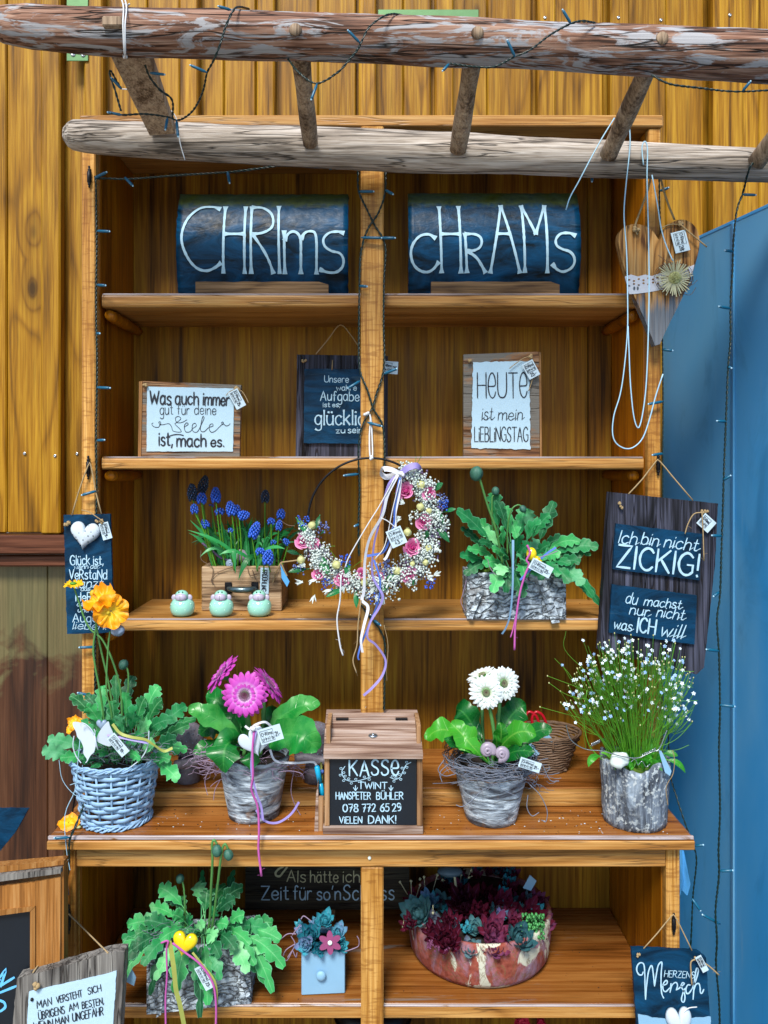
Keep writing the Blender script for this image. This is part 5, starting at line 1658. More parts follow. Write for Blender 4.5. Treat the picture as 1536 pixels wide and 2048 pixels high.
def gerbera(t, c, normal, r, pm, stem_pts, seed, disk='disk', cr=1.0):
    """flower head facing normal; petals are parts of the head"""
    N_ = Vector(normal).normalized()
    Q = N_.to_track_quat('Z', 'Y').to_matrix().to_4x4()
    TM = Matrix.Translation(c) @ Q
    b = MB()
    vs = []
    core = MB()
    core.lathe([(.001, .0035), (.0045, .0045), (.0085, .0035), (.0105, 0), (.009, -.006), (.004, -.012)], (0, 0, 0), 20)
    core.v = [tuple(TM @ Vector(v)) for v in core.v]
    head = core.part('flower_head', M['stem'], t)
    b = MB()
    for i in range(130):
        a = i * 2.39996
        rr = .0105 * cr * math.sqrt(i / 130) * r / .05
        z = .0045 + .003 * (rr / .0105)
        q = TM @ Vector((rr * math.cos(a), rr * math.sin(a), z))
        b.tube([q, q + (Q @ Vector((math.cos(a) * .001, math.sin(a) * .001, .0022)))], [.0006, .0004], 4)
    b.part('disk_florets', M[disk], head)
    b = MB()
    for i in range(36):
        a = i * 2.39996; rr = .0045 * math.sqrt(i / 36)
        q = TM @ Vector((rr * math.cos(a), rr * math.sin(a), .006))
        b.ball(q, .0008, 5, 4)
    b.part('disk_centre', M['centre'], head)
    rs = random.Random(seed)
    for ring, (cnt, ll, tilt, zz) in enumerate(((21, 1.0, .02, -.001), (20, .86, .16, .0012), (17, .45, .45, .003))):
        for i in range(cnt):
            a = (i + .5 * ring + rs.uniform(-.16, .16)) / cnt * 2 * math.pi
            s_ = ll * rs.uniform(.93, 1.05)
            Mx = TM @ Matrix.Rotation(a, 4, 'Z') @ Matrix.Translation((.007, 0, zz)) @ Matrix.Rotation(-tilt + rs.uniform(-.09, .09), 4, 'Y') @ Matrix.Rotation(rs.uniform(-.15, .15), 4, 'X') @ Matrix.Diagonal((s_, 1 if ring < 2 else .6, s_, 1))
            put('petal', pm, head, Mx)
    pts = [Vector(p) for p in stem_pts] + [c - N_ * .009]
    stem_tube(t, pts, .0042, .0034)

def fibres(parent, c, rx, rz, n, m, Y0, Y1, r=.0006, name='fibre_tangle', ln=(20, 60), flat=.5):
    b = MB()
    for i in range(n):
        a = rnd(0, 6.28)
        rr = math.sqrt(rnd(0.1, 1))
        x, y = c[0] + rx * rr * math.cos(a), c[1] + rz * rr * math.sin(a)
        Y = rnd(Y0, Y1)
        L = rnd(*ln)
        d = rnd(0, 6.28)
        pts = [P(x, y, Y)]
        for k in range(3):
            x += math.cos(d) * L / 3; y += math.sin(d) * L / 3 * flat
            d += rnd(-1.3, 1.3)
            pts.append(P(x, y, Y + rnd(-.008, .008)))
        b.tube(catmull(pts, 4), r, 3, cap=False)
    return b.part(name, M[m], parent, stuff=True)

def strand(b, pts, Y, r, sub=4):
    b.tube(catmull(PP(pts, Y), sub), r * sc_(Y if Y is not None else 0), 4, cap=False)

def soil(parent, c, r, z, m='soil', sx=1, sy=1):
    b = MB()
    n = 22
    vs = [Vector((c.x, c.y, z + .004))]
    for j in (1, 2, 3):
        for k in range(n):
            a = 2 * math.pi * k / n
            q = r * j / 3
            vs.append(Vector((c.x + math.cos(a) * q * sx, c.y + math.sin(a) * q * sy, z + .006 * mnoise.noise(Vector((math.cos(a) * q * 60, math.sin(a) * q * 60, 0))))))
    fs = [(0, 1 + k, 1 + (k + 1) % n) for k in range(n)]
    for j in range(2):
        o = 1 + j * n
        fs += [(o + k, o + n + k, o + n + (k + 1) % n, o + (k + 1) % n) for k in range(n)]
    b.add(vs, fs, True)
    return b.part('soil', M[m], parent)

def bark_pot(t, cx, Yc, r0, r1, h, mat, seed, jag=0.0, ridges=0.0, n=56, lean=0, zb=None, zamp=.03):
    c = Vector((cx, Yc, (zb if zb is not None else ZC) + .001))
    def fn(q, z, th, i):
        w = Vector((math.cos(th) * 2.2, math.sin(th) * 2.2, z * 26 + seed))
        q = q * (1 + zamp * mnoise.noise(w) + ridges * mnoise.noise(Vector((math.cos(th) * 9, math.sin(th) * 9, z * 7 + seed))))
        zz = z
        if jag and i >= 12:
            zz = z + jag * (mnoise.noise(Vector((math.cos(th) * 1.7 + seed, math.sin(th) * 1.7, 5))) + .4 * mnoise.noise(Vector((math.cos(th) * 6 + seed, math.sin(th) * 6, 5))))
        return q, zz
    prof = [(r0 * .98, 0)] + [(r0 + (r1 - r0) * i / 12, h * i / 12) for i in range(0, 13)]
    prof += [(r1 - .004, h), (r1 - .006, h * .8)]
    b = MB()
    b.lathe(prof, c, n, fn=fn)
    return b.part('pot', M[mat], t), c

# ================================================================== 1. WICKER BASKET WITH ORANGE POPPY
t = thing('poppy_basket', 'blue-grey wicker basket planted with an orange Iceland poppy and a white butterfly', 'potted plant', (P(232, 0, -.05).x, -.05, ZC))
bc = Vector((P(233, 0, -.05).x, -.05, ZC))
rows = 12
hb = .118
for j in range(rows):
    b = MB()
    z = .012 + (hb - .018) * j / (rows - 1)
    rr = .0625 + (.0815 - .0625) * z / hb
    n = 88
    pts = []
    for k in range(n):
        th = 2 * math.pi * k / n
        q = rr + .0026 * math.cos(th * 9 + math.pi * j)
        pts.append(bc + Vector((math.cos(th) * q, math.sin(th) * q * .95, z + .0015 * math.sin(th * 2 + j * 1.7))))
    # flat strip: elliptic section
    vs = []
    S = 6
    for k, p in enumerate(pts):
        rad = (p - bc); rad.z = 0; rad.normalize()
        for s_ in range(S):
            a = 2 * math.pi * s_ / S
            vs.append(p + rad * (.0010 * math.cos(a)) + Vector((0, 0, (.0040 + .0007 * math.sin(k * .35 + j)) * math.sin(a))))
    b.add(vs, [(k * S + s_, k * S + (s_ + 1) % S, ((k + 1) % n) * S + (s_ + 1) % S, ((k + 1) % n) * S + s_) for k in range(n) for s_ in range(S)], True)
    b.part('woven_strip', M['wicker'], t)
for k in range(18):
    th = 2 * math.pi * k / 18
    b = MB()
    b.tube([bc + Vector((math.cos(th) * .062, math.sin(th) * .059, .003)), bc + Vector((math.cos(th) * .0815, math.sin(th) * .0775, hb))], .0021, 6)
    b.part('stake', M['wicker'], t)
for (z0, r0, cnt) in ((.0045, .0655, 3), (hb + .001, .0845, 4)):
    for q in range(cnt):
        b = MB()
        pts = []
        for k in range(73):
            th = 2 * math.pi * k / 72
            rr = r0 + .0022 * math.cos(th * 12 + q * 2.1)
            pts.append(bc + Vector((math.cos(th) * rr, math.sin(th) * rr * .95, z0 + .0035 * math.sin(th * 12 + q * 2.1) + q * .0012)))
        b.tube(pts, .0019, 6, cap=False)
        b.part('rim_withe', M['wicker'], t)
soil(t, bc, .076, ZC + hb - .012)
org = Vector((bc.x, bc.y, ZC + hb - .01))
tg = [(85, 1500, -.10, 46, .1), (96, 1478, -.08, 44, .18), (120, 1516, -.11, 34, .1), (140, 1392, -.05, 34), (172, 1412, -.08, 44), (178, 1462, -.08, 32, .15),
      (205, 1372, -.02, 34), (224, 1402, -.07, 38), (232, 1350, -.01, 28), (252, 1385, -.08, 34), (268, 1352, -.02, 36), (272, 1420, -.12, 46), (290, 1396, -.06, 40),
      (318, 1372, -.04, 48), (324, 1400, -.07, 40), (345, 1440, -.08, 40), (372, 1412, 0, 44, .25), (352, 1478, -.09, 44, .2), (378, 1450, -.03, 34, .2), (392, 1438, -.01, 28, .2),
      (356, 1560, -.11, 48, .28), (340, 1520, -.10, 38, .25), (300, 1450, -.10, 44), (310, 1490, -.12, 42, .2), (250, 1450, -.12, 38), (215, 1440, -.11, 38), (195, 1500, -.13, 36, .2),
      (185, 1535, -.13, 30, .3), (165, 1525, -.12, 26, .25), (280, 1520, -.13, 28, .3), (240, 1500, -.12, 26, .3), (210, 1405, -.02, 34), (260, 1440, -.03, 40), (300, 1420, 0, 40), (190, 1430, -.01, 40),
      (155, 1440, -.04, 34, .2), (330, 1455, -.02, 38), (236, 1430, -.09, 34), (150, 1480, -.08, 36, .15), (374, 1500, -.05, 36, .2), (288, 1474, -.08, 36), (172, 1390, -.02, 34)]
poppy_plant(t, org, tg, 1)
# tall flower stems
def pst(pts, r=.0021, hair=60):
    return stem_tube(t, PP(pts), r, r * .8, 'stem', 'stem', hair)
pst([(243, 1500, -.06), (243, 1395, -.07), (228, 1330, -.08), (205, 1280, -.085), (175, 1250, -.085), (147, 1172, -.085)])
pst([(215, 1500, -.06), (203, 1400, -.08), (190, 1330, -.09), (187, 1290, -.09), (197, 1225, -.09)])
pst([(236, 1490, -.05), (220, 1380, -.06), (200, 1290, -.07), (184, 1200, -.075), (186, 1190, -.075)])
pst([(232, 1500, -.07), (222, 1420, -.09), (213, 1380, -.095), (216, 1300, -.10), (220, 1262, -.10)], .0019)
pst([(248, 1480, -.05), (255, 1400, -.05), (257, 1355, -.05), (254, 1336, -.05), (247, 1330, -.05)], .0019)
bud(t, P(247, 1329, -.05), .0085, .5)
bud(t, P(236, 1261, -.10), .0105, 1.4, 'shellb')
bud(t, P(186, 1187, -.075), .006, 0, 'anther')
def crumple(parent, c, r, m, n, seed, spread=1.0, normal=(0, -1, .3), name='petal', wrinkle=.25):
    """broad silky poppy petals with wavy margins"""
    Q = Vector(normal).normalized().to_track_quat('Z', 'Y').to_matrix()
    rs = random.Random(seed)
    for q in range(n):
        a0 = 2 * math.pi * q / n + rs.uniform(-.15, .15)
        b = MB()
        vs, uv = [], []
        NR, NA = 7, 14
        wa = 2.2 * math.pi / n * 1.15
        lift = rs.uniform(-.1, .5) * spread
        for i in range(NR + 1):
            for k in range(NA + 1):
                rr = r * (.04 + .96 * i / NR) * (1 + .06 * math.sin(k * .9 + seed)) * (1 - .18 * abs(k / NA - .5) ** 2 * 4 * .7)
                a = a0 + wa * (k / NA - .5) * (.8 + .2 * i / NR)
                z = rr * lift * (.4 + .6 * i / NR) + wrinkle * r * (i / NR) ** 1.4 * mnoise.noise(Vector((k * .55 + q * 9, i * .35, seed))) * 1.3 + q * .0006
                vs.append(c + Q @ Vector((math.cos(a) * rr, math.sin(a) * rr, z)))
                uv.append((k / NA, i / NR))
        b.add(vs, [(i * (NA + 1) + k, i * (NA + 1) + k + 1, (i + 1) * (NA + 1) + k + 1, (i + 1) * (NA + 1) + k) for i in range(NR) for k in range(NA)], True, uv)
        b.part(name, M[m], parent)
fh = MB(); fh.ball(P(197, 1203, -.098), .0055, 8, 6, warp=.3)
head = fh.part('flower_head', M['anther'], t)
crumple(head, P(202, 1205, -.095), .033, 'orangepetal', 4, 3, 1.3, (-.1, -.6, .75), wrinkle=.5)
fh = MB(); fh.ball(P(216, 1226, -.112), .0045, 8, 6, warp=.3)
head = fh.part('flower_head', M['anther'], t)
crumple(head, P(222, 1222, -.108), .033, 'orangepetal', 4, 5, .6, (.3, -1, .1), wrinkle=.4)
fh = MB(); fh.ball(P(147, 1167, -.09), .005, 8, 6, 1.3, 1.3, .6, warp=.4)
head = fh.part('flower_head', M['stemd'], t)
crumple(head, P(147, 1170, -.087), .0185, 'yellowpetal', 5, 8, .35, (0, -.25, 1), wrinkle=.3)
head = MB().ball(P(152, 1444, -.10), .004, 7, 5).part('flower_head', M['anther'], t)
crumple(head, P(150, 1446, -.10), .014, 'orangepetal', 3, 11, .8, (-.3, -1, .6), wrinkle=.6)
crumple(head, P(139, 1460, -.10), .008, 'orangepetal', 2, 12, .8, (-.3, -1, .2), wrinkle=.6)
fibres(t, (240, 1500), 80, 26, 150, 'greytwine', -.12, -.03, .0005, ln=(20, 60))
b = MB()
strand(b, [(160, 1480), (155, 1530), (150, 1580), (130, 1630), (133, 1700), (140, 1740)], -.128, .9)
strand(b, [(118, 1520), (125, 1560), (150, 1590), (180, 1600)], -.12, .6)
strand(b, [(165, 1530), (162, 1560), (140, 1570)], -.12, .6)
b.part('loose_strand', M['bluecord'], t)
# butterfly, wire loop, tag, ribbons
bf = t
def wing(pts, Y0, tw, nm='wing'):
    b = MB()
    q = catmull([Vector(p) for p in pts] , 4)
    o = [P(p.x, p.y, Y0) + Vector((0, (p.x - 188) * tw, 0)) for p in q]
    n = len(o)
    vs = o + [v + Vector((0, .0012, 0)) for v in o]
    b.add(vs, [tuple(range(n)), tuple(range(2 * n - 1, n - 1, -1))] + [(i, (i + 1) % n, n + (i + 1) % n, n + i) for i in range(n)], False)
    return b.part(nm, M['whitepaint'], bf)
wing([(190, 1478), (182, 1462), (162, 1450), (142, 1449), (140, 1456), (147, 1468), (150, 1478), (158, 1486), (164, 1498), (164, 1510), (172, 1521), (168, 1528), (172, 1526), (180, 1512), (188, 1504), (192, 1490)], -.135, -.0003)
wing([(191, 1480), (198, 1464), (208, 1450), (214, 1446), (217, 1456), (222, 1468), (224, 1478), (222, 1492), (216, 1496), (206, 1492), (196, 1486)], -.134, .0003)
b = MB(); b.tube(PP([(189, 1470), (191, 1485), (196, 1500)], -.138), [.0012, .0022, .0008], 8); b.part('butterfly_body', M['whitepaint'], bf)
b = MB(); strand(b, [(189, 1470), (182, 1458), (172, 1449), (164, 1446), (161, 1449), (164, 1451)], -.139, 1.1); strand(b, [(190, 1470), (190, 1462), (188, 1458)], -.139, 1.0); b.part('antenna', M['whitepaint'], bf)
b = MB(); strand(b, [(148, 1472), (146, 1492), (152, 1512), (162, 1526)], -.136, 1.2); strand(b, [(298, 1462), (296, 1490), (284, 1515), (262, 1534)], -.12, 1.3); b.part('wire_handle', M['whitepaint'], t)
price_tag(t, (236, 1490), 50, 48, 20, -.138, '19.-')
def rib(parent, pts, Y, w, m, nrm=(0, -1, .2), name='ribbon', tw=0):
    b = MB()
    q = catmull(PP(pts, Y), 6)
    k = sc_(Y if Y is not None else 0)
    b.ribbon(q, w * k, (lambda u: Vector((math.sin(tw * u) * .9, -1, .25 + math.cos(tw * u) * .3))) if tw else nrm)
    return b.part(name, M[m], parent)
rib(t, [(225, 1448), (240, 1466), (262, 1474), (290, 1479), (308, 1490), (328, 1502), (345, 1496)], -.132, 5.5, 'yelribbon', tw=6)
rib(t, [(214, 1470), (245, 1476), (275, 1482), (295, 1486)], -.13, 4, 'lilac', tw=2)
puffy(t, 'glass_bead', 'shellb', 204, 1450, 22, 22, 0, -.12, .006)

# fallen petal
t = thing('fallen_petal', 'fallen orange poppy petal lying on the left end of the counter', 'petal', (P(135, 1652, -.09).x, -.09, ZC))
crumple(t, P(137, 1650, -.09) + Vector((0, 0, .004)), .021, 'orangepetal', 2, 21, .25, (0, -.35, 1), name='petal_fold', wrinkle=.5)
b = MB(); b.ball(P(156, 1654, -.095), .004, 7, 5, 1.6, 1, .7); b.part('petal_base', M['pod'], t)
# iron hook left of the basket
t = thing('iron_hook', 'thin iron hook standing at the left of the wicker basket', 'hook', (P(140, 1660, -.04).x, -.03, ZC))
b = MB(); strand(b, [(145, 1624), (150, 1590), (153, 1572), (150, 1562), (153, 1556), (160, 1558), (161, 1568), (156, 1574)], -.03, 1.8); b.part('shaft', M['iron'], t)

# ================================================================== 2. PINK GERBERA
cx = P(508, 0, -.028).x
t = thing('gerbera_pot', 'birch bark pot with pink gerbera, white metal heart and pink cords', 'potted plant', (cx, -.028, ZC))
pot, pc = bark_pot(t, cx, -.028, .0495, .0705, .119, 'birch', 3, jag=.006)
soil(t, pc, .064, ZC + .105)
org = Vector((cx, -.028, ZC + .112))
pm_pink = petal_mesh('pink_petal', M['pinkpetal'], .0365, .0125)
gerbera(t, P(490, 1389, -.085), (-.02, -1, .12), .05, pm_pink, [org, org + Vector((-.004, -.02, .05))], 1)
gerbera(t, P(446, 1349, -.05), (-.80, -.16, .72), .05, pm_pink, [org + Vector((-.02, 0, 0)), org + Vector((-.012, 0, .06)), org + Vector((-.025, 0, .12))], 2, 'disk')
gerbera(t, P(536, 1370, -.02), (.75, .05, .65), .05, pm_pink, [org + Vector((.012, 0, 0)), org + Vector((.018, .004, .07))], 3)
def gl(px, py, Y, mx, my, mY, w, seed, m='gerbleaf', pet=.25, face=(0, -1, .6), ox=0):
    leaf(t, M[m], org + Vector((ox, 0, 0)), P(mx, my, mY), P(px, py, Y), w * sc_(Y), 'gerbera', pet=pet, face=face, seed=seed, stem=.0022)
gl(377, 1418, -.05, 440, 1425, -.06, 42, 1, face=(-.3, -1, .8))
gl(412, 1396, 0, 452, 1388, .01, 50, 2, 'gerbleaf', face=(0, -1, .3))
gl(448, 1545, -.125, 438, 1440, -.13, 66, 3, 'gerbleaf', .3, face=(-.2, -1, .1))
gl(640, 1408, -.04, 560, 1400, -.05, 42, 4, face=(.1, -1, .8))
gl(636, 1500, -.11, 580, 1430, -.12, 72, 5, face=(.1, -1, .5), pet=.2)
gl(606, 1440, 0, 560, 1430, .01, 50, 6, face=(0, -1, .6))
gl(385, 1506, -.01, 440, 1470, 0, 34, 7, face=(0, -1, .8))
gl(400, 1470, .0, 450, 1410, 0, 50, 8, face=(0, -1, .4))
gl(500, 1540, -.11, 500, 1480, -.12, 40, 9, face=(0, -1, .3))
gl(560, 1425, .03, 545, 1430, .0, 50, 10)
gl(460, 1420, .02, 470, 1440, .0, 50, 11)
fibres(t, (505, 1535), 82, 18, 130, 'lilactwine', -.11, .04, .0006, ln=(25, 75))
fibres(t, (415, 1520), 26, 28, 60, 'lilactwine', -.08, -.02, .0006, ln=(20, 50), name='fibre_curl')
b = MB()
for s_ in ([(425, 1530), (410, 1560), (415, 1590)], [(440, 1560), (430, 1580), (427, 1600)], [(590, 1530), (582, 1580), (590, 1610), (601, 1630)], [(590, 1530), (612, 1545), (630, 1552)], [(600, 1552), (618, 1538)]):
    strand(b, s_, -.05, .8)
b.part('loose_strand', M['lilactwine'], t)
puffy(t, 'metal_heart', 'whitepaint', 505, 1488, 48, 56, -28, -.14, .004)
puffy(t, 'metal_heart', 'whitepaint', 524, 1480, 44, 56, 8, -.132, .003)
price_tag(t, (541, 1469), -17, 47, 31, -.152, '21.-')
rib(t, [(512, 1462, -.148), (508, 1480, -.15), (505, 1500, -.15), (503, 1540, -.15), (512, 1585, -.145), (522, 1612, -.14), (526, 1640, -.14)], None, 4, 'lilac')
cord(t, [(508, 1462, -.148), (505, 1500, -.152), (506, 1550, -.15), (503, 1580, -.146), (515, 1612, -.14), (518, 1660, -.142), (517, 1700, -.142), (523, 1752, -.142)], None, 2.4, 'pinkcord', 'pink_cord', fuzz=10)
rib(t, [(512, 1620, -.13), (530, 1642, -.13), (556, 1645, -.125), (582, 1628, -.12), (598, 1604, -.12)], None, 4, 'lilac', name='ribbon')
rib(t, [(545, 1455, -.13), (530, 1444, -.14), (510, 1450, -.145), (500, 1458, -.14), (490, 1452, -.14)], None, 4, 'lace', name='ribbon')
rib(t, [(540, 1500, -.10), (552, 1522, -.10), (590, 1526, -.09), (625, 1524, -.085), (634, 1532, -.085)], None, 4, 'lace', name='ribbon', tw=3)
knot(t, (505, 1460), -.148, 6, 'lace')

# ================================================================== 3. GREY SPECKLED ORNAMENTS
for i, (px, py, lab, flip) in enumerate(((376, 1478, 'grey speckled round ornament on a thick twig between basket and pink gerbera', 1), (632, 1478, 'grey speckled round ornament half hidden behind the cash box', -1))):
    Yo = .06
    t = thing('speckled_ornament', lab, 'ornament', P(px, 1530, Yo), 'grey speckled ornaments behind the pots')
    b = MB(); b.ball(P(px, py + 2, Yo), 36 * sc_(Yo), 28, 20, .95, .9, 1, warp=.08)
    b.part('body', M['grey'], t)
    b = MB()
    for q in range(150):
        a = q * 2.39996; zz = 1 - 2 * (q + .5) / 150
        rr = math.sqrt(1 - zz * zz)
        d = Vector((rr * math.cos(a), rr * math.sin(a), zz))
        if d.y < .2:
            b.ball(P(px, py + 2, Yo) + d * (35 * sc_(Yo)), .0013, 5, 4)
    b.part('raised_dot_pattern', M['shellb'], t)
    b = MB()
    pts = [P(px - flip * 25, 1530, Yo - .03), P(px + flip * 10, 1524, Yo - .035), P(px + flip * 30, 1512, Yo - .04), P(px + flip * 52, 1502, Yo - .04)]
    if flip < 0:
        pts = [P(px - 42, 1516, Yo - .03), P(px - 18, 1514, Yo - .03), P(px + 4, 1520, Yo - .03), P(px + 20, 1522, Yo - .03)]
    b.tube(catmull(pts, 5), .010, 10)
    b.part('thick_twig', M['grey'], t)
    b = MB(); b.tube([P(px, 1512, Yo), Vector((P(px, 0, Yo).x, Yo, .8465))], [.02, .026], 12); b.part('stand', M['grey'], t)

# ================================================================== 4. WHITE GERBERA
cx = P(982, 0, -.045).x
t = thing('gerbera_pot', 'birch bark pot with white gerbera, twiggy nest rim and snail shells', 'potted plant', (cx, -.045, ZC))
pot, pc = bark_pot(t, cx, -.045, .049, .073, .106, 'birch', 9, jag=.010)
soil(t, pc, .066, ZC + .096)
org = Vector((cx, -.045, ZC + .10))
pm_white = petal_mesh('white_petal', M['whitepetal'], .0268, .0078)
gerbera(t, P(972, 1384, -.075), (-.08, -1, .12), .036, pm_white, [org + Vector((0, -.01, 0)), org + Vector((.004, -.02, .05)), org + Vector((0, -.02, .09))], 4, 'diskg', .8)
gerbera(t, P(1006, 1366, -.035), (.25, -1, .2), .036, pm_white, [org + Vector((.008, .01, 0)), org + Vector((.016, .012, .08))], 5, 'diskg', .8)
gerbera(t, P(966, 1354, 0), (-.35, -.25, 1), .036, pm_white, [org + Vector((-.01, .03, 0)), org + Vector((-.012, .04, .10))], 6, 'diskg', .8)
gl(853, 1480, -.06, 890, 1420, -.06, 44, 21, 'gerbleaf2', face=(-.2, -1, .9))
gl(962, 1512, -.12, 880, 1420, -.12, 48, 22, 'gerbleaf2', .1, face=(0, -1, .5))
leaf(t, M['gerbleaf2'], P(966, 1508, -.11), P(935, 1480, -.125), P(902, 1446, -.09), 46 * sc_(-.1), 'gerbera', pet=.06, face=(0, -1, .4), seed=40)
gl(912, 1420, -.01, 935, 1412, 0, 52, 23, 'gerbleaf', face=(0, -1, .3))
gl(1052, 1410, .0, 1010, 1420, 0, 52, 24, 'gerbleaf', face=(0, -1, .3))
gl(1072, 1470, -.11, 1020, 1440, -.11, 46, 25, 'gerbleaf2', .15, face=(0, -1, .6))
gl(1104, 1458, -.05, 1050, 1455, -.05, 38, 26, 'gerbleaf', face=(0, -1, 1))
gl(1068, 1506, -.12, 1030, 1488, -.12, 36, 27, 'gerbleaf', .1, face=(0, -1, .8))
gl(888, 1478, -.09, 930, 1485, -.09, 22, 28, 'gerbleaf')
gl(1000, 1445, -.08, 1010, 1480, -.09, 28, 29, 'gerbleaf2')
gl(990, 1470, -.1, 1000, 1490, -.1, 18, 30, 'gerbleaf2')
def ring_nest(parent, c, rx, ry, n, m, r=.0007, zj=.010, name='twig_nest'):
    b = MB()
    for i in range(n):
        a0 = rnd(0, 6.28); rr = rnd(.86, 1.14); da = rnd(.5, 1.6) * random.choice((-1, 1)); z0 = rnd(-zj, zj * .6)
        pts = []
        for k in range(6):
            a = a0 + da * k / 5
            q = rr + rnd(-.05, .05)
            pts.append(c + Vector((math.cos(a) * rx * q, math.sin(a) * ry * q, z0 + rnd(-.003, .003))))
        b.tube(catmull(pts, 3), r * rnd(.7, 1.3), 3, cap=False)
    return b.part(name, M[m], parent, stuff=True)
ring_nest(t, Vector((cx, -.045, ZC + .118)), .080, .078, 150, 'greytwine', .00065, .014)
ring_nest(t, Vector((cx, -.045, ZC + .112)), .074, .072, 90, 'wickerb', .0008, .014)
fibres(t, (985, 1545), 70, 24, 46, 'greytwine', -.135, -.12, .0005, ln=(30, 90))
fibres(t, (1060, 1555), 36, 20, 34, 'greytwine', -.12, -.05, .0006, ln=(25, 70), name='fibre_curl')
b = MB()
for s_ in ([(912, 1610), (925, 1613), (945, 1600), (965, 1580), (990, 1570), (1010, 1560)], [(1060, 1570), (1080, 1590), (1094, 1620), (1092, 1643), (1083, 1640)], [(1056, 1590), (1054, 1615), (1064, 1632), (1078, 1625)], [(1085, 1530), (1100, 1560), (1118, 1562)],
           [(895, 1530), (880, 1545), (884, 1564)], [(888, 1520), (876, 1540), (890, 1552), (910, 1548)]):
    strand(b, s_, -.125, .9)
b.part('loose_strand', M['greytwine'], t)
def snail(parent, c, r, m, ang=0):
    b = MB()
    pts, rad = [], []
    for k in range(40):
        a = k / 39 * 4.2 * math.pi
        q = r * math.exp(-a * .11) * .62
        pts.append(c + Matrix.Rotation(ang, 3, 'Y') @ Vector((math.cos(a) * q, -r * .5 * (k / 39), math.sin(a) * q)))
        rad.append(q * .72 + .0004)
    b.tube(pts, rad, 10)
    return b.part('snail_shell', M[m], parent)
snail(t, P(974, 1500, -.125), .018, 'shell', .6)
snail(t, P(1002, 1506, -.128), .018, 'shell', 2.0)
price_tag(t, (1060, 1530), 18, 44, 20, -.14, '21.-')

# ================================================================== 5. SMALL BROWN BASKET BEHIND
Yb = .13
cb = Vector((P(1095, 0, Yb).x, Yb, .8465))
t = thing('small_basket', 'small brown wicker basket behind the white gerbera holding scissors and a card', 'basket', cb)
for j in range(13):
    b = MB()
    z = .003 + j * .0058
    rr = .036 + .022 * j / 12
    n = 60
    pts = [cb + Vector((math.cos(2 * math.pi * k / n) * (rr + .0014 * math.cos(2 * math.pi * k / n * 10 + math.pi * j)) * 1.15, math.sin(2 * math.pi * k / n) * rr, z + .0012 * math.sin(k * 1.1 + j))) for k in range(n + 1)]
    b.tube(pts, .0027, 5, cap=False)
    b.part('woven_strip', M['wickerb'], t)
for q in range(3):
    b = MB()
    pts = [cb + Vector((math.cos(2 * math.pi * k / 60) * (.060 + .0015 * math.cos(k * .7 + q * 2)) * 1.15, math.sin(2 * math.pi * k / 60) * .060, .079 + .002 * math.sin(k * .7 + q * 2))) for k in range(61)]
    b.tube(pts, .0022, 5, cap=False)
    b.part('rim_withe', M['wickerb'], t)
cord(t, [(1128, 1490, Yb - .05), (1118, 1478, Yb - .055), (1108, 1480, Yb - .06), (1106, 1500, Yb - .058)], None, 2.2, 'wickerb', 'handle')
b = MB(); b.box(cb.x - .035, cb.x + .035, cb.y - .03, cb.y + .03, cb.z + .002, cb.z + .006); b.part('basket_floor', M['wickerb'], t)
c_ = thing('price_card', 'pale blue card with black writing standing in the small brown basket', 'card', cb + Vector((0, 0, .008)))
b = MB(); cp = [(1056, 1475), (1100, 1465), (1122, 1494), (1058, 1504)]
b.pxprism([(1052, 1492), (1098, 1470), (1122, 1496), (1060, 1515)], Yb - .045, .001); b.part('card', M['bluepot'], c_)
L = MB(); text(L, 'SCHERE', (1064, 1498), (1102, 1492), 10, 1.6, Yb - .045); text(L, '15', (1084, 1508), (1094, 1506), 9, 1.5, Yb - .045); L.part('lettering', M['ink'], c_)
s_ = thing('scissors', 'red handled scissors sticking up out of the small brown basket', 'scissors', cb + Vector((0, 0, .01)))
b = MB()
for dx in (0, 14):
    pts = [P(1054 + dx, 1462, Yb), P(1050 + dx, 1438, Yb), P(1058 + dx, 1424, Yb), P(1072 + dx, 1432, Yb), P(1080 + dx, 1456, Yb), P(1076 + dx, 1468, Yb), P(1060 + dx, 1468, Yb)]
    b = MB(); b.tube(catmull(pts + [pts[0]], 5), .0032, 8); b.part('handle', M['red'], s_)
b = MB(); b.tube([P(1066, 1466, Yb), P(1085, 1540, Yb)], [.004, .002], 6); b.part('blades', M['steel'], s_)

# ================================================================== 6. BARK POT WITH TINY WHITE FLOWERS
cx = P(1269, 0, -.055).x
t = thing('flower_pot', 'rough bark pot with a cloud of tiny white blue-tinged star flowers', 'potted plant', (cx, -.055, ZC))
pot, pc = bark_pot(t, cx, -.055, .0590, .0655, .121, 'bark', 14, jag=.016, ridges=.035, n=120)
soil(t, pc, .060, ZC + .108, 'moss')
org = Vector((cx, -.055, ZC + .11))
star = MB()
for k in range(5):
    a = 2 * math.pi * k / 5
    star.add([(0, 0, .0003), (math.cos(a - .5) * .0023, math.sin(a - .5) * .0023, .0006), (math.cos(a) * .0035, math.sin(a) * .0035, .0002), (math.cos(a + .5) * .0023, math.sin(a + .5) * .0023, .0006)], [(0, 1, 2, 3)], True)
star.ball((0, 0, .0006), .0007, 5, 4)
star_me = star.mesh('star_blossom', M['starw'])
star_me2 = star.mesh('blue_star_blossom', M['starb'])
budm = MB(); budm.ball((0, 0, 0), .0014, 5, 4, 1, 1, 1.3)
bud_me = budm.mesh('tiny_bud', M['stemd'])
stems = MB()
heads = []
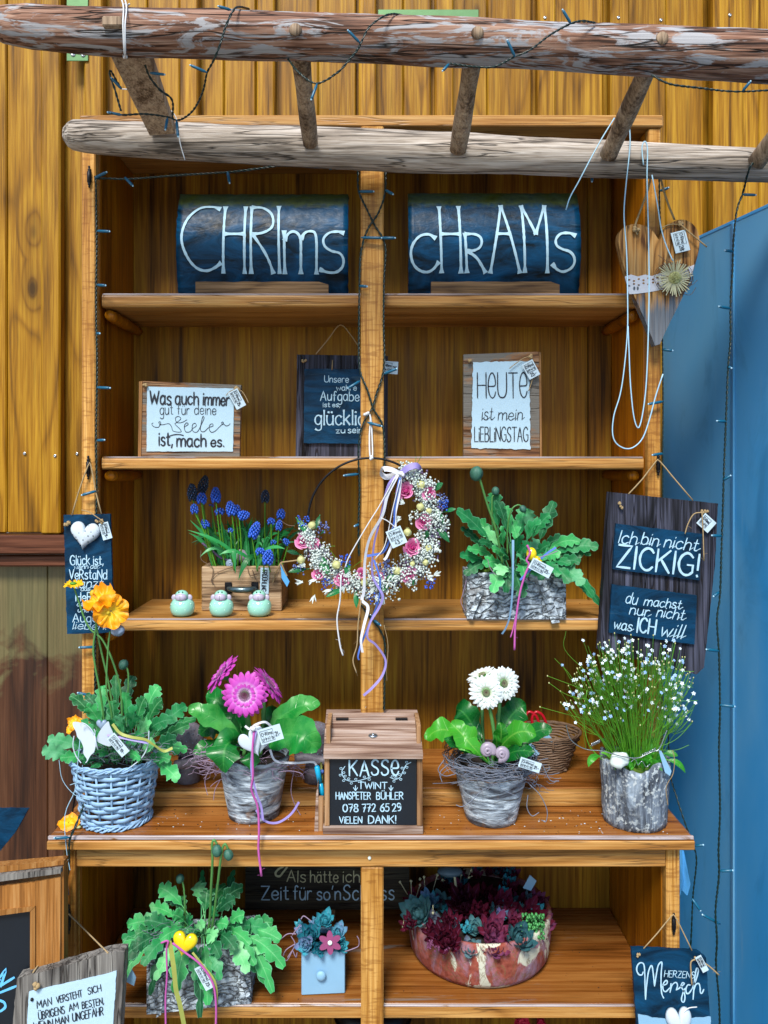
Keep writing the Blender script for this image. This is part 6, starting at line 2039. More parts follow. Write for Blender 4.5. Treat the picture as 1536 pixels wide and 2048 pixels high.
for i in range(150):
    u = rnd(-1, 1); v_ = rnd(-.8, 1)
    gx = 1262 + 128 * u
    top = 1275 + 70 * u * u + rnd(0, 1) ** 1.3 * 190
    if top > 1450: top = rnd(1300, 1440)
    Yt = -.055 + v_ * .075
    tip = P(gx, top, Yt)
    o = org + Vector((u * .042 + rnd(-.008, .008), v_ * .03, 0))
    side = (tip - o)
    mid = o + Vector((side.x * .25, side.y * .3, side.z * .55))
    um = bez(o, mid, tip, .62)
    q = [bez(o, mid, tip, k / 8 * .62) for k in range(9)]
    stems.tube(q, [.0008 - .00004 * k for k in range(9)], 4, cap=False)
    for k in range(int(rnd(3, 6))):
        off = Vector((rnd(-.032, .032), rnd(-.028, .028), rnd(.006, .05)))
        e = um.lerp(tip, rnd(.5, 1)) + off * .7
        if e.x > P(1400, 0, Yt).x: e.x -= .02
        md = um.lerp(e, .5) + Vector((off.x * .25, 0, -.004))
        stems.tube([um, um.lerp(md, .5) + Vector((off.x * .1, 0, 0)), md, e], .0005, 3, cap=False)
        heads.append((e, rnd(0, 1) < .5))
for s_, end in (([(1176, 1440), (1120, 1425), (1080, 1414)], 0), ([(1170, 1380), (1130, 1365), (1095, 1352)], 0), ([(1180, 1400), (1135, 1390), (1098, 1366)], 0), ([(1180, 1350), (1130, 1300), (1132, 1262)], 1), ([(1300, 1500), (1350, 1480), (1385, 1445)], 1), ([(1320, 1500), (1352, 1500), (1378, 1490)], 1),
               ([(1330, 1470), (1360, 1440), (1384, 1420)], 1), ([(1330, 1400), (1370, 1402), (1396, 1401)], 1), ([(1320, 1380), (1365, 1370), (1386, 1375)], 1), ([(1340, 1370), (1365, 1345), (1388, 1343)], 1), ([(1172, 1500), (1165, 1440), (1172, 1390)], 1), ([(1168, 1400), (1140, 1350), (1109, 1317)], 1)):
    q = catmull(PP(s_, -.08), 5)
    stems.tube(q, .00055, 3, cap=False)
    heads.append((q[-1], end))
stems.tube(catmull(PP([(1205, 1520), (1178, 1490), (1168, 1440), (1174, 1380)], -.07), 6), .0011, 5)
stems.part('stem_cluster', M['stemd'], t, stuff=True)
nb = 0
for e, fl in heads:
    if fl and nb < 295:
        nb += 1
        d = Vector((rnd(-.6, .6), -1, rnd(.1, 1.1))).normalized()
        Mx = Matrix.Translation(e) @ d.to_track_quat('Z', 'Y').to_matrix().to_4x4() @ Matrix.Rotation(rnd(0, 6), 4, 'Z') @ Matrix.Scale(rnd(.85, 1.3), 4)
        put('blossom', star_me if rnd(0, 1) < .66 else star_me2, t, Mx)
b = MB()
for e, fl in heads:
    if not fl:
        b.ball(e, .0014, 5, 4, 1, 1, 1.3)
b.part('unopened_bud', M['pod'], t, stuff=True)
for i in range(46):
    a = rnd(0, 6.28); rr = rnd(.01, .062)
    o = org + Vector((math.cos(a) * rr * .7, math.sin(a) * rr * .7, -.004))
    tip = org + Vector((math.cos(a) * (rr + .018), math.sin(a) * (rr + .012), rnd(.0, .035)))
    leaf(t, M['gerbleaf2'], o, o.lerp(tip, .5) + Vector((0, 0, .02)), tip, rnd(.007, .013), 'lance', pet=.1, seed=300 + i)
leaf(t, M['gerbleaf2'], P(1205, 1512, -.10), P(1180, 1508, -.12), P(1177, 1534, -.12), .013, 'lance', .1, seed=400)
leaf(t, M['gerbleaf2'], P(1330, 1520, -.09), P(1358, 1518, -.1), P(1371, 1546, -.1), .012, 'lance', .1, seed=401)
leaf(t, M['gerbleaf2'], P(1322, 1508, -.08), P(1345, 1504, -.09), P(1356, 1512, -.09), .012, 'lance', .1, seed=402)
b = MB(); b.ball(P(1238, 1520, -.115), .016, 12, 9, 1.1, .8, .9, warp=.5); b.part('wool_tuft', M['gyp'], t)
b = MB()
strand(b, [(1132, 1450), (1142, 1480), (1170, 1498), (1205, 1502), (1240, 1512), (1275, 1516), (1300, 1505), (1318, 1498), (1330, 1470), (1334, 1460)], -.128, 1.1)
for x0, y0, x1, y1 in ((1283, 1512, 1312, 1498), (1182, 1490, 1200, 1482)):
    n = 60
    b.tube([P(x0 + (x1 - x0) * k / n, y0 + (y1 - y0) * k / n + 4 * math.sin(k * .9), -.13 + .003 * math.cos(k * .9)) for k in range(n + 1)], .0006, 3, cap=False)
strand(b, [(1262, 1524), (1270, 1518), (1276, 1530), (1284, 1522), (1292, 1534), (1300, 1528)], -.125, .8)
b.part('wire', M['steel'], t)
b = MB(); b.pxprism([(1317, 1500), (1323, 1502), (1343, 1542), (1340, 1552), (1330, 1545)], -.12, .001); b.part('price_tag', M['bluepot'], t)
b = MB(); strand(b, [(1345, 1500), (1349, 1520), (1346, 1548), (1336, 1565), (1332, 1580), (1336, 1610)], -.11, .8); b.part('loose_strand', M['twine'], t)

# ================================================================== 7. MUSCARI IN THE DRAWER
Ym = .095
t = thing('muscari_box', 'weathered wooden drawer box with handle planted with blue grape hyacinths', 'potted plant', (P(483, 0, Ym).x, Ym + .06, 1.1905))
xa, xb = P(403, 0, Ym).x, P(563, 0, Ym).x
zt = P(0, 1133, Ym).z
b = MB(); b.box(xa, xb, Ym, Ym + .012, 1.1905, zt, .002); b.part('drawer_front', M['boxw'], t)
b = MB(); b.box(xb - .010, xb - .0005, Ym + .0125, Ym + .135, 1.1905, zt, .002); b.part('side_board', M['boxw'], t)
b = MB(); b.box(xa + .0005, xa + .010, Ym + .0125, Ym + .135, 1.1905, zt, .002); b.part('side_board', M['boxw'], t)
b = MB(); b.box(xa + .0105, xb - .0105, Ym + .124, Ym + .135, 1.1905, zt, .002); b.part('back_board', M['boxw'], t)
b = MB(); b.box(xa + .0105, xb - .0105, Ym + .0125, Ym + .1235, zt - .03, zt - .006, .002); b.part('soil', M['soil'], t)
def bxp(px, py, dy=0):
    return P(px, py, Ym - dy)
for x in (457, 510):
    b = MB(); A = bxp(x - 7, 1187); B_ = bxp(x + 7, 1164); b.box(A.x, B_.x, Ym - .004, Ym - .0003, A.z, B_.z, .0012); b.part('handle_plate', M['iron'], t)
b = MB(); b.tube(catmull([bxp(456, 1176, .002), bxp(460, 1178, .018), bxp(483, 1180, .026), bxp(506, 1178, .018), bxp(511, 1176, .002)], 6), [.0035, .0035, .0033] + [.0035 + .003 * math.sin(math.pi * k / 19) for k in range(19)] + [.0033, .0035, .0035], 10); b.part('handle', M['pewter'], t)
# moss
b = MB()
for i in range(160):
    p = Vector((rnd(xa + .012, xb - .012), Ym + rnd(.014, .12), zt - .006))
    b.ball(p, rnd(.002, .006), 5, 4, warp=.5)
b.part('moss', M['moss'], t, stuff=True)
org_z = zt - .008
for i in range(105):
    ox = rnd(xa + .018, xb - .018); oy = Ym + rnd(.02, .10)
    o = Vector((ox, oy, org_z))
    u = (ox - (xa + xb) / 2) / .08
    tipz = zt + rnd(.035, .105)
    tip = Vector((ox + u * .045 + rnd(-.03, .03), oy - rnd(-.01, .03), tipz))
    mid = Vector((ox + u * .01 + rnd(-.006, .006), oy, zt + rnd(.05, .10)))
    leaf(t, M['strap'], o, mid, tip, rnd(.004, .0075), 'strap', pet=.02, seed=500 + i, face=(0, -1, .4))
for s_ in (((470, 1115, .10), (458, 1085, .08), (375, 1060, .07), 8), ((455, 1110, .10), (420, 1080, .09), (380, 1040, .08), 7), ((465, 1128, .09), (466, 1060, .06), (471, 1146, .06), 10), ((515, 1118, .08), (495, 1098, .05), (477, 1160, .05), 11), ((540, 1110, .08), (530, 1090, .05), (513, 1140, .05), 10),
           ((500, 1120, .09), (470, 1090, .06), (438, 1110, .06), 8), ((460, 1115, .1), (430, 1078, .09), (400, 1114, .08), 6), ((520, 1110, .1), (540, 1085, .08), (570, 1098, .07), 8), ((540, 1100, .12), (560, 1060, .1), (580, 1066, .08), 12)):
    leaf(t, M['strap'], P(*s_[0]), P(*s_[1]), P(*s_[2]), s_[3] * sc_(.07), 'strap', pet=.02, seed=int(s_[0][0]), face=(0, -1, .6))
def muscari(c0, c1, r, m='muscari', n=None):
    """a flower spike from c0 (lower end) to c1 (tip)"""
    b = MB()
    d = (c1 - c0)
    L = d.length
    n = n or int(L / .0034) * 6
    tip = MB()
    x = d.normalized().orthogonal(); y = d.normalized().cross(x)
    for i in range(n):
        s = i / n
        a = i * 2.39996
        rr = r * (math.sin(math.pi * min(1, .18 + .8 * s)) ** .6)
        p = c0 + d * s + (x * math.cos(a) + y * math.sin(a)) * rr * .75
        b.ball(p, r * .30 * (1.15 - .4 * s), 6, 4, 1, 1, 1.3)
        if i % 2 == 0:
            tip.ball(p + (p - (c0 + d * s)).normalized() * r * .22 + Vector((0, 0, -r * .12)), r * .085, 4, 3)
    b.tube([c0, c1], r * .16, 5)
    sp = b.part('flower_spike', M[m], t)
    tip.part('bell_rim_pattern', M['bellrim'], sp)
    return sp
for (bx, by, tx, ty, Yt, r, m, sx, sy) in ((386, 1000, 383, 968, .10, 8, 'muscarid', 425, 1095), (402, 985, 412, 952, .13, 8, 'muscarid', 425, 1080), (403, 1006, 404, 986, .09, 8, 'muscari', 425, 1090), (432, 1004, 431, 975, .09, 8, 'muscari', 447, 1080), (390, 1026, 387, 1008, .08, 6.5, 'muscari', 430, 1090),
                                        (440, 1028, 438, 1016, .10, 8, 'muscari', 450, 1090), (464, 1030, 459, 1003, .08, 8, 'muscari', 467, 1095), (471, 1028, 474, 1010, .09, 7, 'muscari', 472, 1095), (478, 1032, 499, 1029, .08, 7.5, 'muscari', 480, 1090), (530, 1004, 531, 980, .13, 7, 'muscarid', 530, 1080),
                                        (504, 1075, 516, 1045, .06, 8.5, 'muscari', 512, 1110), (561, 1036, 563, 1018, .10, 7, 'muscari', 556, 1100), (557, 1060, 560, 1040, .09, 5.5, 'muscari', 556, 1110), (542, 1048, 543, 1036, .10, 6.5, 'muscari', 545, 1100), (415, 1054, 404, 1040, .10, 6.5, 'muscari', 430, 1095),
                                        (521, 1108, 519, 1096, .05, 7.5, 'muscari', 525, 1120), (535, 1128, 538, 1100, .05, 9, 'muscari', 538, 1126), (461, 1064, 461, 1056, .07, 4.5, 'muscari', 465, 1100), (577, 1088, 567, 1078, .08, 5, 'muscari', 560, 1110), (547, 1088, 546, 1080, .1, 5, 'muscari', 545, 1110), (423, 1012, 424, 1008, .12, 4.5, 'muscari', 440, 1080)):
    k = sc_(Yt)
    c0, c1 = P(bx, by, Yt), P(tx, ty, Yt)
    muscari(c0, c1, r * k, m)
    g0 = Vector((P(sx, sy, Yt).x, Yt + .02, org_z))
    stem_tube(t, [g0, g0.lerp(c0, .5) + Vector((rnd(-.004, .004), 0, .004)), c0], .0016, .0013, 'stemd')
snail(t, P(461, 1128, Ym + .012), .013, 'shellb', .3)
b = MB(); b.ball(P(480, 1112, Ym + .03), .020, 14, 10, 1.1, .7, .75); b.part('large_shell', M['shell'], t)
b = MB(); strand(b, [(404, 1086), (420, 1098), (440, 1115), (460, 1122)], Ym + .02, 2.2); b.part('twig', M['purple'], t)
b = MB()
for s_ in ([(402, 1100), (403, 1120), (425, 1135), (424, 1160), (429, 1170)], [(465, 1134), (435, 1145), (423, 1158), (424, 1166)], [(495, 1135), (500, 1150), (515, 1148)], [(505, 1140), (510, 1155), (520, 1163)], [(560, 1040), (575, 1050), (590, 1052)]):
    strand(b, s_, Ym - .004, .8)
b.part('loose_strand', M['wickerb'], t)
b = MB()
for s_ in ([(562, 1125), (552, 1145), (546, 1165)], [(562, 1125), (568, 1140), (574, 1152)], [(562, 1125), (600, 1120)]):
    strand(b, s_, Ym - .006, 1.6)
b.part('string', M['twine'], t)
A = [(521, 1135), (539, 1136), (537, 1188), (520, 1188)]
b = MB(); b.pxprism(A, Ym - .003, .0009); lt = b.part('label_tag', M['paper'], t)
L = MB(); text(L, 'FRÜÜHLiNG', (525, 1140), (523, 1182), 9, 1.7, Ym - .003); L.part('lettering', M['ink'], lt)
b = MB(); b.pxprism([(561, 1128), (566, 1140), (579, 1163), (574, 1174), (563, 1156)], Ym - .012, .0009); b.part('price_tag', M['bluesheet'], t)

# ================================================================== 8. CERAMIC SHEEP
Ys = .045
def sheep(px, lab, first=False):
    t = thing('ceramic_sheep', lab, 'figurine', (P(px, 0, Ys).x, Ys, 1.1905), 'mint ceramic sheep in a row on the shelf')
    return t
def build_sheep(t):
    c = ROOT[t.name]
    b = MB()
    R_ = .0243
    prof = [(.4, -1), (.72, -.97), (.93, -.75), (1.02, -.35), (1.03, 0), (.97, .35), (.82, .66), (.5, .9), (.1, .98)]
    b.lathe([(a * R_, z * R_ * .80) for a, z in prof], c + Vector((0, 0, R_ * .80 + .0003)), 30)
    body = b.part('body', M['mint'], t)
    for a, z in ((-60, .3), (-25, .45), (20, .42), (58, .35), (-80, -.1), (-15, -.25), (75, -.15), (-50, -.55), (50, -.55), (5, -.62) , (25, -.2)):
        an = R(a - 90)
        rr = math.cos(math.asin(max(-.95, min(.95, z)))) ** .6
        d = Vector((math.cos(an) * rr * 1.02, math.sin(an) * rr * 1.02, z * .82))
        b = MB(); b.ball(c + Vector((0, 0, R_ * .80)) + d * R_ * .985, .0011, 7, 5); b.part('dot', M['whitedot'], body)
    hc = c + Vector((0, -.006, .0425))
    b = MB(); b.ball(hc, .0130, 16, 12, 1.05, 1, .85); b.part('head', M['mint'], t)
    b = MB(); b.ball(hc + Vector((0, -.0085, -.0030)), .0112, 18, 12, 1.08, .72, .80)
    mz = b.part('muzzle', M['muzzle'], t)
    b = MB(); b.tube([hc + Vector((0, -.0160, .003)), hc + Vector((0, -.0168, -.003)), hc + Vector((0, -.0155, -.0080))], .00035, 4); b.tube([hc + Vector((-.004, -.0145, -.0084)), hc + Vector((0, -.0155, -.0088)), hc + Vector((.004, -.0145, -.0084))], .00035, 4); b.part('mouth', M['grey'], mz)
    for sx in (-1, 1):
        b = MB(); b.ball(hc + Vector((sx * .0155, .001, -.0050)), .0060, 12, 8, 1.0, .5, 1.15); b.part('ear', M['muzzle'], t)
        b = MB(); b.ball(hc + Vector((sx * .0038, -.0100, .0080)), .0014, 6, 5); b.part('eye', M['black'], t)
s0 = sheep(519, 'right mint green ceramic sheep, at the right end of the drawer box')
build_sheep(s0)
def copy_tree(o, parent=None, loc=None):
    c = o.copy()
    COL.objects.link(c)
    if parent:
        c.parent = parent
    for ch in list(o.children):
        copy_tree(ch, c)
    return c
for px, lab in ((443, 'middle mint green ceramic sheep, in front of the drawer box handle'), (365, 'left mint green ceramic sheep standing apart on the bare shelf')):
    c = copy_tree(s0)
    c.location = (P(px, 0, Ys).x, Ys, 1.1905)
    c['label'] = lab

# ================================================================== 9. WREATH
Yw = -.035
t = thing('flower_wreath', 'dried flower wreath on a dark metal hoop with pink roses, lace and ribbons', 'wreath', P(741, 1165, Yw))
wc = (741, 1041); WR = 125
ring = [P(wc[0] + WR * math.cos(a), wc[1] + WR * math.sin(a), Yw) for a in [2 * math.pi * k / 96 for k in range(97)]]
b = MB(); b.tube(ring, .0022, 8, cap=False); b.part('hoop', M['iron'], t)
def wpt(deg, dr=0, dy=0.0):
    a = R(deg)
    return P(wc[0] + (WR + dr) * math.cos(a), wc[1] - (WR + dr) * math.sin(a), Yw - dy)
# angles counter-clockwise from the right; foliage from 60 (upper right) clockwise to 190 (left)
def wa():
    return rnd(-172, 58)
b = MB()
for i in range(330):
    a = wa(); th = .4 + .6 * math.sin(R((a + 172) / 230 * 180)) 
    dr = random.gauss(0, 15) * th
    c = wpt(a, dr + (-4 if a > 0 else 4), rnd(.002, .024))
    for k in range(15):
        d = Vector((rnd(-1, 1), rnd(-1, .3), rnd(-1, 1)))
        b.ball(c + d * .010, rnd(.0014, .0025), 5, 3)
b.part('babys_breath', M['gyp'], t, stuff=True)
b = MB()
for i in range(150):
    a = wa(); c = wpt(a, random.gauss(0, 12), rnd(.0, .014))
    for k in range(7):
        d = Vector((rnd(-1, 1), rnd(-1, .3), rnd(-1, 1)))
        b.ball(c + d * .008, rnd(.0016, .003), 4, 3)
b.part('violet_filler', M['purple'], t, stuff=True)
b = MB()
for i in range(110):
    a = wa(); c = wpt(a, rnd(-20, 20), -.002)
    d = Vector((rnd(-1, 1), rnd(-.6, .3), rnd(-1, 1))) * .03
    b.tube([c, c + d * .5 + Vector((0, 0, .002)), c + d], .0006, 3, cap=False)
b.part('stem_mass', M['stemd'], t, stuff=True)
for i, (px, py, l) in enumerate(((607, 1042, 0), (648, 1055, 0), (690, 1120, 0), (775, 1140, 0), (886, 1010, 0), (885, 998, 0), (745, 1196, 0), (598, 1137, 0), (655, 1168, 0), (770, 1130, 0), (860, 1165, 0))):
    c = P(px, py, Yw - .016)
    b = MB()
    for k in range(34):
        d = Vector((rnd(-1, 1), rnd(-1, .2), rnd(-1, 1)))
        b.ball(c + d * .011, rnd(.0012, .0022), 5, 3)
    b.part('blue_blossom_sprig', M['hydr'] if i % 2 else M['muscari'], t)
def rose(c, r, nrm=(0, -1, .2), seed=0):
    Q = Vector(nrm).normalized().to_track_quat('Z', 'Y').to_matrix()
    rs = random.Random(seed)
    b = MB(); b.ball(c + Q @ Vector((0, 0, -r * .1)), r * .45, 8, 6)
    hd = b.part('rose', M['rose'], t)
    for q in range(13):
        b = MB()
        lay = q / 12
        rr = r * (.16 + .84 * lay ** .9)
        a0 = q * 2.4 + rs.uniform(-.3, .3)
        wdt = 2.3 - lay * .7
        vs, uv = [], []
        for i in range(5):
            for k in range(9):
                a = a0 + wdt * (k / 8 - .5)
                h = i / 4
                z = r * (-.55 + h * (1.25 - .75 * lay))
                q2 = rr * (.55 + .45 * math.sin(h * 1.6)) * (1 + .12 * h * h * lay * 3) * (1 - .1 * abs(k - 4) / 4)
                if i == 4: q2 *= 1.06 + .1 * lay
                vs.append(c + Q @ Vector((math.cos(a) * q2, math.sin(a) * q2, z - .1 * r * (abs(k - 4) / 4) ** 2 * (h))))
                uv.append((k / 8, h))
        b.add(vs, [(i * 9 + k, i * 9 + k + 1, (i + 1) * 9 + k + 1, (i + 1) * 9 + k) for i in range(4) for k in range(8)], True, uv)
        b.part('petal', M['rose'], hd)
for i, (px, py, r, nx) in enumerate(((811, 981, 15, -.2), (859, 985, 13, .3), (849, 1044, 14, .1), (825, 1094, 15, 0), (820, 1150, 14, .1), (686, 1157, 14, 0), (607, 1081, 14, .1), (629, 1088, 10, .3), (759, 1158, 11, .1), (637, 1146, 11, 0), (722, 1146, 9, 0))):
    rose(P(px, py, Yw - .022), r * .88 * sc_(Yw), (nx, -1, rnd(-.1, .3)), i)
def pod(px, py, r, tilt=0):
    b = MB()
    c = P(px, py, Yw - .024)
    RM = Matrix.Rotation(tilt, 3, 'Y') @ Matrix.Rotation(-.6, 3, 'X')
    prof = [(.1, -1.05), (.6, -.85), (.95, -.35), (1, .1), (.8, .6), (.35, .95), (.12, 1.0), (.05, 1.35)]
    b.lathe([(a * r, z * r) for a, z in prof], (0, 0, 0), 20, fn=lambda q, z, th, i: (q * (1 + .10 * abs(math.cos(th * 3))), z))
    b.v = [tuple(RM @ Vector(v) + c) for v in b.v]
    for k in range(6):
        a = k * math.pi / 3
        d = RM @ Vector((math.cos(a), math.sin(a), .6)) * r
        b.tube([c + RM @ Vector((0, 0, r)), c + RM @ Vector((0, 0, r)) + d * .5], .0004, 3)
    b.part('seed_pod', M['pod'], t)
for px, py, r in ((842, 970, 10), (841, 1014, 9), (858, 1022, 7), (815, 1065, 9), (857, 1097, 8), (794, 1142, 9), (673, 1130, 10), (624, 1051, 9), (602, 1120, 9), (729, 1166, 8), (851, 1125, 7), (825, 1128, 6)):
    pod(px, py, r * .85 * sc_(Yw), rnd(-.6, .6))
for i, (a, c, w) in enumerate((((862, 985), (886, 966), 13), ((870, 1050), (899, 1085), 13), ((886, 1025), (912, 1018), 9), ((592, 1035), (614, 1068), 12), ((636, 1108), (658, 1150), 18), ((618, 1138), (577, 1144), 13), ((603, 1110), (573, 1102), 10), ((690, 1178), (652, 1194), 13),
                               ((712, 1178), (713, 1216), 11), ((786, 1165), (757, 1184), 12), ((770, 1152), (790, 1160), 12), ((700, 1125), (690, 1148), 12), ((836, 990), (828, 962), 10), ((829, 1135), (826, 1172), 8), ((640, 1070), (648, 1062), 9), ((850, 1080), (856, 1062), 10), ((868, 1010), (888, 1050), 10), ((766, 1164), (800, 1150), 11), ((640, 1030), (632, 1058), 9))):
    p0, p2 = P(a[0], a[1], Yw - .012), P(c[0], c[1], Yw - .026)
    leaf(t, M['lance'], p0, p0.lerp(p2, .5) + Vector((0, -.006, .004)), p2, w * sc_(Yw), 'lance', .1, seed=700 + i)
for i, (px, py, a) in enumerate(((608, 1132, 160), (604, 1164, 185), (628, 1192, 250), (690, 1152, 40), (742, 1186, 60), (752, 1192, 300), (808, 1006, 170), (872, 1092, 290), (870, 1150, 20), (856, 1154, 340), (660, 1180, 200), (630, 1160, 210), (764, 1196, 280), (800, 1035, 200), (688, 1172, 240))):
    b = MB()
    for k in range(9):
        d = R(a + rnd(-34, 34))
        c = P(px, py, Yw - .026) + Vector((rnd(-.003, .003), 0, rnd(-.003, .003)))
        e = c + Vector((math.cos(d), rnd(-.3, .3), math.sin(d))) * rnd(.008, .014)
        b.ribbon([c, c.lerp(e, .5), e], lambda u: .0026 * math.sin(.4 + u * 2.5), (rnd(-.3, .3), -1, .1))
    b.part('oat_spikelet', M['gyp'], t)
# bow and ribbons
for pts, w, m in (([(800, 948), (785, 940), (768, 938), (762, 946), (772, 954), (790, 950), (802, 946)], 11, 'lace'), ([(802, 946), (815, 936), (832, 931), (840, 938), (832, 948), (815, 950), (802, 947)], 12, 'lilac')):
    rib(t, [(p[0], p[1], Yw - .03 - .01 * math.sin(i * 1.1)) for i, p in enumerate(pts)], None, w, m, name='bow_loop', tw=3)
knot(t, (802, 947), Yw - .034, 6, 'lace')
rib(t, [(795, 950), (775, 990), (765, 1030), (740, 1075), (730, 1120), (728, 1180), (724, 1200), (736, 1215), (728, 1250), (722, 1280), (725, 1305)], Yw - .040, 6.5, 'lace', name='lace_ribbon', tw=5)
rib(t, [(802, 950), (798, 990), (790, 1030), (790, 1070), (775, 1110), (768, 1120)], Yw - .034, 5, 'lace', name='lace_ribbon')
rib(t, [(790, 952), (775, 975), (760, 1040), (748, 1090), (745, 1150), (765, 1190), (758, 1215), (740, 1245), (735, 1275), (752, 1290), (771, 1320), (765, 1350), (745, 1375), (727, 1391)], Yw - .036, 5, 'lilac', tw=7)
rib(t, [(800, 955), (790, 1010), (787, 1050), (770, 1100), (745, 1110), (730, 1112)], Yw - .037, 5, 'blueribbon', tw=4)
rib(t, [(748, 1120), (760, 1160), (757, 1200), (740, 1245), (722, 1290), (716, 1312), (718, 1320)], Yw - .035, 4, 'blueribbon', tw=5)
cord(t, [(790, 955), (760, 1010), (735, 1050), (700, 1110), (690, 1135)], Yw - .042, 1.3, 'whitecord', 'string')
cord(t, [(682, 1150), (680, 1200), (674, 1240), (680, 1290), (686, 1311)], Yw - .042, 1.7, 'whitecord', 'string', fuzz=8)
cord(t, [(722, 1200), (716, 1250), (714, 1290), (706, 1320), (713, 1346)], Yw - .042, 1.4, 'twine', 'string', fuzz=8)
cord(t, [(800, 960), (785, 1020), (770, 1090), (750, 1118)], Yw - .040, 1.1, 'whitecord', 'string')
cord(t, [(768, 1250), (776, 1290), (773, 1340), (774, 1362)], Yw - .02, .6, 'twine', 'string')
cord(t, [(762, 1036), (775, 1042), (792, 1056)], Yw - .046, 1.1, 'whitecord', 'string_end', fuzz=4)
price_tag(t, (793, 1074), -24, 32, 36, Yw - .05, '43.-', portrait=True)
# white string that holds it on the post
s_ = thing('white_string', 'doubled white string holding the wreath on the centre post', 'string', P(741, 915, -.03))
cord(s_, [(735, 824, -.014), (741, 835, -.016), (739, 870, -.02), (740, 912, -.036), (745, 914, -.03), (744, 870, -.018), (742, 836, -.014)], None, 1.7, 'whitecord', 'loop', sub=3)
knot(s_, (742, 915), -.036, 5, 'whitecord'); knot(s_, (733, 826), -.014, 5, 'whitecord')

# ================================================================== 10. BIRCH BOX WITH POPPY PLANT, SHELF
def bark_box(t, corners, zb, zt, m, th=.006, planks=None, seed=0):
    """corners: four (x, y) floor points, counter-clockwise from the front left; walls are parts"""
    for i in range(4):
        (x0, y0), (x1, y1) = corners[i], corners[(i + 1) % 4]
        n, h = 14, 8
        d = Vector((x1 - x0, y1 - y0, 0)); L = d.length; d.normalize()
        nn = Vector((d.y, -d.x, 0))
        b = MB(); vs = []
        for s_ in (0, 1):
            for j in range(h + 1):
                for k in range(n + 1):
                    u = k / n
                    e = .0028 * mnoise.noise(Vector((u * 6 + seed, j * .8, i))) + .0014 * mnoise.noise(Vector((u * 19 + seed, j * 2.3, i)))
                    if k in (0, n): e = 0
                    z = zb + (zt - zb) * j / h + (.003 * mnoise.noise(Vector((u * 7, seed, i))) if j == h else 0)
                    p = Vector((x0, y0, 0)) + d * (L * u) + nn * (e if s_ == 0 else -th)
                    vs.append(Vector((p.x, p.y, z)))
        W = n + 1; O = W * (h + 1)
        fs = [(j * W + k, j * W + k + 1, (j + 1) * W + k + 1, (j + 1) * W + k) for j in range(h) for k in range(n)]
        fs += [(O + (j + 1) * W + k, O + (j + 1) * W + k + 1, O + j * W + k + 1, O + j * W + k) for j in range(h) for k in range(n)]
        fs += [(h * W + k, h * W + k + 1, O + h * W + k + 1, O + h * W + k) for k in range(n)]
        fs += [(j * W, (j + 1) * W, O + (j + 1) * W, O + j * W) for j in range(h)] + [((j + 1) * W + n, j * W + n, O + j * W + n, O + (j + 1) * W + n) for j in range(h)]
        b.add(vs, fs, True)
        b.part('bark_wall', M[m], t)
Y0 = .008
x0, x1 = P(934, 0, Y0).x, P(1131, 0, Y0).x
t = thing('poppy_box', 'long birch bark box with poppy foliage and a yellow bird, on the shelf', 'potted plant', ((x0 + x1) / 2, .05, 1.1905))
zt = P(0, 1146, Y0).z
bark_box(t, [(x0, Y0), (x1, Y0 - .004), (x1 + .002, .105), (x0 + .002, .105)], 1.1908, zt, 'birch2', seed=2)
b = MB(); b.box(x0 + .008, x1 - .008, Y0 + .008, .096, zt - .03, zt - .008, .003); b.part('soil', M['soil'], t)
for pts in ([(1075, 1160), (1092, 1155), (1120, 1245), (1104, 1247)], [(955, 1185), (968, 1180), (945, 1238), (937, 1236)]):
    b = MB(); b.pxprism(wavy(pts, Y0, .8, 6, 60), Y0 - .0085, .005); b.part('bark_strip', M['birch2'], t)
b = MB()
for i in range(150):
    b.ball(P(rnd(938, 985), rnd(1136, 1143), Y0 + rnd(.01, .06)), rnd(.002, .0045), 5, 4, warp=.6)
b.part('moss', M['moss'], t, stuff=True)
org = Vector(((x0 + x1) / 2, .045, zt - .008))
tg = [(914, 1020, .0, 44, .2), (922, 1055, .02, 26, .2), (985, 985, .04, 44), (992, 1000, .02, 30), (1012, 1012, .03, 28), (1050, 1015, .04, 40), (1062, 1020, .0, 34), (1078, 1050, -.02, 46, .5), (1108, 1003, .04, 40, .1), (1100, 1030, .03, 34), (1130, 1078, .02, 34), (1160, 1085, .0, 36, .45), (1196, 1095, -.01, 44, .3), (1182, 1108, 0, 34, .3),
      (920, 1110, -.01, 34, .2), (935, 1098, -.01, 30, .25), (930, 1150, .0, 36, .5), (960, 1085, -.02, 32), (985, 1100, -.03, 30), (1000, 1060, -.01, 40), (1035, 1075, -.03, 42), (1010, 1110, -.03, 38), (1060, 1090, 0, 36), (1090, 1120, -.02, 32), (1120, 1110, -.01, 40), (1160, 1125, -.02, 36, .3), (1185, 1195, -.01, 38, .55), (1165, 1170, -.03, 50, .5), (1140, 1165, -.04, 46, .5), (1120, 1150, -.04, 38, .4),
      (985, 1185, -.04, 44, .6), (1012, 1185, -.04, 38, .6), (1000, 1150, -.04, 42, .5), (1045, 1195, -.045, 50, .6), (1050, 1155, -.045, 42, .5), (1085, 1160, -.04, 36, .4), (968, 1130, -.02, 40), (960, 1060, .02, 36), (1080, 1085, .03, 40), (1020, 1040, .04, 40), (950, 1040, .03, 36, .3), (1045, 1120, -.03, 40), (975, 1060, .03, 30), (1140, 1130, -.02, 38, .35), (1200, 1210, .02, 30, .5), (1100, 1090, .0, 34)]
poppy_plant(t, org, tg, 2, mats=('poppyleaf2', 'poppyleaf'))
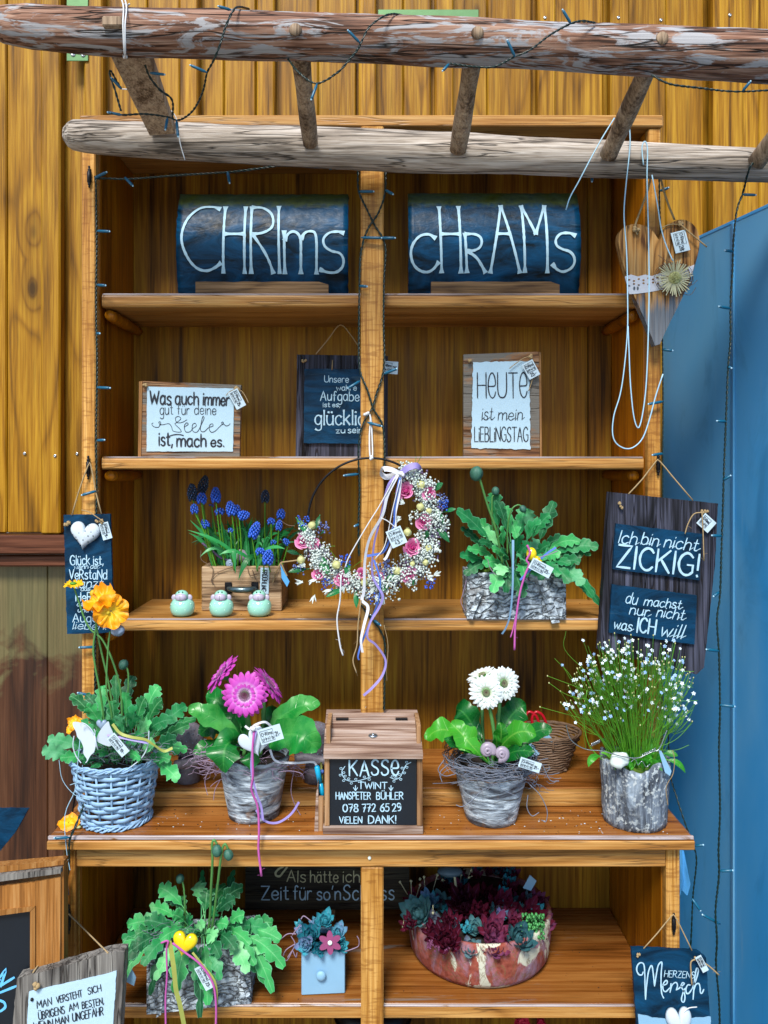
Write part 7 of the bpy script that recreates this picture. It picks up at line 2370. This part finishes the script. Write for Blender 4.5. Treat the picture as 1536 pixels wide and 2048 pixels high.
stem_tube(t, PP([(1005, 1130, .03), (995, 1070, .02), (975, 1010, .01), (960, 960, .0), (954, 950, .0)]), .0026, .0022, 'stem', hairy=80)
stem_tube(t, PP([(1000, 1120, .04), (986, 1060, .03), (984, 1000, .03), (988, 990, .03)]), .0018, .0014, 'stem', hairy=30)
stem_tube(t, PP([(1015, 1110, .03), (1015, 1060, .02), (1022, 1022, .01), (1035, 1010, .01), (1046, 1014, .01)]), .0018, .0014, 'stem', hairy=30)
bud(t, P(953, 947, 0), .0125, .2); bud(t, P(991, 982, .03), .0075, 0); bud(t, P(1046, 1018, .01), .0065, 2.6)
b = MB(); b.ball(P(1063, 1108, -.045), .0112, 16, 12, .9, .8, 1.15); b.part('yellow_heart', M['yellow'], t)
b = MB(); b.ball(P(1074, 1124, -.045), .0115, 16, 12, .9, .8, 1.0); b.part('yellow_heart', M['yellow'], t)
price_tag(t, (1082, 1136), 28, 46, 23, -.062, '25.-')
rib(t, [(1026, 1080), (1026, 1120), (1025, 1180), (1020, 1230), (1012, 1255), (1004, 1268)], -.052, 5, 'bluepot', name='ribbon', tw=2)
rib(t, [(1112, 1095), (1090, 1110), (1060, 1140), (1040, 1160)], -.05, 4, 'blueribbon', name='ribbon')
cord(t, [(1054, 1090), (1060, 1105), (1053, 1120), (1058, 1130), (1050, 1150), (1040, 1185), (1033, 1230), (1030, 1260), (1029, 1300)], -.056, 2.3, 'pinkcord', 'pink_cord', fuzz=10)
cord(t, [(1041, 1180), (1032, 1230), (1026, 1258), (1021, 1275)], -.054, 1.4, 'pinkcord', 'pink_cord')
cord(t, [(1115, 1102), (1095, 1110), (1076, 1115)], -.055, .9, 'lilactwine', 'string')
b = MB(); strand(b, [(933, 1160), (925, 1190), (922, 1205), (930, 1222)], -.005, .7); strand(b, [(975, 1118), (980, 1135), (990, 1148), (1002, 1150)], -.03, .8); b.part('loose_strand', M['lilactwine'], t)

# ================================================================== 11. BASE: BIRCH BOX WITH POPPY PLANT
zb = .4775
# turned box: front corner near the lower left
c = [(P(296, 0, -.05).x, -.065), (P(425, 0, -.11).x - .02, -.088), (P(504, 0, -.085).x, -.078)]
t = thing('poppy_box', 'birch bark box with lush poppy foliage and a yellow glazed heart, in the base', 'potted plant', (P(400, 0, -.03).x, -.02, zb))
zt = P(0, 1893, -.1).z
bark_box(t, [(P(297, 0, -.1).x, -.112), (P(502, 0, -.08).x, -.082), (P(510, 0, .0).x, .005), (P(310, 0, .0).x, -.02)], zb + .0005, zt, 'birch2', seed=7)
b = MB(); b.box(P(312, 0, -.08).x, P(495, 0, -.05).x, -.075, -.025, zt - .03, zt - .008, .003); b.part('soil', M['soil'], t)
for pts, Yq in (([(455, 1893), (466, 1893), (500, 1990), (492, 1996)], -.093), ([(318, 1960), (330, 1950), (322, 2030), (312, 2036)], -.118)):
    b = MB(); b.pxprism(wavy(pts, Yq, .8, 6, 60), Yq - .006, .005); b.part('bark_strip', M['birch2'], t)
org = Vector((P(400, 0, -.05).x, -.05, zt - .008))
tg = [(318, 1775, -.03, 46), (330, 1790, .0, 34), (358, 1795, -.02, 34), (345, 1830, -.08, 40), (395, 1765, .0, 42), (415, 1780, -.04, 44), (405, 1740, .04, 18, .1), (468, 1740, .03, 22, .1), (452, 1770, .0, 38), (485, 1775, -.02, 42), (470, 1800, -.06, 40), (488, 1830, -.08, 40), (430, 1820, -.07, 34),
      (290, 1840, -.08, 48, .2), (255, 1850, -.09, 50, .25), (245, 1880, -.1, 46, .2), (238, 1900, -.11, 38, .2), (272, 1870, -.1, 40), (300, 1860, -.08, 44), (320, 1880, -.12, 38), (212, 1955, -.14, 54, .4), (222, 1985, -.15, 34, .45), (208, 1930, -.13, 40, .3), (285, 1930, -.14, 42, .4), (310, 1960, -.14, 34, .5), (350, 1985, -.155, 52, .7), (390, 1960, -.15, 34, .5),
      (415, 2010, -.15, 52, .6), (400, 2035, -.15, 34, .6), (430, 1880, -.12, 46), (455, 1850, -.1, 36), (410, 1850, -.1, 30), (500, 1850, -.07, 44, .2), (535, 1858, -.07, 42, .2), (545, 1845, -.05, 40, .2), (560, 1880, -.08, 46, .3), (568, 1935, -.1, 46, .5), (545, 1985, -.11, 40, .6), (530, 1965, -.1, 36, .5), (495, 1945, -.13, 46, .5), (470, 1900, -.13, 44, .4), (500, 1890, -.1, 40), (440, 1915, -.14, 40, .4),
      (375, 1830, -.04, 38), (340, 1860, -.05, 40), (380, 1870, -.06, 36), (520, 1900, -.06, 42, .3), (540, 1910, -.09, 40, .3), (300, 1815, -.02, 40), (440, 1795, .0, 40), (265, 1900, -.12, 40, .3), (480, 1870, -.03, 40), (510, 1930, -.12, 34, .4), (300, 1990, -.14, 30, .6), (440, 1960, -.15, 32, .5)]
poppy_plant(t, org, tg, 3)
stem_tube(t, PP([(402, 1900, -.06), (418, 1850, -.09), (422, 1780, -.12), (425, 1720, -.135), (424, 1690, -.138), (428, 1680, -.138), (434, 1688, -.138)]), .0026, .0020, 'stem', hairy=110)
stem_tube(t, PP([(412, 1900, -.06), (425, 1850, -.09), (434, 1780, -.12), (440, 1730, -.135), (444, 1700, -.138), (450, 1688, -.138), (456, 1698, -.138)]), .0026, .0020, 'stem', hairy=110)
stem_tube(t, PP([(370, 1880, -.05), (370, 1820, -.06), (368, 1780, -.06), (364, 1760, -.06)]), .0018, .0014, 'stem', hairy=40)
bud(t, P(434, 1702, -.139), .0092, 3.1); bud(t, P(457, 1710, -.139), .0085, 2.9); bud(t, P(360, 1757, -.06), .0075, .3)
puffy(t, 'yellow_heart', 'yellow', 369, 1888, 50, 50, 12, -.155, .010)
puffy(t, 'yellow_heart_back', 'yellow', 369, 1888, 50, 50, 12, -.154, -.004)
rib(t, [(338, 1882), (342, 1900), (348, 1940), (352, 1980), (360, 2010), (372, 2070)], -.168, 9, 'yelribbon', name='ribbon', tw=1)
rib(t, [(385, 1905), (405, 1930), (428, 1960), (434, 1990), (432, 2030), (430, 2070)], -.170, 4, 'yelribbon', name='ribbon', tw=2)
cord(t, [(322, 1886), (336, 1882), (333, 1900), (334, 1950), (331, 2000), (332, 2070)], -.172, 2.0, 'pinkcord', 'pink_cord', fuzz=5)
cord(t, [(345, 1886), (370, 1905), (400, 1928), (425, 1965), (432, 2010), (431, 2070)], -.174, 2.2, 'pinkcord', 'pink_cord', fuzz=5)
price_tag(t, (410, 1955), 62, 50, 22, -.166, '23.-')
b = MB(); b.pxprism([(236, 1955), (262, 1935), (272, 1955), (268, 1972)], -.13, .001); b.part('price_tag', M['bluepot'], t)
fibres(t, (330, 1868), 50, 14, 50, 'greytwine', -.10, -.06, .0005)

# ================================================================== 12. BLUE SQUARE POT WITH HOUSELEEK
Yp = -.056
t = thing('square_pot', 'pale blue square pot with knob, teal succulents and a violet flower', 'potted plant', (P(642, 0, Yp).x, Yp + .045, zb))
x0, x1 = P(600, 0, Yp).x, P(687, 0, Yp).x
zt = P(0, 1903, Yp).z
M2 = Matrix.Rotation(R(4), 4, 'Z')
bb = MB()
cc = Vector(((x0 + x1) / 2, Yp + .042, 0))
hw = (x1 - x0) / 2
for nm, (a0, a1, c0, c1) in {'pot_front': (-hw, hw, -.042, -.034), 'pot_side': (-hw, -hw + .008, -.0335, .034), 'pot_side_': (hw - .008, hw, -.0335, .034), 'pot_back': (-hw, hw, .0345, .042)}.items():
    b = MB(); b.box(a0, a1, c0, c1, zb + .0005, zt, .0015)
    b.v = [tuple(M2 @ Vector(v) + cc) for v in b.v]
    b.part(nm.rstrip('_'), M['bluepot'], t)
b = MB(); b.box(cc.x - .034, cc.x + .034, cc.y - .03, cc.y + .03, zt - .03, zt - .006); b.part('soil', M['soil'], t)
b = MB(); b.ball(P(642, 1952, Yp - .006), .0095, 16, 10, 1, .5, 1); b.part('knob', M['bluepot'], t)
def rosette(parent, c, r, m, n=30, nrm=(0, -.6, 1), openness=1.0, seed=0, name='rosette', pw=.36):
    """one houseleek rosette of pointed leaves"""
    rs = random.Random(seed)
    Q = Vector(nrm).normalized().to_track_quat('Z', 'Y').to_matrix()
    b = MB()
    for i in range(n):
        s = i / n
        a = i * 2.39996 + rs.uniform(-.1, .1)
        L = r * (.30 + .75 * s) * rs.uniform(.92, 1.06)
        el = R(82 - 62 * s * openness)
        w = r * pw * (.5 + .6 * s)
        vs, uv = [], []
        for j in range(5):
            q = j / 4
            ww = w * (.55 + .45 * math.sin(math.pi * q * .8)) * (1 if j < 3 else (.72 if j == 3 else .04))
            e = el + .35 * q * q
            ctr = Vector((math.cos(a) * math.cos(e) * L * q, math.sin(a) * math.cos(e) * L * q, math.sin(e) * L * q * .75))
            sd = Vector((-math.sin(a), math.cos(a), 0))
            up = Vector((-math.cos(a) * math.sin(e), -math.sin(a) * math.sin(e), math.cos(e)))
            for u in (-1, 0, 1):
                vs.append(c + Q @ (ctr + sd * (u * ww / 2) + up * ((.0 if u else -.22) * ww)))
                uv.append((u, q))
        b.add(vs, [(j * 3 + k, j * 3 + k + 1, (j + 1) * 3 + k + 1, (j + 1) * 3 + k) for j in range(4) for k in range(2)], True, uv)
    return b.part(name, M[m], parent)
for i, (px, py, r, Yq, nr) in enumerate(((623, 1867, 30, -.04, (-.1, -.7, 1)), (650, 1838, 26, -.02, (.1, -.5, 1)), (676, 1862, 24, -.03, (.2, -.6, 1)), (633, 1840, 15, -.01, (-.2, -.5, 1)), (604, 1858, 16, -.02, (-.6, -.5, 1)), (612, 1884, 24, -.055, (-.2, -1, .6)), (682, 1886, 18, -.05, (.6, -.8, .5)), (640, 1890, 20, -.055, (0, -1, .5)), (600, 1845, 12, 0, (-.6, -.3, 1)), (665, 1880, 18, -.05, (0, -1, .6)))):
    rosette(t, P(px, py + 6, Yq), r * sc_(Yq) * 1.25, 'sempb', 26, nr, seed=i, pw=.46)
fl = MB(); fl.ball(P(660, 1886, -.073), .0046, 10, 6, 1, .5, 1)
hd = fl.part('flower_button', M['whitedot'], t)
for k in range(6):
    a = R(k * 60 + 88)
    b = MB()
    o = [(660 + 12 * math.cos(a) + 12 * math.cos(q) * math.cos(a) - 6.2 * math.sin(q) * math.sin(a), 1886 + 12 * math.sin(a) + 12 * math.cos(q) * math.sin(a) + 6.2 * math.sin(q) * math.cos(a)) for q in [j * math.pi / 8 for j in range(16)]]
    b.pxprism(o, -.0712 + .0001 * k, .002); b.part('felt_petal', M['violetfelt'], hd)
b = MB()
for s_ in ([(560, 1880), (575, 1868), (592, 1868)], [(582, 1872), (590, 1890), (575, 1915)], [(590, 1888), (572, 1900), (565, 1915)], [(588, 1895), (575, 1920), (568, 1918)], [(602, 1838), (608, 1832), (622, 1842)], [(690, 1903), (705, 1898), (717, 1892), (718, 1880), (714, 1872)], [(585, 1870), (592, 1860), (600, 1850)], [(585, 1900), (592, 1915), (594, 1905)]):
    strand(b, s_, -.06, 1.1)
b.part('loose_strand', M['lilactwine'], t)

# ================================================================== 13. TERRACOTTA BOWL
Yc = .095
bc = Vector((P(958, 0, Yc).x, Yc, zb))
t = thing('succulent_bowl', 'shallow weathered terracotta bowl crowded with dark red houseleeks', 'potted plant', bc)
b = MB()
prof = [(.124, .0005), (.138, .004), (.1455, .015), (.149, .045), (.1502, .090), (.1490, .0935), (.146, .0950), (.141, .0935), (.140, .080)]
b.lathe(prof, bc, 72, wob=.006, seed=4)
b.part('bowl', M['terra'], t)
soil(t, bc, .141, zb + .084)
spec = [(895, 1872, 40, 'semp', -.035), (985, 1852, 40, 'semp', -.01), (987, 1886, 34, 'semp', -.04), (930, 1802, 44, 'semp', .06), (1000, 1810, 42, 'semp', .07), (1055, 1826, 42, 'semp', .05), (868, 1856, 30, 'semp', -.02), (1078, 1846, 30, 'semp', .04), (905, 1836, 26, 'semp', .02),
        (838, 1818, 40, 'sempg', .04), (950, 1846, 24, 'sempg', .0), (1036, 1868, 36, 'sempg', -.025), (858, 1795, 30, 'sempb', .09), (940, 1888, 26, 'sempg', -.04), (880, 1800, 30, 'sempg', .10), (1040, 1800, 30, 'semp', .12), (1075, 1810, 30, 'semp', .10), (975, 1785, 30, 'semp', .14), (830, 1790, 26, 'semp', .12), (1025, 1835, 24, 'semp', .02), (915, 1780, 28, 'semp', .13), (820, 1838, 24, 'semp', .02), (870, 1835, 24, 'sempg', .03), (1010, 1776, 26, 'semp', .16), (955, 1815, 26, 'semp', .04), (1090, 1838, 22, 'semp', .07)]
rs_ = random.Random(5)
for i in range(60):
    a = rs_.uniform(0, 6.28); q = .128 * math.sqrt(rs_.uniform(0.02, 1))
    rosette(t, bc + Vector((q * math.cos(a), q * math.sin(a), .088 + rs_.uniform(0, .008) + (.016 if math.sin(a) > .2 else 0))), rs_.uniform(.020, .034), rs_.choice(('semp', 'semp', 'sempb', 'sempg')), 22, (math.cos(a) * .3, -.6, 1), seed=200 + i, pw=.34, openness=.85)
for i, (px, py, r, m, Yq) in enumerate(spec):
    base = P(px, py + 12, Yq)
    rosette(t, base, r * sc_(Yq) * 1.42, m, 40 if r > 30 else 30, ((px - 955) / 260, -.75, 1), seed=20 + i, pw=.40 if m == 'sempg' else .30, openness=.9)
b = MB()
for i in range(260):
    q = rnd(0, 1)
    p = P(1045 + 48 * q + rnd(-14, 14), 1830 + 40 * abs(rnd(-1, 1)) + (1 - q) * -6, -.01 + rnd(-.01, .02))
    p = P(rnd(1042, 1088), rnd(1828, 1878), rnd(-.02, .03))
    b.ball(p, rnd(.0018, .0036), 5, 4, warp=.3)
b.part('sedum', M['sedum'], t, stuff=True)
b = MB()
for (x, y) in ((865, 1888), (858, 1892), (895, 1898), (874, 1898), (916, 1902), (860, 1885)):
    for k in range(8):
        b.ball(P(x + rnd(-5, 5), y + rnd(-5, 5), -.054), .0022, 5, 4)
b.part('small_offset', M['semp'], t)
for (x0_, y0_, x1_, y1_, Yq) in ((815, 1779, 800, 1764, .10), (823, 1780, 822, 1762, .10), (838, 1748, 840, 1758, .12), (866, 1769, 875, 1750, .12), (850, 1772, 848, 1754, .12), (832, 1785, 840, 1770, .11), (808, 1830, 806, 1852, .02), (866, 1800, 866, 1826, .02), (945, 1742, 938, 1755, .14), (895, 1752, 885, 1760, .14), (935, 1748, 942, 1740, .15), (920, 1760, 922, 1750, .15)):
    b = MB(); b.tube([P(x0_, y0_ + 10, Yq), P(x1_, y1_, Yq)], .0009, 4); b.ball(P(x1_, y1_, Yq), .003, 6, 4, warp=.4); b.part('dry_flower_stalk', M['cream'], t)
b = MB(); A = P(900, 1743, .10); b.ball(A, .027, 18, 10, 1, .6, .38); b.part('wooden_disc_tag', M['sempg'], t)
b = MB(); b.tube([P(907, 1738, .097), P(914, 1790, .09)], .0026, 6); b.part('stick', M['cream'], t)
b = MB(); b.pxprism([(1060, 1750), (1073, 1762), (1062, 1782), (1046, 1776)], .09, .0012); b.part('plant_label', M['bluepot'], t)

# ================================================================== 14. UNDER THE SHELF
t = thing('geranium', 'bright red geranium blossom peeking up at the bottom of the picture', 'plant', (P(1060, 0, 0).x, .02, .104))
ge = P(1062, 2058, .0)
stem_tube(t, [Vector((ge.x, ge.y, .13)), Vector((ge.x + .01, ge.y, ge.z * .6)), ge], .004, .003)
b = MB(); b.lathe([(.045, .105), (.05, .11), (.062, .19), (.060, .19), (.058, .18)], (ge.x, ge.y, 0), 28); b.part('pot', M['terra'], t)
soil(t, Vector((ge.x, ge.y, 0)), .058, .182)
for i in range(26):
    d = Vector((rnd(-1, 1), rnd(-1, .4), rnd(-.6, 1))).normalized()
    hd = MB().ball(ge + d * .026, .003, 5, 4).part('floret', M['redpink'], t)
    crumple(hd, ge + d * .027, .011, 'redpink', 5, i + 40, .4, d, wrinkle=.3)
for i in range(9):
    a = rnd(0, 6.28)
    tip = Vector((ge.x + math.cos(a) * .08, ge.y + math.sin(a) * .05, .30 + rnd(-.06, .05)))
    leaf(t, M['gerbleaf'], Vector((ge.x, ge.y, .185)), Vector((ge.x + math.cos(a) * .03, ge.y, .28)), tip, .06, 'round', .45, seed=900 + i)
t = thing('black_bucket', 'black rounded bucket standing in the dark bottom compartment', 'bucket', (P(746, 0, .06).x, .06, .1045))
b = MB(); zt = P(0, 2034, .0).z; c = Vector((P(746, 0, .06).x, .06, 0))
b.lathe([(.062, .105), (.07, .112), (.078, zt - .035), (.074, zt - .012), (.060, zt - .002), (.02, zt)], c, 32); b.part('body', M['black'], t)
b = MB(); b.tube([c + Vector((.079 * math.cos(k * .2), .079 * math.sin(k * .2), zt - .034)) for k in range(33)], .003, 6); b.part('rim', M['black'], t)
# ================================================================== LIGHT STRINGS AND WIRES
def twist(parent, pts, Y=None, r=1.4, name='cable', amp=1.15, pitch=11):
    """two strands twisted round each other along a path through photo points"""
    q = resample(catmull(PP(pts, Y), 6), .0028)
    k = sc_(Y if Y is not None else pts[0][2])
    n = len(q)
    for ph in (0, math.pi):
        vs = []
        for i, p in enumerate(q):
            t_ = (q[min(i + 1, n - 1)] - q[max(i - 1, 0)]).normalized()
            a = t_.cross(Vector((0, 1, 0)))
            if a.length < .05:
                a = t_.cross(Vector((0, 0, 1)))
            a.normalize(); b_ = t_.cross(a)
            an = i * .0028 / (pitch * k) * math.pi * 1.2 + ph
            vs.append(p + (a * math.cos(an) + b_ * math.sin(an)) * amp * k)
        b = MB(); b.tube(vs, r * k, 4, cap=False)
        b.part(name, M['cable'], parent)
def led(parent, a, c, Y):
    p0, p1 = P(a[0], a[1], Y), P(c[0], c[1], Y - .004)
    k = sc_(Y)
    b = MB(); b.tube([p0, p0.lerp(p1, .12), p0.lerp(p1, .15), p0.lerp(p1, .9), p1], [1.6 * k, 2.0 * k, 2.9 * k, 2.9 * k, 2.2 * k], 8)
    s_ = b.part('light_socket', M['led'], parent)
    b = MB(); d = (p1 - p0).normalized(); b.ball(p1 + d * .0012, 1.9 * k, 7, 5); b.part('light_tip', M['bluecord'], s_)

t = thing('light_string', 'dark green fairy light cable draped over the upper ladder rail', 'fairy lights', P(350, 240, -.2))
F = -.352
twist(t, [(498, 18, -.27), (478, 14, -.33), (466, 22, F), (452, 52, F), (438, 95, F), (425, 125, -.34), (414, 146, -.32), (405, 185, -.29), (385, 222, -.25), (358, 240, -.22), (335, 234, -.21), (290, 228, -.23), (245, 230, -.24), (222, 226, -.25)])
twist(t, [(242, 222, -.25), (230, 180, -.26), (220, 150, -.265), (222, 142, -.262), (232, 160, -.26), (243, 178, -.26)])
twist(t, [(345, 238, -.21), (344, 200, -.24), (320, 180, -.26), (300, 155, -.28), (290, 130, -.30)])
twist(t, [(576, 118, -.30), (598, 145, -.34), (633, 167, -.35), (675, 145, -.352), (700, 118, F), (716, 98, F), (722, 86, F), (738, 55, F), (765, 34, -.35), (788, 28, -.33), (812, 33, -.30)])
twist(t, [(900, 127, -.335), (945, 133, -.345), (985, 134, -.35), (1010, 124, -.353), (1028, 114, -.354), (1060, 100, -.356), (1100, 70, -.357), (1140, 48, -.354), (1165, 42, -.35), (1190, 46, -.33)])
twist(t, [(1303, 150, -.33), (1340, 168, -.34), (1400, 176, -.34), (1450, 182, -.34), (1490, 183, -.34), (1545, 180, -.34), (1640, 176, -.34)])
for a, c, Y in (((462, 20), (438, 13), F - .004), ((414, 145), (382, 131), -.325), ((244, 230), (217, 225), -.245), ((300, 146), (328, 149), -.275), ((243, 178), (224, 157), -.262), ((353, 240), (356, 272), -.225), ((335, 236), (331, 258), -.215),
                ((720, 86), (697, 62), F - .003), ((634, 168), (623, 198), -.352), ((1030, 114), (1015, 82), -.358), ((1142, 48), (1126, 21), -.357), ((898, 128), (886, 141), -.338), ((1485, 182), (1500, 164), -.342)):
    led(t, a, c, Y)

t = thing('light_string', 'fairy light cable running down the left stile and over the counter edge', 'fairy lights', P(192, 900, -.012))
twist(t, [(592, 327, -.05), (540, 334, -.02), (460, 344, -.014), (350, 351, -.012), (260, 358, -.010), (215, 357, -.010), (192, 357, -.010)])
twist(t, [(190, 352, -.008), (192, 380, -.008), (193, 500, -.008), (192, 620, -.008), (194, 740, -.008), (192, 860, -.008), (193, 960, -.008), (192, 1080, -.006), (192, 1200, -.006), (190, 1320, -.008), (192, 1440, -.010), (202, 1490, -.03), (190, 1560, -.07), (168, 1610, -.105), (152, 1650, -.128), (140, 1678, -.134), (138, 1700, -.134), (138, 1735, -.122), (134, 1765, -.116), (133, 1800, -.114), (128, 1830, -.116), (117, 1860, -.13), (116, 1895, -.14), (122, 1925, -.15), (120, 1960, -.16)], None)
for a, c, Y in (((190, 356), (212, 345), -.014), ((250, 355), (265, 371), -.014), ((455, 344), (459, 365), -.018), ((194, 462), (218, 463), -.010), ((194, 570), (210, 571), -.010), ((194, 667), (199, 667), -.010), ((194, 775), (219, 776), -.010), ((194, 881), (208, 880), -.010),
                ((192, 982), (165, 990), -.014), ((190, 1294), (160, 1295), -.012), ((190, 1393), (157, 1386), -.014), ((139, 1675), (110, 1676), -.136), ((117, 1898), (88, 1908), -.145)):
    led(t, a, c, Y)
b = MB(); b.tube([P(132, 1766, -.119), P(134, 1790, -.119)], .004, 8); b.part('cable_joint', M['led'], t)

t = thing('light_string', 'fairy light cable wound crosswise round the centre post', 'fairy lights', P(745, 900, -.012))
C = -.015
twist(t, [(716, 335, C), (717, 380, C), (732, 415, C), (748, 448, C), (770, 490, C), (768, 560, C), (767, 650, C), (768, 735, C), (752, 790, C), (745, 815, C), (730, 840, C), (720, 870, C), (717, 915, C), (719, 980, C), (717, 1050, C), (718, 1112, C)])
twist(t, [(771, 335, C), (770, 385, C), (757, 425, C - .003), (735, 460, C - .003), (722, 505, C), (719, 570, C), (718, 650, C), (719, 735, C), (735, 780, C - .003), (747, 818, C - .003), (765, 850, C), (769, 900, C), (768, 960, C)])
twist(t, [(722, 1210, C), (740, 1235, C - .003), (760, 1260, C - .003), (770, 1290, C), (769, 1350, C), (768, 1420, C)])
for a, c in (((718, 383), (746, 383)), ((771, 380), (785, 388)), ((722, 475), (762, 476)), ((760, 476), (789, 476)), ((719, 572), (733, 573)), ((720, 762), (697, 776)), ((768, 748), (792, 738)), ((735, 845), (762, 852)), ((717, 948), (689, 951)), ((718, 1049), (710, 1052)), ((748, 1240), (760, 1250))):
    led(t, a, c, C - .004)
led(t, (661, 340), (661, 332), -.03)
led(t, (1184, 342), (1184, 362), -.04)

t = thing('light_string', 'fairy light cable down the right stile and behind the bark pot', 'fairy lights', P(1324, 900, -.01))
twist(t, [(1318, 345, -.02), (1319, 400, -.008), (1322, 500, -.006), (1324, 640, -.006), (1326, 800, -.006), (1325, 960, -.006), (1326, 1080, -.004), (1328, 1250, -.004), (1335, 1420, -.01), (1340, 1540, -.03), (1352, 1590, -.06), (1368, 1640, -.08), (1385, 1688, -.09), (1393, 1720, -.09), (1386, 1790, -.08), (1383, 1860, -.08), (1380, 1910, -.08)], None, 1.0, amp=.9)
for a, c, Y in (((1320, 382), (1336, 376), -.012), ((1325, 699), (1344, 701), -.012), ((1326, 803), (1298, 808), -.012), ((1326, 907), (1306, 910), -.014), ((1384, 1797), (1400, 1820), -.085), ((1390, 1692), (1405, 1690), -.093), ((1440, 1848), (1406, 1830), -.085)):
    led(t, a, c, Y)

t = thing('light_string', 'single dark fairy light cable hanging in front of the blue panel', 'fairy lights', P(1440, 1200, -.085))
H_ = -.09
twist(t, [(1512, 318, -.135), (1500, 335, -.14), (1494, 352, -.12), (1486, 385, H_), (1474, 420, H_), (1467, 480, H_), (1465, 540, H_), (1461, 610, H_), (1461, 680, H_), (1456, 740, H_), (1452, 840, H_), (1448, 940, H_), (1446, 1010, H_), (1443, 1100, H_), (1440, 1190, H_), (1434, 1240, H_), (1438, 1310, H_), (1440, 1420, H_), (1438, 1500, H_), (1440, 1620, H_), (1437, 1700, H_), (1438, 1750, H_), (1431, 1820, H_), (1434, 1880, H_), (1432, 1930, H_), (1438, 2000, H_), (1440, 2080, H_)])
for a, c in (((1485, 389), (1510, 390)), ((1466, 503), (1451, 501)), ((1461, 617), (1439, 613)), ((1457, 734), (1462, 736)), ((1452, 843), (1435, 842)), ((1447, 960), (1460, 952)), ((1443, 1072), (1425, 1071)), ((1438, 1184), (1428, 1192)), ((1438, 1302), (1414, 1299)), ((1440, 1410), (1468, 1413)), ((1440, 1742), (1464, 1741))):
    led(t, a, c, H_ - .002)

t = thing('blue_wire', 'long pale blue wire loops hanging in front of the wooden heart', 'wire', P(1270, 890, -.11))
W_ = -.128
for pts in ([(1229, 236), (1205, 275), (1180, 320), (1158, 362), (1140, 395), (1132, 420)], [(1258, 240), (1260, 290), (1252, 370), (1248, 430), (1253, 500), (1255, 580), (1255, 660), (1248, 740), (1240, 790), (1228, 830), (1225, 865), (1232, 886), (1250, 897), (1268, 894), (1286, 875), (1300, 835), (1312, 790), (1326, 748)],
            [(1287, 330), (1284, 295), (1290, 283), (1295, 300), (1294, 360), (1297, 470), (1298, 600), (1294, 740), (1288, 810), (1278, 855), (1268, 835), (1261, 770), (1258, 700), (1256, 652)], [(1304, 350), (1315, 410), (1322, 455), (1332, 490), (1346, 522)]):
    cord(t, [(p[0], p[1]) for p in pts], W_, 1.35, 'bluecord', 'wire')

# ================================================================== SOIL CRUMBS AND BITS ON THE SHELVES
b = MB()
for (xa_, xb_, ya_, yb_, z_, n_) in ((-.57, .57, -.118, -.005, ZC + .0004, 150), (-.50, .53, .02, .24, 1.1902, 60), (-.53, .53, -.075, .2, .4772, 120), (-.53, .53, .03, .24, .8452, 50)):
    for i in range(n_):
        b.ball((rnd(xa_, xb_), rnd(ya_, yb_), z_), rnd(.0005, .0014), 4, 3, 1.3, 1, .6)
cr = bpy.data.objects.new('soil_crumbs', b.mesh('soil_crumbs', M['soil']))
COL.objects.link(cr)
cr['kind'] = 'stuff'
cr['label'] = 'dark soil crumbs scattered on the shelf boards'
b = MB()
for i in range(70):
    x_, y_ = rnd(-.57, .57), rnd(-.115, -.01)
    b.ball((x_, y_, ZC + .0006), rnd(.0006, .0013), 4, 3, 1.5, 1, .4)
for i in range(40):
    b.ball((rnd(.30, .56), rnd(-.115, -.01), ZC + .0006), rnd(.0007, .0016), 4, 3, 1.5, 1, .4)
cr = bpy.data.objects.new('fallen_blossom_bits', b.mesh('fallen_blossom_bits', M['starw']))
COL.objects.link(cr)
cr['kind'] = 'stuff'
cr['label'] = 'tiny pale blossom bits fallen on the counter'
